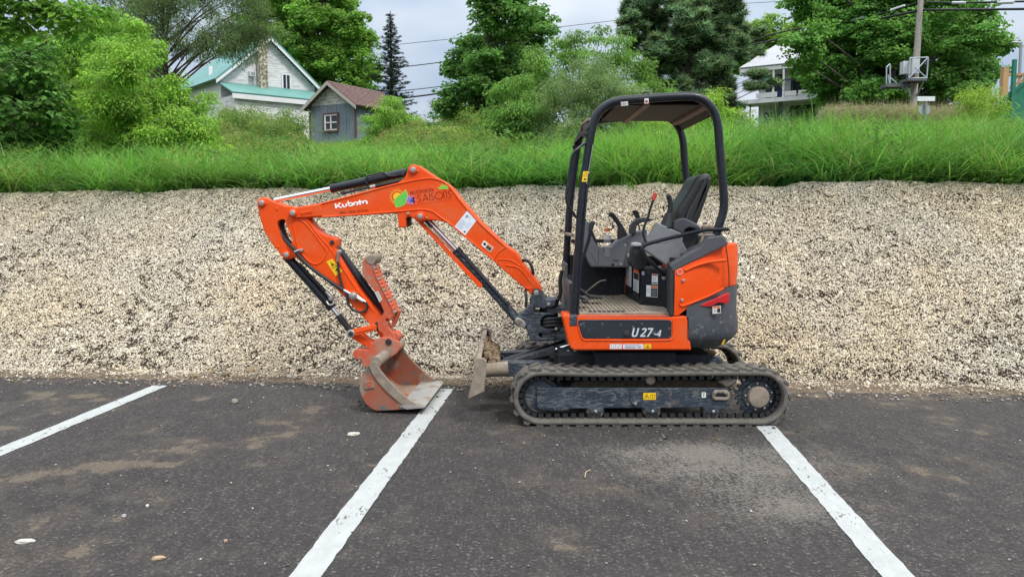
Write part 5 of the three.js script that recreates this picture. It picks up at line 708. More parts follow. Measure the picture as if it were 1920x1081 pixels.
// ---------------------------------------------------------------- canopy
{
  const path = [[1075.5, 600], [1078, 570], [1084, 480], [1090, 390], [1097.5, 322], [1104, 275], [1108, 250], [1112.5, 232], [1119, 216], [1129, 203.5], [1143, 194.5], [1160, 189], [1205, 185], [1255, 181.5], [1290, 180.5], [1307, 182], [1322, 189], [1334, 201.5], [1342, 217], [1346.5, 236], [1349.5, 275], [1354, 325], [1357.5, 370], [1357.5, 388], [1354.5, 404], [1348, 424], [1344, 440]];
  const zn = 0.575, P = path.map(([u, v]) => px(u, v, zn)), far = P.map((p) => V3(p.x, p.y, p.z - 1.18));
  const fr = part('canopy_frame', fin(tubeGeo(P, 0.031, false, 160, 16)), black, exc); part('canopy_frame', fin(tubeGeo(far, 0.031, false, 160, 16)), black, exc);
  part('post_foot', bx(1068, 591, 1082.5, 611, SIDE + 0.003, 0.12), wornBlack, fr); part('post_channel', hose([[1083.5, 590], [1089, 500], [1096, 410], [1103.5, 325]], zn + 0.028, 0.008), black, fr);
  // roof skin between the hoops, curling over at the front and back
  const rp = P.slice(7, 19).map((p) => V2(p.x, p.y + 0.018)); rp.unshift(V2(P[6].x - 0.035, P[6].y + 0.03)); rp[0].x -= 0.0;
  const cr = new THREE.CatmullRomCurve3(rp.map((p) => V3(p.x, p.y, 0)), false, 'centripetal').getPoints(60), sh3 = new THREE.Shape([...cr.map((p) => V2(p.x, p.y + 0.008)), ...cr.slice().reverse().map((p) => V2(p.x, p.y - 0.008))]);
  const rg = new THREE.ExtrudeGeometry(sh3, { depth: 1.22, bevelEnabled: false }); rg.translate(0, 0, zn - 1.20);
  const roofMat = M({ map: clone(tex(512, (x, y) => mul3(lerp3([0.020, 0.016, 0.013], [0.055, 0.044, 0.034], fb(x, y, 8, 5)), 0.8 + 0.4 * fb(x, y, 70, 2)), { srgb: true }), 1), roughness: 0.7 });
  const roof = part('canopy_roof', fin(rg), roofMat, exc);
  part('front_lip', hose([[1095, 258, -0.55], [1091, 247, -0.5], [1091, 236, -0.4], [1099, 228, -0.2], [1106, 224, 0.2], [1113, 224, 0.5]], 0, 0.011), muddySteel, roof);
  const bar = (u, v, w) => { const a = px(u, v, zn - 0.03), g = new THREE.BoxGeometry(w, 0.022, 1.12); g.translate(a.x, a.y, zn - 0.59); return fin(g); };
  part('roof_rib', bar(1213, 195, 0.045), muddySteel, roof); part('roof_rib', bar(1325, 200, 0.045), muddySteel, roof); part('roof_rib', bar(1318, 193, 0.05), roofMat, roof); part('roof_panel', fin((() => { const a = px(1240, 193, zn), g = new THREE.BoxGeometry(0.62, 0.01, 1.0); g.translate(a.x, a.y, zn - 0.59); return g; })()), M({ color: new THREE.Color().setRGB(0.05, 0.04, 0.032), roughness: 0.8 }), roof);
  part('lifting_hook', hose([[1197, 184], [1203, 178], [1209.5, 172.5], [1213, 172.5], [1219, 177], [1225, 181.5]], zn - 0.03, 0.006), black, fr);
  part('grab_handle', hose([[1098, 267, 0.58], [1088, 275, 0.6], [1079, 283, 0.62], [1074, 290, 0.62], [1071.5, 300, 0.62], [1066, 340, 0.62], [1062, 368, 0.62], [1063.5, 380, 0.62], [1070, 392, 0.61], [1080, 407, 0.58]], 0, 0.0105, { seg: 70 }), black, fr);
  for (const [u, v, o] of [[1098.5, 251.5, 0.58], [1077, 275, -0.6], [1062, 445, -0.5], [1075, 452, 0.4]]) part('lug', disc(u, v, o + 0.02, 0.016, 0.05), black, fr);
  part('cross_bar', rod([1062, 438, -0.55], [1074, 441, 0.5], 0, 0.013), muddySteel, fr); part('side_rail', rod([1100, 345, zn + 0.033], [1112, 271, zn + 0.033], 0, 0.003), zinc, fr);
  part('warning_sticker', decal([[1093.5, 321], [1105, 321], [1102.5, 340.5], [1091, 340.5]], zn + 0.034), sticker(64, 110, (x, w, h) => { x.fillStyle = '#f2c413'; x.fillRect(0, 0, w, h); x.strokeStyle = '#3a2e06'; x.lineWidth = 4; x.beginPath(); x.moveTo(32, 12); x.lineTo(54, 52); x.lineTo(10, 52); x.closePath(); x.stroke(); x.fillStyle = '#222'; x.beginPath(); x.arc(26, 84, 10, 0, 7); x.fill(); x.fillRect(34, 76, 10, 16); }), fr, 'yellow warning sticker');
  part('letter_sticker', decal([[1164, 190.8], [1178, 189.6], [1178.5, 197.6], [1164.5, 198.8]], zn + 0.034), print(128, 70, (x, w, h) => { x.clearRect(0, 0, w, h); x.fillStyle = '#d8d8d4'; for (let i = 0; i < 3; i++) x.fillRect(2 + i * 42, 2, 38, 66); x.fillStyle = '#16181c'; x.font = 'bold 58px sans-serif'; x.fillText('E', 6, 58); x.fillText('0', 46, 58); x.fillText('1', 90, 58); }), fr, 'three white letter stickers reading E01');
  part('certificate_sticker', decal([[1208.5, 184.5], [1216.5, 184], [1216.5, 193.6], [1208.5, 194]], zn + 0.034), sticker(48, 60, (x, w, h) => { x.fillStyle = '#dcdad6'; x.fillRect(0, 0, w, h); x.fillStyle = '#b02a20'; x.fillRect(8, 24, 30, 28); x.fillStyle = '#222'; x.fillRect(18, 20, 6, 32); }), fr, 'white and red sticker');
}
{ // crumbs of soil dropped round the tracks and bucket
  const l = []; for (let i = 0; i < 420; i++) { const k = rnd(), x = k < 0.75 ? rr(0.15, 2.15) : rr(-1.4, -0.5), z = k < 0.75 ? (rnd() < 0.7 ? -5.6 + 0.45 * rr(-1, 1) * rnd() : rr(-7, -5.7)) : rr(-7, -5.95), r = 0.003 + 0.012 * rnd() ** 3; l.push({ p: V3(x, r * 0.4, z), q: Q(rr(0, 6), rr(0, 6), rr(0, 6)), s: V3(r, r * 0.8, r), c: mul3([0.10, 0.08, 0.06], rr(0.5, 1.5)) }); }
  scene.add(instanced('soil_crumbs', stoneGeo(1, 41), stoneMat, l, 'crumbs of dry soil dropped around the tracks and bucket', 'soil'));
}
// soil heap caught behind the blade, and the drink bottle in the cab
{
  const l = []; const lo = px(912, 690, 0.3), hi = px(932, 655, -0.3);
  for (let i = 0; i < 420; i++) { const f = rnd(), z = rr(-0.35, 0.42), h = (1 - f) * 0.10 * (1 - Math.abs(z) * 0.8) + 0.02; const p = V3(BASE.x + mix(px(907, 690, z).x, px(935, 690, z).x, f), 0.40 + h * rnd(), ZC + z), r = rr(0.008, 0.024); l.push({ p, q: Q(rr(0, 6), rr(0, 6), rr(0, 6)), s: V3(r, r, r), c: mul3([0.20, 0.145, 0.095], rr(0.6, 1.3)) }); }
  scene.add(instanced('soil_heap', stoneGeo(1, 33), stoneMat, l, 'clods of brown soil heaped behind the dozer blade', 'soil'));
  const b = px(1138.5, 479, -0.27), g = V3(b.x + BASE.x, b.y, ZC - 0.27), s = 1.0;
  const bo = thing('drink_bottle', 'clear plastic drink bottle with an orange cap in the cab console', 'bottle', g);
  const pr = [[0, 0], [0.022, 0], [0.026, 0.006], [0.026, 0.03], [0.0235, 0.036], [0.028, 0.045], [0.031, 0.07], [0.034, 0.09], [0.034, 0.10], [0.031, 0.115], [0.034, 0.125], [0.033, 0.15], [0.026, 0.168], [0.018, 0.176], [0.018, 0.182]].map(([r, y]) => V2(r * 0.9, y * 1.1));
  part('body', metricUV(new THREE.LatheGeometry(pr, 24)), M({ color: 0xffffff, transmission: 0.92, roughness: 0.15, thickness: 0, ior: 1.45 }), bo); part('cap', metricUV(new THREE.CylinderGeometry(0.019, 0.019, 0.028, 20).translate(0, 0.214, 0)), M({ color: new THREE.Color().setRGB(0.75, 0.16, 0.03), roughness: 0.5 }), bo);
  part('label', metricUV(new THREE.CylinderGeometry(0.0312, 0.0312, 0.036, 24, 1, true).translate(0, 0.152, 0)), M({ map: canvasTex(64, 32, (x, w, h) => { x.fillStyle = '#d5d2d0'; x.fillRect(0, 0, w, h); x.fillStyle = '#c88a92'; x.fillRect(36, 4, 20, 22); }), roughness: 0.5 }), bo);
}

// ================================================================ BACKGROUND
// ---------------------------------------------------------------- white house with teal roof, grey shed, house on the right
const C = (r, g, b) => new THREE.Color().setRGB(r, g, b);
const whiteTex = tex(512, (x, y) => lerp3(lerp3([0.68, 0.68, 0.67], [0.80, 0.80, 0.80], fb(x, y, 8, 4)), [0.40, 0.38, 0.36], 0.55 * sstep(0.54, 0.64, fb(x, y, 8, 5, 8))), { srgb: true });
const whiteWorn = M({ map: clone(whiteTex, 0.25), roughness: 0.85 }), whiteClean = M({ map: clone(tex(128, (x, y) => mul3([0.70, 0.71, 0.72], 0.92 + 0.16 * fb(x, y, 6, 3)), { srgb: true }), 0.5), roughness: 0.8 });
const glassDark = M({ color: C(0.02, 0.025, 0.03), roughness: 0.06, metalness: 0, specularIntensity: 1 });
const teal = M({ map: clone(tex(256, (x, y) => mul3([0.115, 0.285, 0.255], 0.8 + 0.35 * fb(x, y, 6, 4)), { srgb: true }), 0.2), roughness: 0.5 });
const frameAt = (p, psi) => { const m = new THREE.Matrix4().makeRotationY(psi).setPosition(p); return { m, inv: m.clone().invert() }; };
const box3 = (x0, x1, y0, y1, z0, z1) => { const g = new THREE.BoxGeometry(x1 - x0, y1 - y0, z1 - z0); g.translate((x0 + x1) / 2, (y0 + y1) / 2, (z0 + z1) / 2); return metricUV(g); };
function prism(pts, z0, z1) { const g = new THREE.ExtrudeGeometry(new THREE.Shape(pts.map(([x, y]) => V2(x, y))), { depth: z1 - z0, bevelEnabled: false }); g.translate(0, 0, z0); return metricUV(g); }
function slab(a, b, c, d, t) { const n = b.clone().sub(a).cross(d.clone().sub(a)).normalize().multiplyScalar(t), g = new THREE.BufferGeometry(), P = [a, b, c, d].concat([a, b, c, d].map((q) => q.clone().add(n))); g.setAttribute('position', new THREE.Float32BufferAttribute(P.flatMap((p) => [p.x, p.y, p.z]), 3)); g.setIndex([0, 2, 1, 0, 3, 2, 4, 5, 6, 4, 6, 7, 0, 1, 5, 0, 5, 4, 1, 2, 6, 1, 6, 5, 2, 3, 7, 2, 7, 6, 3, 0, 4, 3, 4, 7]); const h = g.toNonIndexed(); h.computeVertexNormals(); return metricUV(h); }
function windowPart(parent, x0, x1, y0, y1, z, mFrame, { cols = 1, rows = 1, glass = glassDark, t = 0.07 } = {}) {
  const w = part('window', merge([box3(x0 - t, x1 + t, y1, y1 + t, z, z + 0.06), box3(x0 - t, x1 + t, y0 - t, y0, z, z + 0.07), box3(x0 - t, x0, y0, y1, z, z + 0.06), box3(x1, x1 + t, y0, y1, z, z + 0.06)]), mFrame, parent);
  for (let i = 0; i < cols; i++) for (let j = 0; j < rows; j++) part('pane', box3(mix(x0, x1, i / cols) + 0.02, mix(x0, x1, (i + 1) / cols) - 0.02, mix(y0, y1, j / rows) + 0.02, mix(y0, y1, (j + 1) / rows) - 0.02, z + 0.012, z + 0.02), glass, w);
  const bars = []; for (let i = 1; i < cols; i++) bars.push(box3(mix(x0, x1, i / cols) - 0.03, mix(x0, x1, i / cols) + 0.03, y0, y1, z, z + 0.045)); for (let j = 1; j < rows; j++) bars.push(box3(x0, x1, mix(y0, y1, j / rows) - 0.025, mix(y0, y1, j / rows) + 0.025, z, z + 0.04)); if (bars.length) part('glazing_bar', merge(bars), mFrame, w);
  return w;
}
{ // --- teal-roofed house
  const psi = 0.70, D = 57, pk = at(502, 70, D), base = V3(pk.x, hillY(pk.x, pk.z) - 0.3, pk.z), F = frameAt(base, psi), L = (u, v, o = 0) => px(u, v, o, F);
  const h = thing('white_house', 'weathered white clapboard house with teal metal roof and tall stone chimney', 'house', base); h.rotation.y = psi;
  const peak = L(502, 70), er = L(592, 163), yE = er.y, w = er.x, yP = peak.y;
  part('wall', merge([prism([[-w + 0.15, -1], [w - 0.15, -1], [w - 0.15, yE], [0, yP - 0.15], [-w + 0.15, yE]], -9, -0.03)]), whiteWorn, h);
  const bh = 0.165; for (let y = yE - 1.2; y < yP - 0.25; y += bh) { const hw = y < yE ? w - 0.12 : Math.max(0, (w - 0.1) * (yP - 0.1 - y - bh * 0.5) / (yP - yE)); if (hw > 0.15) { const b = part('clapboard', box3(-hw, hw, y, y + bh - 0.012, -0.03, 0.008), whiteWorn, h); b.rotation.x = 0.0; b.position.z = rr(0, 0.012); } }
  const zf = 0.45, zb = -9.4, ov = 0.35, sl = (yP - yE) / w;
  for (const s of [-1, 1]) { const e = V3(s * (w + ov), yE - ov * sl, zf), a = V3(0, yP, zf), c = V3(0, yP, zb), d = V3(s * (w + ov), yE - ov * sl, zb); const r = part('roof', s < 0 ? slab(e, a, c, d, 0.10) : slab(a, e, d, c, 0.10), teal, h); for (let k = 0; k < 16; k++) { const z = mix(zf, zb, (k + 0.5) / 16); part('roof_seam', slab(V3(0, yP + 0.12, z), V3(s * (w + ov), yE - ov * sl + 0.12, z), V3(s * (w + ov), yE - ov * sl + 0.12, z - 0.05), V3(0, yP + 0.12, z - 0.05), 0.03), teal, r); }
    part('rake_board', slab(V3(0, yP - 0.02, zf + 0.012), V3(s * (w + ov), yE - ov * sl - 0.02, zf + 0.012), V3(s * (w + ov), yE - ov * sl - 0.24, zf + 0.012), V3(0, yP - 0.24, zf + 0.012), 0.04), whiteClean, r); }
  // lean-to in front
  const t0 = L(412, 146), t1 = L(573, 179), zl = 2.6, yl = L(440, 158, 0).y, xl0 = -w - 0.1, xl1 = t1.x + 0.5; const lowY = L(520, 182, zl).y;
  const lr = part('lean_to_roof', slab(V3(xl0, yl, 0.05), V3(xl0, lowY, zl), V3(xl1, lowY, zl), V3(xl1, yl, 0.05), 0.09), teal, h); part('fascia', box3(xl0, xl1, lowY - 0.32, lowY - 0.01, zl - 0.06, zl + 0.012), whiteClean, lr);
  const lw = part('lean_to_wall', box3(xl0 + 0.2, xl1 - 0.2, -1, lowY - 0.05, 0.1, zl - 0.3), whiteWorn, h); for (let y = lowY - 2.6; y < lowY - 0.35; y += bh) part('clapboard', box3(xl0 + 0.18, xl1 - 0.18, y, y + bh - 0.012, zl - 0.3, zl - 0.27 + rr(0, 0.01)), whiteWorn, lw);
  const c0 = L(485, 60, 0.7), c1 = L(501, 150, 0.7); const ct = tex(256, (x, y) => mul3(lerp3([0.22, 0.19, 0.13], [0.62, 0.57, 0.46], sstep(0.35, 0.65, fb(x, y, 16, 4))), 0.75 + 0.5 * fb(x, y, 40, 2)), { srgb: true });
  const ch = part('chimney', box3(c0.x, c1.x, yl - 0.5, c0.y, 0.06, 0.75), M({ map: clone(ct, 0.5), roughness: 0.95 }), h);
  for (let y = yl - 0.2, r = 0; y < c0.y - 0.1; y += 0.22, r++) for (let k = 0; k < 3; k++) { const wd = (c1.x - c0.x) / 3, x = c0.x + wd * k + (r % 2 ? 0.04 : -0.04); part('stone', box3(Math.max(c0.x - 0.02, x + 0.015), Math.min(c1.x + 0.02, x + wd - 0.015), y + 0.012, y + 0.205, 0.74, 0.775 + rr(0, 0.03)), ch.material, ch); }
  const a = L(529.5, 140), b = L(542.5, 168.5); windowPart(h, a.x, b.x, b.y, a.y, 0.03, whiteClean, { cols: 2, t: 0.12 });
  const q0 = L(466.5, 133.5, 0.2), q1 = L(477.5, 143.5, 0.2); const ac = part('air_conditioner', box3(q0.x, q1.x, q1.y, q0.y, 0.02, 0.4), whiteClean, h); part('grille', box3(q0.x + 0.05, q1.x - 0.05, q1.y + 0.05, q0.y - 0.05, 0.4, 0.415), M({ color: C(0.25, 0.27, 0.28), roughness: 0.7 }), ac); part('vent_pipe', box3(-w * 0.9, -w * 0.9 + 0.25, yE + 0.3, yE + 1.1, -3, -2.75), whiteClean, h);
}
{ // --- grey shed
  const psi = -0.50, D = 40.6, pk = at(616, 150, D), base = V3(pk.x, hillY(pk.x, pk.z) - 0.3, pk.z), F = frameAt(base, psi), L = (u, v, o = 0) => px(u, v, o, F);
  const s = thing('garden_shed', 'small blue grey wooden shed with brown shingle roof and one window', 'shed', base); s.rotation.y = psi;
  const pkL = L(616, 153, 0), el = L(581, 199), er = L(666, 193), yE = (el.y + er.y) / 2, x0 = el.x, x1 = er.x, xc = (x0 + x1) / 2, yP = pkL.y - 0.12, dp = 3.6;
  const blue = M({ map: clone(tex(256, (x, y) => mul3(lerp3([0.15, 0.185, 0.22], [0.22, 0.26, 0.30], fb(x, y, 8, 4, 2)), 0.85 + 0.3 * fb(x, y, 40, 2)), { srgb: true }), 0.7), roughness: 0.85 }), gableM = M({ map: clone(tex(256, (x, y) => lerp3([0.55, 0.56, 0.53], [0.25, 0.22, 0.19], 0.8 * sstep(0.55, 0.7, fb(x, y, 8, 4, 4))), { srgb: true }), 0.6), roughness: 0.85 }), trim = M({ color: C(0.10, 0.06, 0.05), roughness: 0.8 }), shing = M({ map: clone(tex(512, (x, y) => { const row = Math.floor(y * 24), c = perm[(row * 7 + Math.floor(x * 32 + (row % 2) * 0.5)) & 255] / 255; return mul3(lerp3([0.105, 0.062, 0.055], [0.175, 0.105, 0.092], c), 0.75 + 0.5 * fb(x, y, 64, 2)); }, { srgb: true }), 0.35), roughness: 0.95 });
  part('wall', box3(x0 + 0.03, x1 - 0.03, -1, yE - 0.02, -dp, -0.03), blue, s);
  const nb = 15; for (let i = 0; i < nb; i++) { const a = mix(x0, x1, i / nb), b = mix(x0, x1, (i + 1) / nb); part('board', box3(a + 0.008, b - 0.008, -0.8, yE, -0.03, 0.006 + (i % 3) * 0.006), blue, s); }
  for (let i = 0; i < 16; i++) { const a = mix(0, -dp, i / 16), b = mix(0, -dp, (i + 1) / 16); part('board', box3(x1 - 0.03, x1 + 0.005 + (i % 3) * 0.006, -0.8, yE, b + 0.008, a - 0.008), blue, s); }
  part('corner_post', box3(x1 - 0.04, x1 + 0.05, -0.8, yE, -0.05, 0.05), trim, s); part('corner_post', box3(x0 - 0.05, x0 + 0.04, -0.8, yE, -0.05, 0.05), trim, s);
  part('gable', prism([[x0, yE], [x1, yE], [xc, yP]], -dp, -0.02), gableM, s); for (let y = yE; y < yP - 0.15; y += 0.155) { const k = (yP - y - 0.1) / (yP - yE), hw = (x1 - x0) / 2 * k; part('clapboard', box3(xc - hw, xc + hw, y + 0.008, y + 0.147, -0.02, 0.014 + rr(0, 0.014)), gableM, s); }
  const ov = 0.30, sl = (yP - yE) / ((x1 - x0) / 2), zf = 0.35, zb = -dp - 0.3;
  for (const k of [-1, 1]) { const ex = k < 0 ? x0 - ov : x1 + ov, a = V3(xc, yP + 0.03, zf), e = V3(ex, yE - ov * sl, zf), d = V3(ex, yE - ov * sl, zb), c = V3(xc, yP + 0.03, zb); const r = part('roof', k < 0 ? slab(e, a, c, d, 0.07) : slab(a, e, d, c, 0.07), shing, s); for (let j = 0; j < 14; j++) { const f0 = j / 14, f1 = (j + 1) / 14 + 0.01, off = V3(0, 0.075 + 0.0 * j, 0); const p = (f) => a.clone().lerp(e, f).add(off), q2 = (f) => c.clone().lerp(d, f).add(off); part('shingle_course', k < 0 ? slab(p(f1), p(f0), q2(f0), q2(f1), 0.02) : slab(p(f0), p(f1).setY(p(f1).y + 0.02), q2(f1).setY(q2(f1).y + 0.02), q2(f0), 0.012), shing, r); }
    part('rake_board', slab(a.clone().add(V3(0, 0.05, 0.01)), e.clone().add(V3(0, 0.05, 0.01)), e.clone().add(V3(0, -0.14, 0.01)), a.clone().add(V3(0, -0.14, 0.01)), 0.035), M({ color: C(0.42, 0.40, 0.37), roughness: 0.9 }), r); }
  const a = L(610, 216), b = L(633.5, 243.5); const wn = windowPart(s, a.x, b.x, b.y, a.y, 0.03, trim, { cols: 1, rows: 1, t: 0.09 }); part('sash', merge([box3(a.x, a.x + 0.06, b.y, a.y, 0.05, 0.10), box3((a.x + b.x) / 2 - 0.025, (a.x + b.x) / 2 + 0.03, b.y, a.y, 0.05, 0.09), box3(a.x, b.x, (a.y + b.y) / 2 - 0.03, (a.y + b.y) / 2 + 0.03, 0.05, 0.09), box3(a.x, b.x, a.y - 0.05, a.y, 0.05, 0.09), box3(a.x, b.x, b.y, b.y + 0.05, 0.05, 0.09)]), whiteWorn, wn);
}
{ // --- two-storey house on the right
  const psi = -0.60, D = 45, c0 = at(1452, 190, D), base = V3(c0.x, hillY(c0.x, c0.z) - 0.4, c0.z), F = frameAt(base, psi), L = (u, v, o = 0) => px(u, v, o, F);
  const h = thing('two_storey_house', 'pale grey two-storey house with white hipped roof and balcony', 'house', base); h.rotation.y = psi;
  const sid = M({ map: clone(tex(128, (x, y) => mul3([0.62, 0.63, 0.65], 0.9 + 0.2 * fb(x, y, 6, 3)), { srgb: true }), 0.5), roughness: 0.8 }), roofM = M({ map: clone(tex(256, (x, y) => mul3([0.36, 0.37, 0.39], 0.88 + 0.2 * fb(x, y, 8, 4)), { srgb: true }), 0.3), roughness: 0.6 }), dark = M({ color: C(0.035, 0.037, 0.045), roughness: 0.7 });
  const sl0 = L(1394, 194, 1.2), sl1 = L(1512, 184.5, 1.2), yS = (sl0.y + sl1.y) / 2, xL = sl0.x + 0.5, xR = xL + 7.0, yTop = L(1480, 127, 0).y, apex = L(1460, 89, -3.2);
  part('wall', box3(xL, xR, -1, yTop, -6, 0), sid, h);
  for (let y = yS - 2.5; y < yTop - 0.05; y += 0.23) { part('siding_board', box3(xL - 0.01, xR + 0.01, y, y + 0.215, 0, 0.02), sid, h); part('siding_board', box3(xL - 0.03, xL, y, y + 0.215, -6, 0), sid, h); }
  const ov = 0.7, e = [V3(xL - ov, yTop - 0.05, ov + 0.7), V3(xR + ov, yTop - 0.05, ov + 0.7), V3(xR + ov, yTop - 0.05, -6 - ov), V3(xL - ov, yTop - 0.05, -6 - ov)], ap = V3(apex.x, apex.y, -2.7), ap2 = V3(apex.x + 1.5, apex.y, -2.7);
  const tri = (a, b, c) => slab(a, b, c, c.clone().add(V3(0.001, 0, 0.001)), 0.06); part('roof', merge([slab(e[0], e[1], ap2, ap, 0.08), tri(e[1], e[2], ap2), slab(e[2], e[3], ap, ap2, 0.08), tri(e[3], e[0], ap)]), roofM, h);
  part('eave_board', merge([box3(e[0].x, e[1].x, yTop - 0.25, yTop - 0.06, e[0].z - 0.05, e[0].z), box3(e[0].x, e[0].x + 0.05, yTop - 0.25, yTop - 0.06, e[3].z, e[0].z)]), whiteClean, h);
  const b = part('balcony', box3(sl0.x, sl0.x + 8.2, yS - 0.08, yS + 0.14, 0.02, 1.5), whiteClean, h); for (const [u0, u1, v0, v1] of [[1418, 1457, 175, 181], [1472, 1493, 171, 178], [1497.5, 1519, 169, 176]]) { const p = L(u0, v0, 1.45), q = L(u1, v1, 1.45); part('railing_panel', box3(p.x, q.x, q.y, p.y, 1.42, 1.47), whiteClean, b); } part('handrail', box3(sl0.x, sl0.x + 8, yS + 1.0, yS + 1.05, 1.42, 1.46), dark, b);
  for (const [u, v0] of [[1406, 200], [1461, 196], [1465, 196]]) { const p = L(u, v0, 1.3); part('porch_post', box3(p.x, p.x + 0.06, -1, yS - 0.08, 1.25, 1.31), dark, h); }
  for (const u of [1450, 1469]) { const p = L(u, 140, 1.3); part('balcony_post', box3(p.x, p.x + 0.09, yS + 0.14, yTop, 1.3, 1.39), whiteWorn, h); }
  const d0 = L(1437, 142), d1 = L(1466, 183); part('doorway', box3(d0.x, d1.x, yS + 0.15, d0.y, 0.0, 0.035), dark, h); const bl = L(1458, 168, 0.1), bl2 = L(1468, 184, 0.1); part('blue_door', box3(bl.x, bl2.x, yS + 0.16, bl.y, 0.04, 0.08), M({ color: C(0.02, 0.04, 0.16), roughness: 0.6 }), h);
  const w0 = L(1487, 146), w1 = L(1513, 170); windowPart(h, w0.x, w1.x, w1.y, w0.y, 0.03, dark, { cols: 1 });
  const l0 = L(1434, 211), l1 = L(1449, 232); windowPart(h, l0.x, l1.x, l1.y, l0.y, 0.03, whiteClean, { rows: 2, t: 0.10 }); const sf = L(1452, 207), sf2 = L(1458.5, 240); part('side_panel', box3(sf.x, sf2.x, -0.5, sf.y, 0.03, 0.06), M({ color: C(0.16, 0.20, 0.24), roughness: 0.7 }), h);
  const g0 = L(1486, 202), g1 = L(1524, 233), gw = windowPart(h, g0.x, g1.x, g1.y, g0.y, 0.03, dark, { cols: 2, t: 0.1 }), cur = M({ color: C(0.36, 0.34, 0.28), roughness: 0.9 }); for (const [a, c] of [[0.02, 0.17], [0.33, 0.48], [0.54, 0.66], [0.82, 0.98]]) part('curtain', box3(mix(g0.x, g1.x, a), mix(g0.x, g1.x, c), g1.y, g0.y - 0.1, 0.055, 0.08), cur, gw); part('head_trim', box3(g0.x - 0.15, g1.x + 0.15, g0.y + 0.1, g0.y + 0.22, 0.03, 0.08), whiteClean, gw);
  const bp = at(1427 + 14, 152, 43.5); const ball = new THREE.SphereGeometry(0.16, 16, 12); ball.scale(1, 1.15, 1); const o = top('hanging_float', metricUV(ball), M({ color: C(0.05, 0.36, 0.36), roughness: 0.5 }), 'turquoise round ornament hanging at the balcony of the two-storey house', 'ornament'); o.position.copy(bp);
}
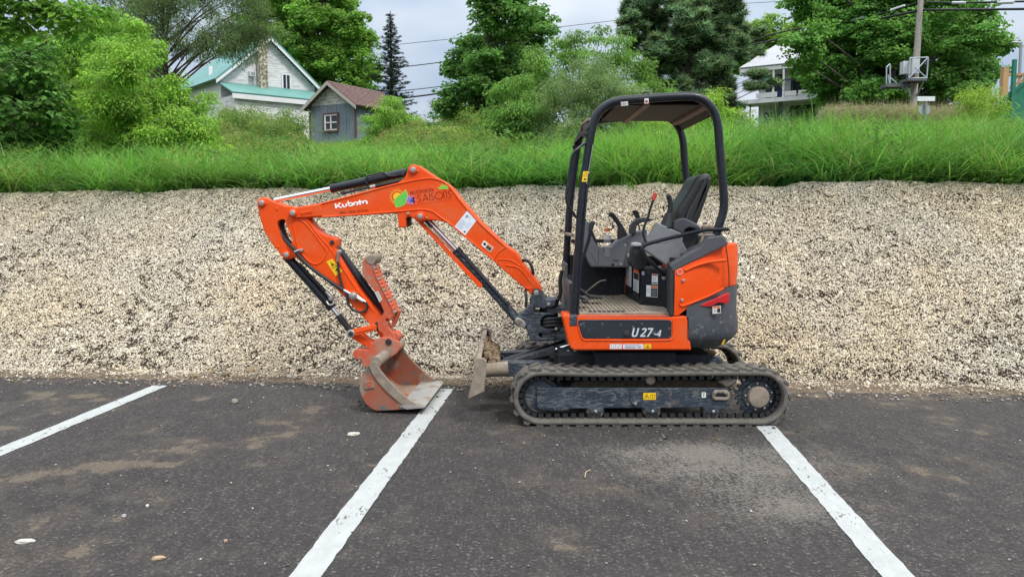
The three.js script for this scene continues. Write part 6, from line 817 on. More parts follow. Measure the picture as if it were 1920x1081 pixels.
// ---------------------------------------------------------------- utility pole with equipment platform, cables, signs, green fence
{
  const D = 33, b = at(1709, 222, D), t = at(1731, -60, D), base = V3(b.x, hillY(b.x, -D), -D), S = D / FOCAL;
  const poleM = M({ map: clone(tex(256, (x, y) => mul3(lerp3([0.26, 0.23, 0.20], [0.42, 0.385, 0.345], fb(x, y, 24, 4, 0.25)), 0.8 + 0.4 * fb(x, y, 64, 2)), { srgb: true }), 1, 0.3), roughness: 0.95 }), galv = M({ color: C(0.40, 0.45, 0.49), roughness: 0.5, metalness: 0.4 }), cab = M({ color: C(0.55, 0.58, 0.60), roughness: 0.55 }), dk = M({ color: C(0.10, 0.11, 0.12), roughness: 0.8 });
  const p = thing('utility_pole', 'leaning weathered wooden utility pole carrying metal boxes and steel platforms', 'utility pole', base);
  const loc = (u, v, o = 0) => at(u, v, D - o).sub(base); const tl = t.clone().sub(base);
  part('shaft', metricUV(rodGeo(V3(0, -0.4, 0), tl, 0.15, 0.105, 18)), poleM, p);
  const bxx = (name, u0, v0, u1, v1, o, th, m) => { const a = loc(u0, v0, o), c = loc(u1, v1, o); return part(name, box3(a.x, c.x, c.y, a.y, a.z - th, a.z), m, p); };
  const c1 = bxx('equipment_box', 1695, 114, 1706, 138, 0.15, 0.3, cab); bxx('equipment_box', 1712, 108.5, 1724.5, 137.5, 0.45, 0.25, cab);
  const bar = (list, m, name = 'cage') => part(name, merge(list.map(([a, c]) => metricUV(rodGeo(loc(...a), loc(...c), 0.028, 0.028, 8)))), m, p);
  const o = 0.75; bar([[[1707, 108.5, o], [1741, 107.5, o]], [[1741, 107.5, o], [1738.5, 146, o]], [[1738.5, 146, o], [1704.5, 147, o]], [[1704.5, 147, o], [1707, 108.5, o]], [[1740, 108.5, o], [1705, 146, o]], [[1716, 126, o], [1737, 145, o]], [[1707, 108.5, o], [1709, 112, 0]], [[1704.5, 147, o], [1708, 148, 0]]], galv);
  bxx('platform', 1703, 146, 1739, 151, 0.85, 0.7, dk); bar([[[1662.8, 126, 0.3], [1669.5, 119.5, 0.3]], [[1662.8, 126, 0.3], [1662.6, 163, 0.3]], [[1669.5, 119.5, 0.3], [1669.5, 156, 0.3]], [[1669.5, 145, 0.3], [1682, 156, 0.3]], [[1666, 140, 0.3], [1669, 160, 0.3]]], galv); bxx('platform', 1664, 156, 1709, 162.5, 0.4, 0.6, dk);
  bar([[[1698, 162, 0.3], [1712, 184, 0.1]], [[1733, 151, 0.5], [1719, 180, 0.1]], [[1690, 163, 0.3], [1706, 172, 0.1]], [[1700, 150, 0.3], [1702, 165, 0.3]]], galv, 'brace'); bar([[[1708, 138, 0.16], [1704, 165, 0.18]], [[1701, 138, 0.16], [1702, 168, 0.18]]], dk, 'conduit');
  // cables and splice cases
  const wireM = M({ color: C(0.014, 0.015, 0.017), roughness: 0.6 }), caseM = M({ color: C(0.50, 0.52, 0.53), roughness: 0.5 });
  const cable = (name, label, pts, r, cases = []) => { const P = pts.map(([u, v, d]) => at(u, v, d)), og = P[0].clone(), cv = new THREE.CatmullRomCurve3(P.map((q) => q.clone().sub(og)), false, 'centripetal'); const g = thing(name, label, 'cable', og, 'overhead cables'); part('strand', metricUV(new THREE.TubeGeometry(cv, 60, r, 7)), wireM, g); for (const [u0, v0, d0, u1, v1, d1, rr_] of cases) part('splice_case', metricUV(rodGeo(at(u0, v0, d0).sub(og), at(u1, v1, d1).sub(og), rr_, rr_, 14)), caseM, g); };
  cable('overhead_cable', 'upper black cable with white splice cases running to the pole from the pine', [[1390, 84, 44], [1442, 66, 42], [1520, 49, 39.5], [1612, 35, 36.5], [1690, 15, 34], [1720, 5, 33]], 0.035, [[1597, 38.5, 36.6, 1620, 32, 36, 0.065], [1671, 19.5, 34.5, 1697, 11, 34, 0.065]]);
  cable('overhead_cable', 'lower thick black cable running to the pole from the pine', [[1380, 92, 44], [1423, 81, 42.5], [1500, 66, 40], [1600, 46, 36.5], [1718, 20.5, 33]], 0.05);
  cable('overhead_cable', 'upper black cable with white splice cases running from the pole beyond the fence', [[1729, 10, 33], [1737, 5, 33], [1760, 4, 32], [1785, 5, 31.5], [1850, 4, 30], [1990, 1, 28]], 0.035, [[1787, 5, 31.3, 1812, 5, 30.8, 0.055], [1872, 5, 29.4, 1902, 4, 28.9, 0.055]]);
  cable('overhead_cable', 'lower thick black cable running from the pole beyond the fence', [[1731, 18.5, 33], [1800, 18, 31.5], [1990, 16, 28]], 0.045);
  for (const [a, c, d, r, label] of [[[700, 88], [1240, 28], 70, 0.022, 'highest thin wire crossing the sky above the spruce'], [[690, 132], [900, 106], 70, 0.04, 'wire passing behind the spruce at mid height'], [[700, 175], [900, 152], 70, 0.035, 'thinner of two low wires beside the spruce'], [[700, 190], [900, 163], 70, 0.07, 'thick lowest cable beside the spruce'], [[1360, 8], [1560, -6], 70, 0.02, 'thin wire high above the white-roofed house']]) cable('overhead_cable', label, [[a[0], a[1], d], [(a[0] + c[0]) / 2, (a[1] + c[1]) / 2 + 1.5, d], [c[0], c[1], d]], r);
}
{ // stop sign seen from behind, with a street-name plate
  const D = 26.5, c = at(1736, 204.5, D), y0 = hillY(c.x, -D), base = V3(c.x, y0, -D), s = thing('stop_sign', 'back of an octagonal stop sign under a narrow street-name plate', 'road sign', base), al = M({ color: C(0.42, 0.44, 0.46), roughness: 0.45, metalness: 0.4 });
  const r = 11.3 * D / FOCAL, g = new THREE.CylinderGeometry(r, r, 0.012, 8); g.rotateY(Math.PI / 8); g.rotateX(Math.PI / 2); g.translate(0, c.y - y0, -0.06); part('sign_plate', metricUV(g), al, s); const tp = at(1736, 186, D).y - y0; part('post', box3(-0.03, 0.03, -0.4, tp, -0.04, 0.02), M({ color: C(0.2, 0.21, 0.22), roughness: 0.6, metalness: 0.3 }), s); part('street_name_plate', box3(-0.28, 0.28, tp - 0.06, tp + 0.09, -0.02, 0.03), M({ color: C(0.68, 0.70, 0.72), roughness: 0.5 }), s);
}
{ // green board fence and the wooden stair rail behind it
  const D = 22, green = M({ map: clone(tex(128, (x, y) => mul3(lerp3([0.012, 0.13, 0.085], [0.02, 0.18, 0.12], fb(x, y, 6, 4)), 0.85 + 0.3 * fb(x, y, 30, 2)), { srgb: true }), 1), roughness: 0.75 }), b = at(1896, 225, D), y0 = hillY(b.x, -D) - 0.2, base = V3(b.x, y0, -D), f = thing('green_fence', 'green painted board fence with a sloping top beside the grass', 'fence', base);
  const l = (u, v, o = 0) => at(u, v, D - o).sub(base);
  for (let i = 0; i < 12; i++) { const u = 1874 + i * 9.6, vt = mix(188, 152, (u - 1874) / 43), a = l(u, Math.max(vt, 100)), c = l(u + 9.2, Math.max(vt, 100)); part('board', box3(a.x, c.x, -0.3, a.y, -0.03 - (i % 2) * 0.01, 0), green, f); }
  { const a = l(1898, 112), c = l(1904, 112); part('post', box3(a.x, c.x, -0.3, a.y, 0.005, 0.1), green, f); } { const a = l(1874, 190, 0.0), c = l(2000, 92, 0); part('top_rail', slab(V3(a.x, a.y + 0.03, 0.03), V3(c.x, c.y + 0.03, 0.03), V3(c.x, c.y - 0.08, 0.03), V3(a.x, a.y - 0.08, 0.03), 0.04), green, f); }
  const D2 = 25, cedar = M({ map: clone(tex(128, (x, y) => mul3(lerp3([0.36, 0.20, 0.09], [0.52, 0.33, 0.17], fb(x, y, 12, 4, 0.3)), 0.9 + 0.2 * fb(x, y, 40, 2)), { srgb: true }), 1), roughness: 0.85 }), b2 = at(1886, 178, D2), base2 = V3(b2.x, hillY(b2.x, -D2), -D2), st = thing('stair_railing', 'tan wooden stair railing with slanting slats behind the green fence', 'railing', base2), l2 = (u, v) => at(u, v, D2).sub(base2);
  for (const [u0, u1, v0, v1] of [[1881, 1888, 127, 180]]) { const a = l2(u0, v0), c = l2(u1, v1); part('post', box3(a.x, c.x, -0.3, a.y, -0.12, 0.06), cedar, st); }
  { const a = l2(1884, 137), c = l2(1950, 135); part('rail', box3(a.x, c.x, a.y - 0.08, a.y, -0.06, 0.04), cedar, st); } for (let i = 0; i < 12; i++) { const a = l2(1893 + i * 8, 166 - i * 2), c = l2(1909 + i * 8, 138); part('slat', slab(V3(a.x, a.y, 0), V3(c.x, c.y, 0), V3(c.x + 0.07, c.y, 0), V3(a.x + 0.07, a.y, 0), 0.03), cedar, st); } part('lower_rail', (() => { const a = l2(1888, 172), c = l2(1960, 156); return slab(V3(a.x, a.y, 0.02), V3(c.x, c.y, 0.02), V3(c.x, c.y - 0.09, 0.02), V3(a.x, a.y - 0.09, 0.02), 0.05); })(), cedar, st);
  const D3 = 30, b3 = at(1915, 130, D3), base3 = V3(b3.x, hillY(b3.x, -D3), -D3), lp = thing('lamp_post', 'slim grey lamp post with a short arm rising behind the fence', 'lamp post', base3), l3 = (u, v) => at(u, v, D3).sub(base3), gm = M({ color: C(0.33, 0.35, 0.36), roughness: 0.5, metalness: 0.4 }); part('post', metricUV(rodGeo(V3(0, 0, 0), l3(1915.5, 79), 0.06, 0.05, 12)), gm, lp); part('arm', metricUV(rodGeo(l3(1915.5, 80), l3(1898, 79), 0.04, 0.035, 10)), gm, lp);
}
// ---------------------------------------------------------------- foliage
function clumpGeo(n, spread, len, wid, { up = 0.6, droop = 0.2, fold = 0.15, lobed = false, k = 0, flat = 1 } = {}) {
  const pos = [], nor = []; const s0 = seed; seed = 777 + k * 31;
  const tri = (a, b, c) => { const nn = b.clone().sub(a).cross(c.clone().sub(a)).normalize(); if (nn.y < 0) { nn.negate();[b, c] = [c, b]; } for (const p of [a, b, c]) { pos.push(p.x, p.y, p.z); nor.push(nn.x, nn.y, nn.z); } };
  for (let i = 0; i < n; i++) {
    const d = V3(rr(-1, 1), rr(-0.8, 0.8), rr(-1, 1)).normalize().multiplyScalar(spread * Math.cbrt(rnd())); d.y *= flat; const l = len * rr(0.7, 1.2), w = wid * rr(0.75, 1.15);
    const dir = V3(d.x, d.y * 0.5 - droop * spread, d.z).normalize().add(V3(rr(-0.5, 0.5), rr(-0.4, 0.3) - droop, rr(-0.5, 0.5))).normalize();
    const nrm = V3(rr(-1, 1), 0, rr(-1, 1)).multiplyScalar(1 - up).add(V3(0, up, 0)).addScaledVector(d, 0.4 / spread); const side = dir.clone().cross(nrm).normalize(), u2 = side.clone().cross(dir).normalize();
    const b = d, t = d.clone().addScaledVector(dir, l), m1 = d.clone().addScaledVector(dir, l * 0.45).addScaledVector(side, w / 2).addScaledVector(u2, fold * w), m2 = d.clone().addScaledVector(dir, l * 0.45).addScaledVector(side, -w / 2).addScaledVector(u2, fold * w);
    tri(b, m1, t); tri(b, t, m2);
    if (lobed) { const q = d.clone().addScaledVector(dir, l * 0.62).addScaledVector(side, w * 0.62), q2 = d.clone().addScaledVector(dir, l * 0.62).addScaledVector(side, -w * 0.62), cI = d.clone().addScaledVector(dir, l * 0.25); tri(cI, m1, q); tri(cI, q2, m2); }
  }
  seed = s0; const g = new THREE.BufferGeometry(); g.setAttribute('position', new THREE.Float32BufferAttribute(pos, 3)); g.setAttribute('normal', new THREE.Float32BufferAttribute(nor, 3)); return metricUV(g);
}
function needleGeo(n, len, k) { const pos = [], nor = []; const s0 = seed; seed = 99 + k; for (let i = 0; i < n; i++) { const d = V3(rr(-1, 1), rr(-0.5, 1), rr(-1, 1)).normalize(), b = V3(rr(-0.1, 0.1), rr(-0.05, 0.05), rr(-0.1, 0.1)), s = d.clone().cross(V3(rr(-1, 1), rr(-1, 1), rr(-1, 1))).normalize().multiplyScalar(len * 0.05), nn = s.clone().cross(d).normalize(); if (nn.y < 0) nn.negate(); for (const p of [b.clone().add(s), b.clone().sub(s), b.clone().addScaledVector(d, len * rr(0.6, 1.1))]) { pos.push(p.x, p.y, p.z); nor.push(nn.x, nn.y, nn.z); } } seed = s0; const g = new THREE.BufferGeometry(); g.setAttribute('position', new THREE.Float32BufferAttribute(pos, 3)); g.setAttribute('normal', new THREE.Float32BufferAttribute(nor, 3)); return metricUV(g); }
const leafM = M({ color: 0xffffff, roughness: 0.9, specularIntensity: 0.3, transmission: 0.48, thickness: 0, side: THREE.DoubleSide }), leafSoft = M({ color: 0xffffff, roughness: 0.95, specularIntensity: 0.2, transmission: 0.48, thickness: 0, side: THREE.DoubleSide });
const barkM = M({ map: clone(tex(256, (x, y) => mul3(lerp3([0.05, 0.042, 0.034], [0.13, 0.11, 0.09], fb(x, y, 16, 4, 0.3)), 0.8 + 0.4 * fb(x, y, 64, 2)), { srgb: true }), 1.5), roughness: 1 });
const CL = { mapleFar: clumpGeo(26, 0.30, 0.125, 0.12, { up: 0.42, k: 2, flat: 0.55 }), elder: clumpGeo(26, 0.19, 0.085, 0.034, { up: 0.42, droop: 0.3, k: 3, flat: 0.6 }), elderFine: clumpGeo(28, 0.17, 0.055, 0.025, { up: 0.4, k: 4, flat: 0.8 }), willow: clumpGeo(24, 0.30, 0.11, 0.028, { up: 0.3, droop: 0.3, k: 5 }), pine: needleGeo(70, 0.27, 6), spruce: needleGeo(46, 0.20, 8), big: clumpGeo(13, 0.20, 0.12, 0.115, { lobed: true, up: 0.5, droop: 0.3, k: 7, flat: 0.6 }), birch: clumpGeo(14, 0.30, 0.09, 0.07, { k: 9 }) };
function plant(name, label, { D, lobes, clump, col, dens = 1, size = 1, base, trunkR = 0.12, group, category = 'tree', soft = false, stems = 1, sub = 15, vary = 0.30, hollow = 0.4, limbR = 0.30, pad = 0.62, twig = 0.12 }) {
  const S = D / FOCAL; let mu = 0, mv = 0; for (const l of lobes) { mu += l[0]; mv += l[1]; } mu /= lobes.length; mv /= lobes.length;
  const bp = at(base ? base[0] : mu, base ? base[1] ?? 300 : 300, D); bp.y = hillY(bp.x, bp.z) - 0.05;
  const t = thing(name, label, category, bp, group); const lst = [], limbs = [];
  const cs = lobes.map(([u, v, ru, rv, dz = 0]) => ({ c: at(u, v, D + dz), rx: ru * S, ry: rv * S, rz: (ru + rv) / 2 * S * 0.9 }));
  for (const l of cs) {
    const area = 4 * Math.PI * Math.pow((Math.pow(l.rx * l.ry, 1.6) + Math.pow(l.rx * l.rz, 1.6) + Math.pow(l.ry * l.rz, 1.6)) / 3, 1 / 1.6), n = Math.ceil(area * dens * 13 / (size * size));
    const subs = []; for (let i = 0; i < sub; i++) { const d = V3(rr(-1, 1), rr(-0.9, 1), rr(-1, 1)).normalize(), k = rr(0.45, 1.0); subs.push({ p: V3(d.x * l.rx * k, d.y * l.ry * k, d.z * l.rz * k), r: rr(0.20, 0.36), tone: rr(-vary, vary) }); }
    for (let i = 0; i < n; i++) {
      let o, tone = 0; const d = V3(rr(-1, 1), rr(-1, 1), rr(-1, 1)).normalize(), k = Math.cbrt(mix(hollow * hollow * hollow, 1, rnd()));
      if (rnd() < 0.87) { const s = subs[Math.floor(rnd() * subs.length)]; o = s.p.clone().add(V3(d.x * l.rx, d.y * l.ry * pad, d.z * l.rz).multiplyScalar(s.r * k)); tone = s.tone; } else o = V3(d.x * l.rx, d.y * l.ry, d.z * l.rz).multiplyScalar(k * rr(0.6, 1.02));
      const p = l.c.clone().add(o).sub(bp); if (p.y + bp.y < hillY(p.x + bp.x, p.z + bp.z) + 0.05) continue; const m = 1.22 * (1 + tone) * rr(0.82, 1.18), y = rr(-0.08, 0.12);
      lst.push({ p, q: Q(rr(-0.35, 0.35), rr(0, 6.3), rr(-0.35, 0.35)), s: V3(1, 1, 1).multiplyScalar(size * rr(0.75, 1.25)), c: [col[0] * m * (1 + y), col[1] * m, col[2] * m * (1 - y)] });
    }
    const a = V3(0, 0, 0), c = l.c.clone().sub(bp), mid = V3(c.x * 0.35 + rr(-0.1, 0.1), c.y * 0.55, c.z * 0.35 + rr(-0.1, 0.1)); limbs.push(stems > 1 ? [V3(rr(-0.1, 0.1) * stems, -0.1, rr(-0.1, 0.1) * stems), V3(mid.x * 0.3, mid.y * 0.5, mid.z * 0.3), mid, c.clone().lerp(mid, 0.3), c] : (() => { const hd = Math.hypot(c.x, c.z), y0 = clamp(c.y - 0.55 * hd - 0.25, 0.25 * c.y, c.y), s0 = V3(0, y0, 0); return [s0, s0.clone().lerp(c, 0.5).add(V3(0, 0.08 * hd, 0)), c]; })());
    for (let i = 0; i < 5; i++) { const s = subs[i % subs.length], e = c.clone().add(s.p); limbs.push([c.clone(), c.clone().lerp(e, 0.4).add(V3(rr(-0.1, 0.1), 0.05, rr(-0.1, 0.1))), e, null]); }
  }
  if (stems === 1) { const hy = Math.max(...cs.map((l) => l.c.y - bp.y)) * 0.92; limbs.push([V3(0, -0.2, 0), V3(rr(-0.05, 0.05), hy * 0.3, 0), V3(rr(-0.1, 0.1), hy * 0.65, 0), V3(rr(-0.15, 0.15), hy, 0)]); }
  const gs = limbs.map((L3) => { const tw = L3[L3.length - 1] === null, L2 = tw ? L3.slice(0, -1) : L3, r0 = tw ? trunkR * twig : L2.length > 3 ? trunkR : trunkR * limbR, cv = new THREE.CatmullRomCurve3(L2, false, 'centripetal'), n = 8, g = new THREE.TubeGeometry(cv, n, 1, 6); const p = g.attributes.position; for (let i = 0; i <= n; i++) { const c = cv.getPointAt(i / n), r = r0 * mix(1, 0.22, i / n); for (let j = 0; j <= 6; j++) { const q = i * 7 + j, v = V3(p.getX(q), p.getY(q), p.getZ(q)).sub(c).multiplyScalar(r).add(c); p.setXYZ(q, v.x, v.y, v.z); } } return metricUV(g); });
  part('trunk', merge(gs), barkM, t);
  const im = instanced('crown', clump, soft ? leafSoft : leafM, lst, null, null, 'stuff'); t.add(im); return t;
}
const TG = 'trees and bushes behind the bank';
function inside(poly, x, y) { let c = false; for (let i = 0, j = poly.length - 1; i < poly.length; j = i++) { const [xi, yi] = poly[i], [xj, yj] = poly[j]; if ((yi > y) !== (yj > y) && x < (xj - xi) * (y - yi) / (yj - yi) + xi) c = !c; } return c; }
function fill(poly, n, r0, r1, dz = 1, extra = []) {                    // uneven masses of foliage spread through an outline
  const xs = poly.map((p) => p[0]), ys = poly.map((p) => p[1]), x0 = Math.min(...xs), x1 = Math.max(...xs), y0 = Math.min(...ys), y1 = Math.max(...ys), out = [];
  for (let k = 0; k < n * 1.25; k++) { let best = null, bd = -1; for (let c = 0; c < 18; c++) { const u = rr(x0, x1), v = rr(y0, y1), r = rr(r0, r1); if (![[0, 0], [0.45, 0], [-0.45, 0], [0, -0.5]].every(([a, b]) => inside(poly, u + a * r, v + b * r))) continue; let m = 1e9; for (const o of out) m = Math.min(m, Math.hypot(o[0] - u, o[1] - v)); if (m > bd) { bd = m; best = [u, v, r, r * rr(0.7, 0.95), rr(-dz, dz)]; } } if (best) out.push(best); }
  return out.concat(extra);
}
const brG = [0.215, 0.385, 0.05], mdG = [0.165, 0.32, 0.05], dkG = [0.10, 0.23, 0.04], ylG = [0.24, 0.37, 0.045], grG = [0.19, 0.28, 0.11], blG = [0.17, 0.29, 0.15];
plant('maple_sapling', 'dark broad-leaved maple sapling crowding the grass beside the bright bushes', { D: 13, base: [20], lobes: fill([[-60, 292], [-60, 70], [60, 80], [110, 150], [140, 220], [150, 290]], 17, 22, 42, 0.7), clump: CL.big, col: dkG, dens: 1.7, size: 0.85, trunkR: 0.03, group: TG });
plant('maple_tree', 'overhanging maple boughs with large leaves against the sky', { D: 11, base: [-140], lobes: [[40, 8, 60, 24], [125, 16, 45, 20], [10, 50, 40, 26], [172, 38, 18, 12], [-40, 20, 60, 50], [95, 40, 30, 14], [60, 30, 30, 14], [150, 58, 14, 10]], clump: CL.big, col: [0.14, 0.29, 0.035], dens: 1.3, size: 0.85, trunkR: 0.022, group: TG });
plant('box_elder_bush', 'bright yellow-green box elder bush, the broad one in front of the teal roof', { D: 15.5, base: [270], lobes: fill([[130, 294], [120, 200], [170, 120], [235, 60], [285, 95], [310, 130], [340, 158], [392, 182], [400, 250], [420, 292]], 34, 16, 40, 1.1, [[250, 60, 26, 24], [285, 92, 20, 20], [392, 186, 16, 12]]), clump: CL.elder, col: brG, dens: 2.7, size: 0.85, trunkR: 0.016, group: TG, stems: 4, vary: 0.38 });
plant('box_elder_bush', 'taller green box elder bush between the dark sapling and the broad bright bush', { D: 18, base: [160], lobes: fill([[70, 292], [85, 150], [125, 60], [160, 15], [215, 20], [270, 45], [285, 110], [250, 200], [230, 292]], 30, 18, 40, 1.2), clump: CL.elder, col: [0.19, 0.36, 0.05], dens: 2.4, size: 0.95, trunkR: 0.02, group: TG, stems: 4, vary: 0.34 });
plant('mixed_shrub', 'low mid-green shrubs in front of the lean-to wall of the white house', { D: 24, base: [470], lobes: fill([[395, 285], [405, 205], [450, 196], [500, 200], [560, 205], [585, 235], [600, 285]], 18, 16, 30, 1.5), clump: CL.elderFine, col: [0.17, 0.27, 0.07], dens: 2.0, size: 1.25, trunkR: 0.02, group: TG, stems: 4, category: 'shrub', vary: 0.35, soft: true });
plant('willow_tree', 'thin-leaved grey-green tree with bare limbs in front of the teal roof', { D: 34, base: [318], lobes: fill([[150, -60], [480, -60], [500, 40], [480, 100], [450, 95], [400, 92], [330, 100], [260, 90], [170, 110], [150, 40]], 30, 18, 40, 2, [[470, 70, 26, 22], [500, 60, 26, 20]]), clump: CL.willow, col: [0.13, 0.20, 0.075], dens: 1.5, size: 1.15, limbR: 0.22, trunkR: 0.2, group: TG, soft: true });
plant('maple_tree', 'shaded backdrop tree behind the left-hand bushes and the wood pile', { D: 46, base: [120], lobes: fill([[-80, 290], [-80, 60], [100, 40], [240, 60], [330, 130], [320, 290]], 26, 30, 60, 3), clump: CL.mapleFar, col: [0.115, 0.235, 0.05], dens: 0.75, size: 1.5, trunkR: 0.22, group: TG });
plant('maple_tree', 'big dense round maple behind the white house', { D: 66, base: [610], lobes: fill([[425, 130], [430, 40], [500, -20], [540, -80], [640, -60], [672, 20], [682, 70], [708, 85], [712, 125], [700, 165], [690, 190], [560, 190], [440, 150]], 44, 20, 44, 3), clump: CL.mapleFar, col: [0.17, 0.335, 0.045], dens: 0.8, size: 1.6, trunkR: 0.3, group: TG });
plant('maple_tree', 'upright dark maple standing alone against the sky behind the centre bushes', { D: 27, base: [920], lobes: fill([[826, 290], [828, 170], [840, 120], [885, 80], [888, 20], [900, -50], [980, -60], [1000, 10], [1030, 45], [1030, 110], [1000, 200], [980, 290]], 36, 18, 38, 1.5, [[848, 132, 16, 14], [1022, 60, 14, 14]]), clump: CL.mapleFar, col: [0.115, 0.255, 0.05], dens: 1.1, size: 0.9, trunkR: 0.14, group: TG });
plant('mixed_shrub', 'green leafy shrub thicket behind the grey-green centre shrub', { D: 23, base: [1080], lobes: fill([[930, 285], [940, 170], [1000, 90], [1060, 55], [1130, 48], [1185, 72], [1235, 120], [1262, 180], [1270, 280]], 34, 18, 38, 1.2), clump: CL.elder, col: [0.165, 0.31, 0.06], dens: 2.2, size: 1.1, trunkR: 0.02, group: TG, stems: 5, vary: 0.34 });
plant('mixed_shrub', 'grey-green fine-leaved shrub in the middle of the centre thicket', { D: 19.5, base: [1090], lobes: fill([[985, 275], [1000, 180], [1050, 120], [1120, 95], [1175, 130], [1225, 185], [1250, 225], [1200, 275]], 24, 16, 36, 1.0), clump: CL.elderFine, col: grG, dens: 3.0, size: 1.1, trunkR: 0.014, group: TG, soft: true, stems: 5 });
plant('mixed_shrub', 'green leafy shrub at the foot of the upright dark maple', { D: 20.5, base: [965], lobes: fill([[885, 285], [900, 220], [930, 150], [990, 140], [1020, 200], [1030, 285]], 18, 16, 32, 1), clump: CL.elder, col: [0.15, 0.30, 0.055], dens: 2.4, size: 1.0, trunkR: 0.03, group: TG, stems: 3 });
plant('pine_tree', 'large soft blue-green white pine with upswept plumes', { D: 36, base: [1290], lobes: fill([[1180, -60], [1168, 30], [1190, 110], [1205, 200], [1250, 245], [1395, 240], [1385, 180], [1365, 130], [1400, 90], [1395, 40], [1390, -60]], 46, 18, 38, 2, [[1420, 140, 26, 6, -1], [1410, 162, 32, 7, -1], [1450, 154, 16, 4, -1], [1410, 100, 24, 9], [1425, 60, 14, 10], [1178, 20, 14, 22], [1215, 140, 30, 16]]), clump: CL.pine, col: [0.26, 0.42, 0.20], dens: 1.5, size: 1.05, trunkR: 0.2, limbR: 0.2, group: TG, soft: true, sub: 12, pad: 1.0, hollow: 0.1 });
plant('yellow_green_bush', 'young yellow-green bush behind the rear canopy post', { D: 17, base: [1350], lobes: [[1340, 205, 20, 30], [1365, 218, 26, 18], [1345, 178, 9, 20], [1395, 225, 22, 14], [1330, 228, 24, 16], [1300, 225, 22, 16], [1270, 232, 18, 14], [1225, 235, 24, 16]], clump: CL.elder, col: [0.25, 0.40, 0.05], dens: 2.2, size: 0.8, trunkR: 0.015, category: 'bush', group: TG });
plant('maple_tree', 'light green tree crowns rising behind the white-roofed house', { D: 70, base: [1440], lobes: fill([[1360, 130], [1375, 50], [1420, 35], [1490, 40], [1520, 90], [1500, 130]], 16, 18, 34, 2), clump: CL.mapleFar, col: [0.19, 0.33, 0.055], dens: 0.8, size: 1.7, trunkR: 0.25, group: TG });
plant('maple_tree', 'huge spreading dark maple behind the utility pole', { D: 37.5, base: [1665], lobes: fill([[1500, -70], [1482, 60], [1484, 110], [1520, 150], [1550, 180], [1590, 208], [1640, 208], [1700, 205], [1790, 198], [1840, 175], [1885, 125], [1895, 90], [1875, 50], [1850, 10], [1830, -70]], 62, 20, 46, 2.5), clump: CL.mapleFar, col: [0.135, 0.30, 0.055], dens: 0.95, size: 1.2, trunkR: 0.3, group: TG });
plant('yellow_green_bush', 'bright yellow-green bush beside the green fence', { D: 21, base: [1838], lobes: fill([[1795, 245], [1800, 175], [1830, 165], [1865, 158], [1880, 180], [1885, 245]], 16, 9, 20, 0.8, [[1885, 203, 10, 8], [1815, 178, 12, 10]]), clump: CL.elderFine, col: ylG, dens: 2.8, size: 1.1, trunkR: 0.02, category: 'bush', group: TG });
plant('box_elder_bush', 'green bush growing against the corner of the grey shed', { D: 31, base: [735], lobes: fill([[670, 290], [685, 235], [710, 195], [735, 180], [770, 205], [800, 245], [815, 290]], 18, 14, 28, 1, [[735, 190, 16, 12]]), clump: CL.elder, col: [0.20, 0.37, 0.055], dens: 1.9, size: 1.25, trunkR: 0.03, stems: 3, category: 'bush', group: TG });
plant('sparse_tree', 'small thin distant tree beside the power lines', { D: 90, base: [812], lobes: [[812, 195, 10, 14], [808, 212, 13, 14], [818, 222, 14, 12]], clump: CL.birch, col: [0.16, 0.18, 0.12], dens: 0.25, size: 1.6, trunkR: 0.12, group: TG, soft: true });
plant('yellow_green_bush', 'small olive bush beside a red roof between the shed and the dark maple', { D: 48, base: [843], lobes: [[843, 214, 11, 12], [850, 226, 12, 12], [835, 232, 12, 10]], clump: CL.elderFine, col: [0.22, 0.27, 0.05], dens: 1.3, size: 2.0, trunkR: 0.04, category: 'bush', group: TG });
plant('mixed_shrub', 'low tangled shrubs between the shed bush and the upright dark maple', { D: 22, base: [840], lobes: fill([[770, 288], [780, 240], [830, 235], [880, 240], [905, 288]], 12, 12, 24, 1.2), clump: CL.elder, col: [0.20, 0.32, 0.06], dens: 2.2, size: 1.0, trunkR: 0.015, stems: 3, category: 'shrub', group: TG, vary: 0.35 });
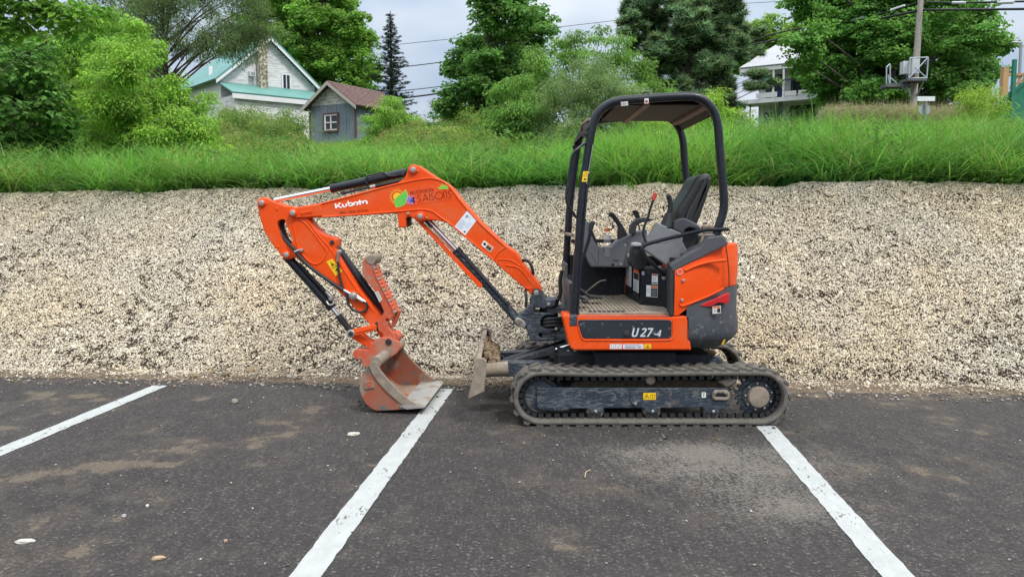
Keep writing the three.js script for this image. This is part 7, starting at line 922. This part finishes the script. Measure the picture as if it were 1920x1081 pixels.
{ // --- spruce: whorls of drooping boughs
  const D = 52, b = at(735, 260, D), bp = V3(b.x, hillY(b.x, b.z), b.z), S = D / FOCAL, tp = at(733, 20, D).y - bp.y, t = thing('spruce_tree', 'slender dark spruce against the open sky', 'tree', bp, TG), l = [], br = [];
  br.push(metricUV(rodGeo(V3(0, 0, 0), V3(0, tp, 0), 0.14, 0.02, 10)));
  for (let y = tp - 0.2; y > 0.4; y -= 0.105) { const f = (tp - y) / tp, a = rr(0, 6.3), nb = f < 0.1 ? 2 : 3; for (let i = 0; i < nb; i++) { const aa = a + i * 6.283 / nb + rr(-0.4, 0.4), ll = (0.16 + 1.95 * Math.pow(f, 0.9)) * rr(0.55, 1.15), dr = rr(0.05, 0.30), c = new THREE.CatmullRomCurve3([V3(0, y, 0), V3(Math.cos(aa) * ll * 0.5, y - dr * ll * 0.7, Math.sin(aa) * ll * 0.5), V3(Math.cos(aa) * ll, y - dr * ll * 0.75 + 0.12 * ll, Math.sin(aa) * ll)]); br.push(metricUV(new THREE.TubeGeometry(c, 4, 0.012, 4))); const k = Math.ceil(ll / 0.12); for (let j = 0; j < k; j++) { const p = c.getPoint((j + 0.8) / k), wd = 0.16 * (1 - j / k) + 0.03; p.add(V3(rr(-wd, wd), rr(-0.10, 0.02), rr(-wd, wd))); const m = rr(0.75, 1.25); l.push({ p, q: Q(rr(-0.4, 0.4), rr(0, 6.3), rr(-0.4, 0.4)), s: V3(1, 0.7, 1).multiplyScalar(rr(0.55, 0.95)), c: [0.060 * m, 0.105 * m, 0.066 * m] }); } } }
  part('trunk', merge(br), barkM, t); t.add(instanced('crown', CL.spruce, leafSoft, l, null, null, 'stuff'));
}
{ // --- wild weeds and brambles on the slope, and seeding grass below the pole
  const l = [[], []], pal = [[0.16, 0.27, 0.05], [0.24, 0.31, 0.06], [0.11, 0.21, 0.05], [0.28, 0.27, 0.10], [0.19, 0.30, 0.05]];
  const ht = [[-60, 1.0], [380, 1.2], [430, 1.9], [545, 1.7], [580, 0.5], [690, 0.45], [730, 1.3], [960, 1.7]];
  const hAt = (u) => { for (let i = 1; i < ht.length; i++) if (u < ht[i][0]) return mix(ht[i - 1][1], ht[i][1], clamp((u - ht[i - 1][0]) / (ht[i][0] - ht[i - 1][0]))); return 1.7; };
  for (let i = 0; i < 42000; i++) {
    const u = rr(-40, 970), D = 13.2 + 22 * Math.pow(rnd(), 1.5), g = at(u, 300, D); const gy = hillY(g.x, g.z);
    const lump = clamp(0.55 + 1.1 * fbm3(g.x * 0.55, 2, g.z * 0.55, 3)), hmax = (0.2 + 0.9 * lump) * mix(0.62, hAt(u), sstep(15, 24, D)); const p = V3(g.x + rr(-0.1, 0.1), gy + hmax * Math.pow(rnd(), 0.7), g.z), k = Math.floor(clamp(2.3 + 5 * fbm3(g.x * 0.6, 5, g.z * 0.6, 2) + rr(-1, 1), 0, 4.9)), m = rr(0.8, 1.3) * (0.85 + 0.4 * lump);
    l[i % 2].push({ p, q: Q(rr(-0.4, 0.4), rr(0, 6.3), rr(-0.4, 0.4)), s: V3(1, 1, 1).multiplyScalar(rr(0.7, 1.2) * (0.5 + D * 0.02)), c: mul3(pal[k], m) });
  }
  scene.add(instanced('wild_weeds', CL.elderFine, leafSoft, l[0], 'tangle of weeds and brambles on the slope below the shed', 'weeds')); scene.add(instanced('wild_weeds_001', CL.elder, leafSoft, l[1], 'tangle of weeds and brambles on the slope below the shed', 'weeds'));
}
function bladeTuft(n, h, w, lean, k) {
  const pos = [], nor = [], idx = []; const s0 = seed; seed = 4000 + k;
  for (let b = 0; b < n; b++) {
    const a = rr(0, 6.3), dx = Math.cos(a), dz = Math.sin(a), hh = h * rr(0.6, 1.15), ln = lean * rr(0.3, 1.3) * hh, ww = w * rr(0.7, 1.2), bx0 = rr(-0.09, 0.09), bz0 = rr(-0.09, 0.09), st = pos.length / 3, tw = rr(-0.5, 0.5), sx = -Math.sin(a + tw), sz = Math.cos(a + tw), seg = 5;
    for (let i = 0; i <= seg; i++) { const f = i / seg, r = ln * f * f * (1 + 0.35 * f), y = hh * (f - 0.42 * lean * f * f * f), wd = ww * (1 - f * f) * 0.5 + 0.0004; for (const s of [-1, 1]) { pos.push(bx0 + dx * r + sx * wd * s, y, bz0 + dz * r + sz * wd * s); const n2 = V3(-dx * 0.8 + sx * s * 0.2, 0.6 + f * 0.6, -dz * 0.8 + sz * s * 0.2).normalize(); nor.push(n2.x, n2.y, n2.z); } }
    for (let i = 0; i < seg; i++) { const q = st + 2 * i; idx.push(q, q + 1, q + 2, q + 2, q + 1, q + 3); }
  }
  seed = s0; const g = new THREE.BufferGeometry(); g.setAttribute('position', new THREE.Float32BufferAttribute(pos, 3)); g.setAttribute('normal', new THREE.Float32BufferAttribute(nor, 3)); g.setIndex(idx); return metricUV(g);
}
{
  const grassM = M({ color: 0xffffff, roughness: 0.9, specularIntensity: 0.3, transmission: 0.48, thickness: 0, side: THREE.DoubleSide });
  const kinds = [bladeTuft(10, 0.95, 0.019, 0.7, 1), bladeTuft(9, 0.90, 0.024, 1.0, 2), bladeTuft(11, 1.05, 0.015, 0.48, 3)], ls = [[], [], []];
  const put = (x, z, sc) => { const t = toT(x, z); if (t < T1 + 0.02) return; const ang = x / -z, right = sstep(0.0, 0.2, ang), n = fbm3(x * 0.45, 7, z * 0.45, 3), n2 = N3(x * 1.7, 2.5, z * 1.7); const k = clamp(Math.floor(1.5 + 2.6 * n + rr(-0.8, 0.8)), 0, 2); const y = hillY(x, z) - 0.03; const m = rr(0.62, 1.25) * (1 + 0.3 * n2); const c = lerp3(lerp3([0.115, 0.32, 0.055], [0.235, 0.48, 0.065], clamp(0.5 + 1.4 * n + rr(-0.3, 0.3))), [0.38, 0.38, 0.13], rnd() < 0.07 ? 0.8 : 0); ls[k].push({ p: V3(x, y, z), q: Q(rr(-0.12, 0.12), rr(0, 6.3), rr(-0.12, 0.12)), s: V3(sc * rr(0.9, 1.2), sc * rr(0.6, 1.2) * (0.82 + 0.25 * n2 + 0.16 * right) * mix(0.62, 1, sstep(0, 0.9, t - T1)), sc * rr(0.9, 1.2)), c: mul3(c, m) }); };
  for (let i = 0; i < 13500; i++) { const s = rr(-9, 9.5), t = T1 + 0.03 + 6.5 * Math.pow(rnd(), 1.15), p = fromST(s, t); put(p.x, p.z, 0.9); }
  for (let i = 0; i < 11500; i++) { const D = rr(14, 32), u = rr(960, 2000), g = at(u, 300, D); put(g.x, g.z, 0.92); }
  for (let i = 0; i < 5000; i++) { const D = rr(13, 22), u = rr(-60, 960), g = at(u, 300, D); put(g.x, g.z, 1.0); }
  ls.forEach((l, i) => scene.add(instanced('tall_grass' + (i ? '_00' + i : ''), kinds[i], grassM, l, 'tall green grass growing behind the stone bank', 'grass')));
  const wl = []; for (let i = 0; i < 2600; i++) { const s = rr(-8.5, 9), t = T1 + 0.05 + 6 * Math.pow(rnd(), 1.3), q = fromST(s, t); if (fbm3(q.x * 0.7, 3, q.z * 0.7, 2) < 0.02) continue; const m = rr(0.7, 1.2), h = rr(0.1, 0.75); wl.push({ p: V3(q.x, hillY(q.x, q.z) + h * mix(0.5, 1, sstep(0, 1, t - T1)), q.z), q: Q(rr(-0.4, 0.4), rr(0, 6.3), rr(-0.4, 0.4)), s: V3(1, 1, 1).multiplyScalar(rr(0.5, 0.95)), c: mul3(rnd() < 0.3 ? [0.26, 0.34, 0.07] : [0.15, 0.29, 0.07], m) }); }
  scene.add(instanced('meadow_weeds', CL.elder, leafSoft, wl, 'leafy weeds mixed into the tall grass', 'weeds'));
  // seeding grass: straw stems with feathery heads
  const head = mergeGeometries([bladeTuft(10, 1.25, 0.006, 0.18, 9).toNonIndexed(), ...[0, 1, 2, 3, 4, 5, 6].map((i) => { const g = clumpGeo(9, 0.07, 0.06, 0.02, { up: 0.3, k: 60 + i }); g.translate(0.16 * Math.cos(i * 2.4), 0.95 + 0.06 * (i % 4), 0.16 * Math.sin(i * 2.4)); return g; })], false), sl = [];
  for (let i = 0; i < 2600; i++) { const D = rr(27.5, 33), u = rr(1545, 1900), g = at(u, 300, D), y = hillY(g.x, g.z) - 0.05; sl.push({ p: V3(g.x, y, g.z), q: Q(rr(-0.15, 0.15), rr(0, 6.3), rr(-0.15, 0.15)), s: V3(1.2, rr(1.0, 1.5), 1.2), c: mul3([0.40, 0.36, 0.20], rr(0.7, 1.2)) }); }
  scene.add(instanced('seeding_grass', head, grassM, sl, 'straw-coloured seeding grass around the utility pole', 'grass'));
}
{ // pile of split wood glimpsed through the left-hand bushes, and a red roof beyond
  const D = 26, b = at(88, 150, D), bp = V3(b.x, b.y - 0.5, -D), t = thing('wood_pile', 'stack of tan split logs glimpsed between the left-hand bushes', 'wood pile', bp, null), m = [0, 1, 2].map((i) => M({ map: clone(tex(64, (x, y) => mul3(lerp3([0.34, 0.20, 0.11], [0.52, 0.36, 0.22], fb(x, y, 8, 3)), 0.9 + 0.1 * i), { srgb: true }), 3), roughness: 0.95 }));
  let k = 0; for (let r = 0; r < 6; r++) for (let i = 0; i < 8 - r * 0.7; i++) { const s = new THREE.Shape(); const n = 5, rad = 0.085 * rr(0.85, 1.1), a0 = rr(0, 6); for (let q = 0; q < n; q++) { const a = a0 + q / n * 6.283; s[q ? 'lineTo' : 'moveTo'](rad * Math.cos(a), rad * Math.sin(a) * 0.8); } const g = new THREE.ExtrudeGeometry(s, { depth: 0.5, bevelEnabled: false }); g.translate(-0.45 + i * 0.15 + r * 0.05, r * 0.12 - 0.0, -0.5 + rr(0, 0.12)); part('log', metricUV(g), m[k++ % 3], t); }
  bp.y = hillY(b.x, -D); const dy = b.y - 0.35 - bp.y; t.position.y = bp.y; for (const c of t.children) c.position.y += Math.max(0, dy); part('stacking_base', box3(-0.7, 0.8, -0.3, Math.max(0.05, dy - 0.08), -0.7, 0), soilMat, t);
  const D2 = 75, r0 = at(845, 230, D2), rb = thing('red_roof_hut', 'red sloping roof of a distant hut showing between bushes', 'hut', V3(r0.x, hillY(r0.x, -D2), -D2)), h = r0.y - hillY(r0.x, -D2); part('wall', box3(-0.5, 0.9, -0.3, h - 0.05, -1.5, 0), whiteClean, rb); part('roof', slab(V3(-0.55, h - 0.45, 0.25), V3(0.5, h + 0.45, 0.25), V3(0.5, h + 0.45, -1.6), V3(-0.55, h - 0.45, -1.6), 0.08), M({ color: C(0.42, 0.09, 0.07), roughness: 0.6 }), rb);
}

renderer.render(scene, camera);
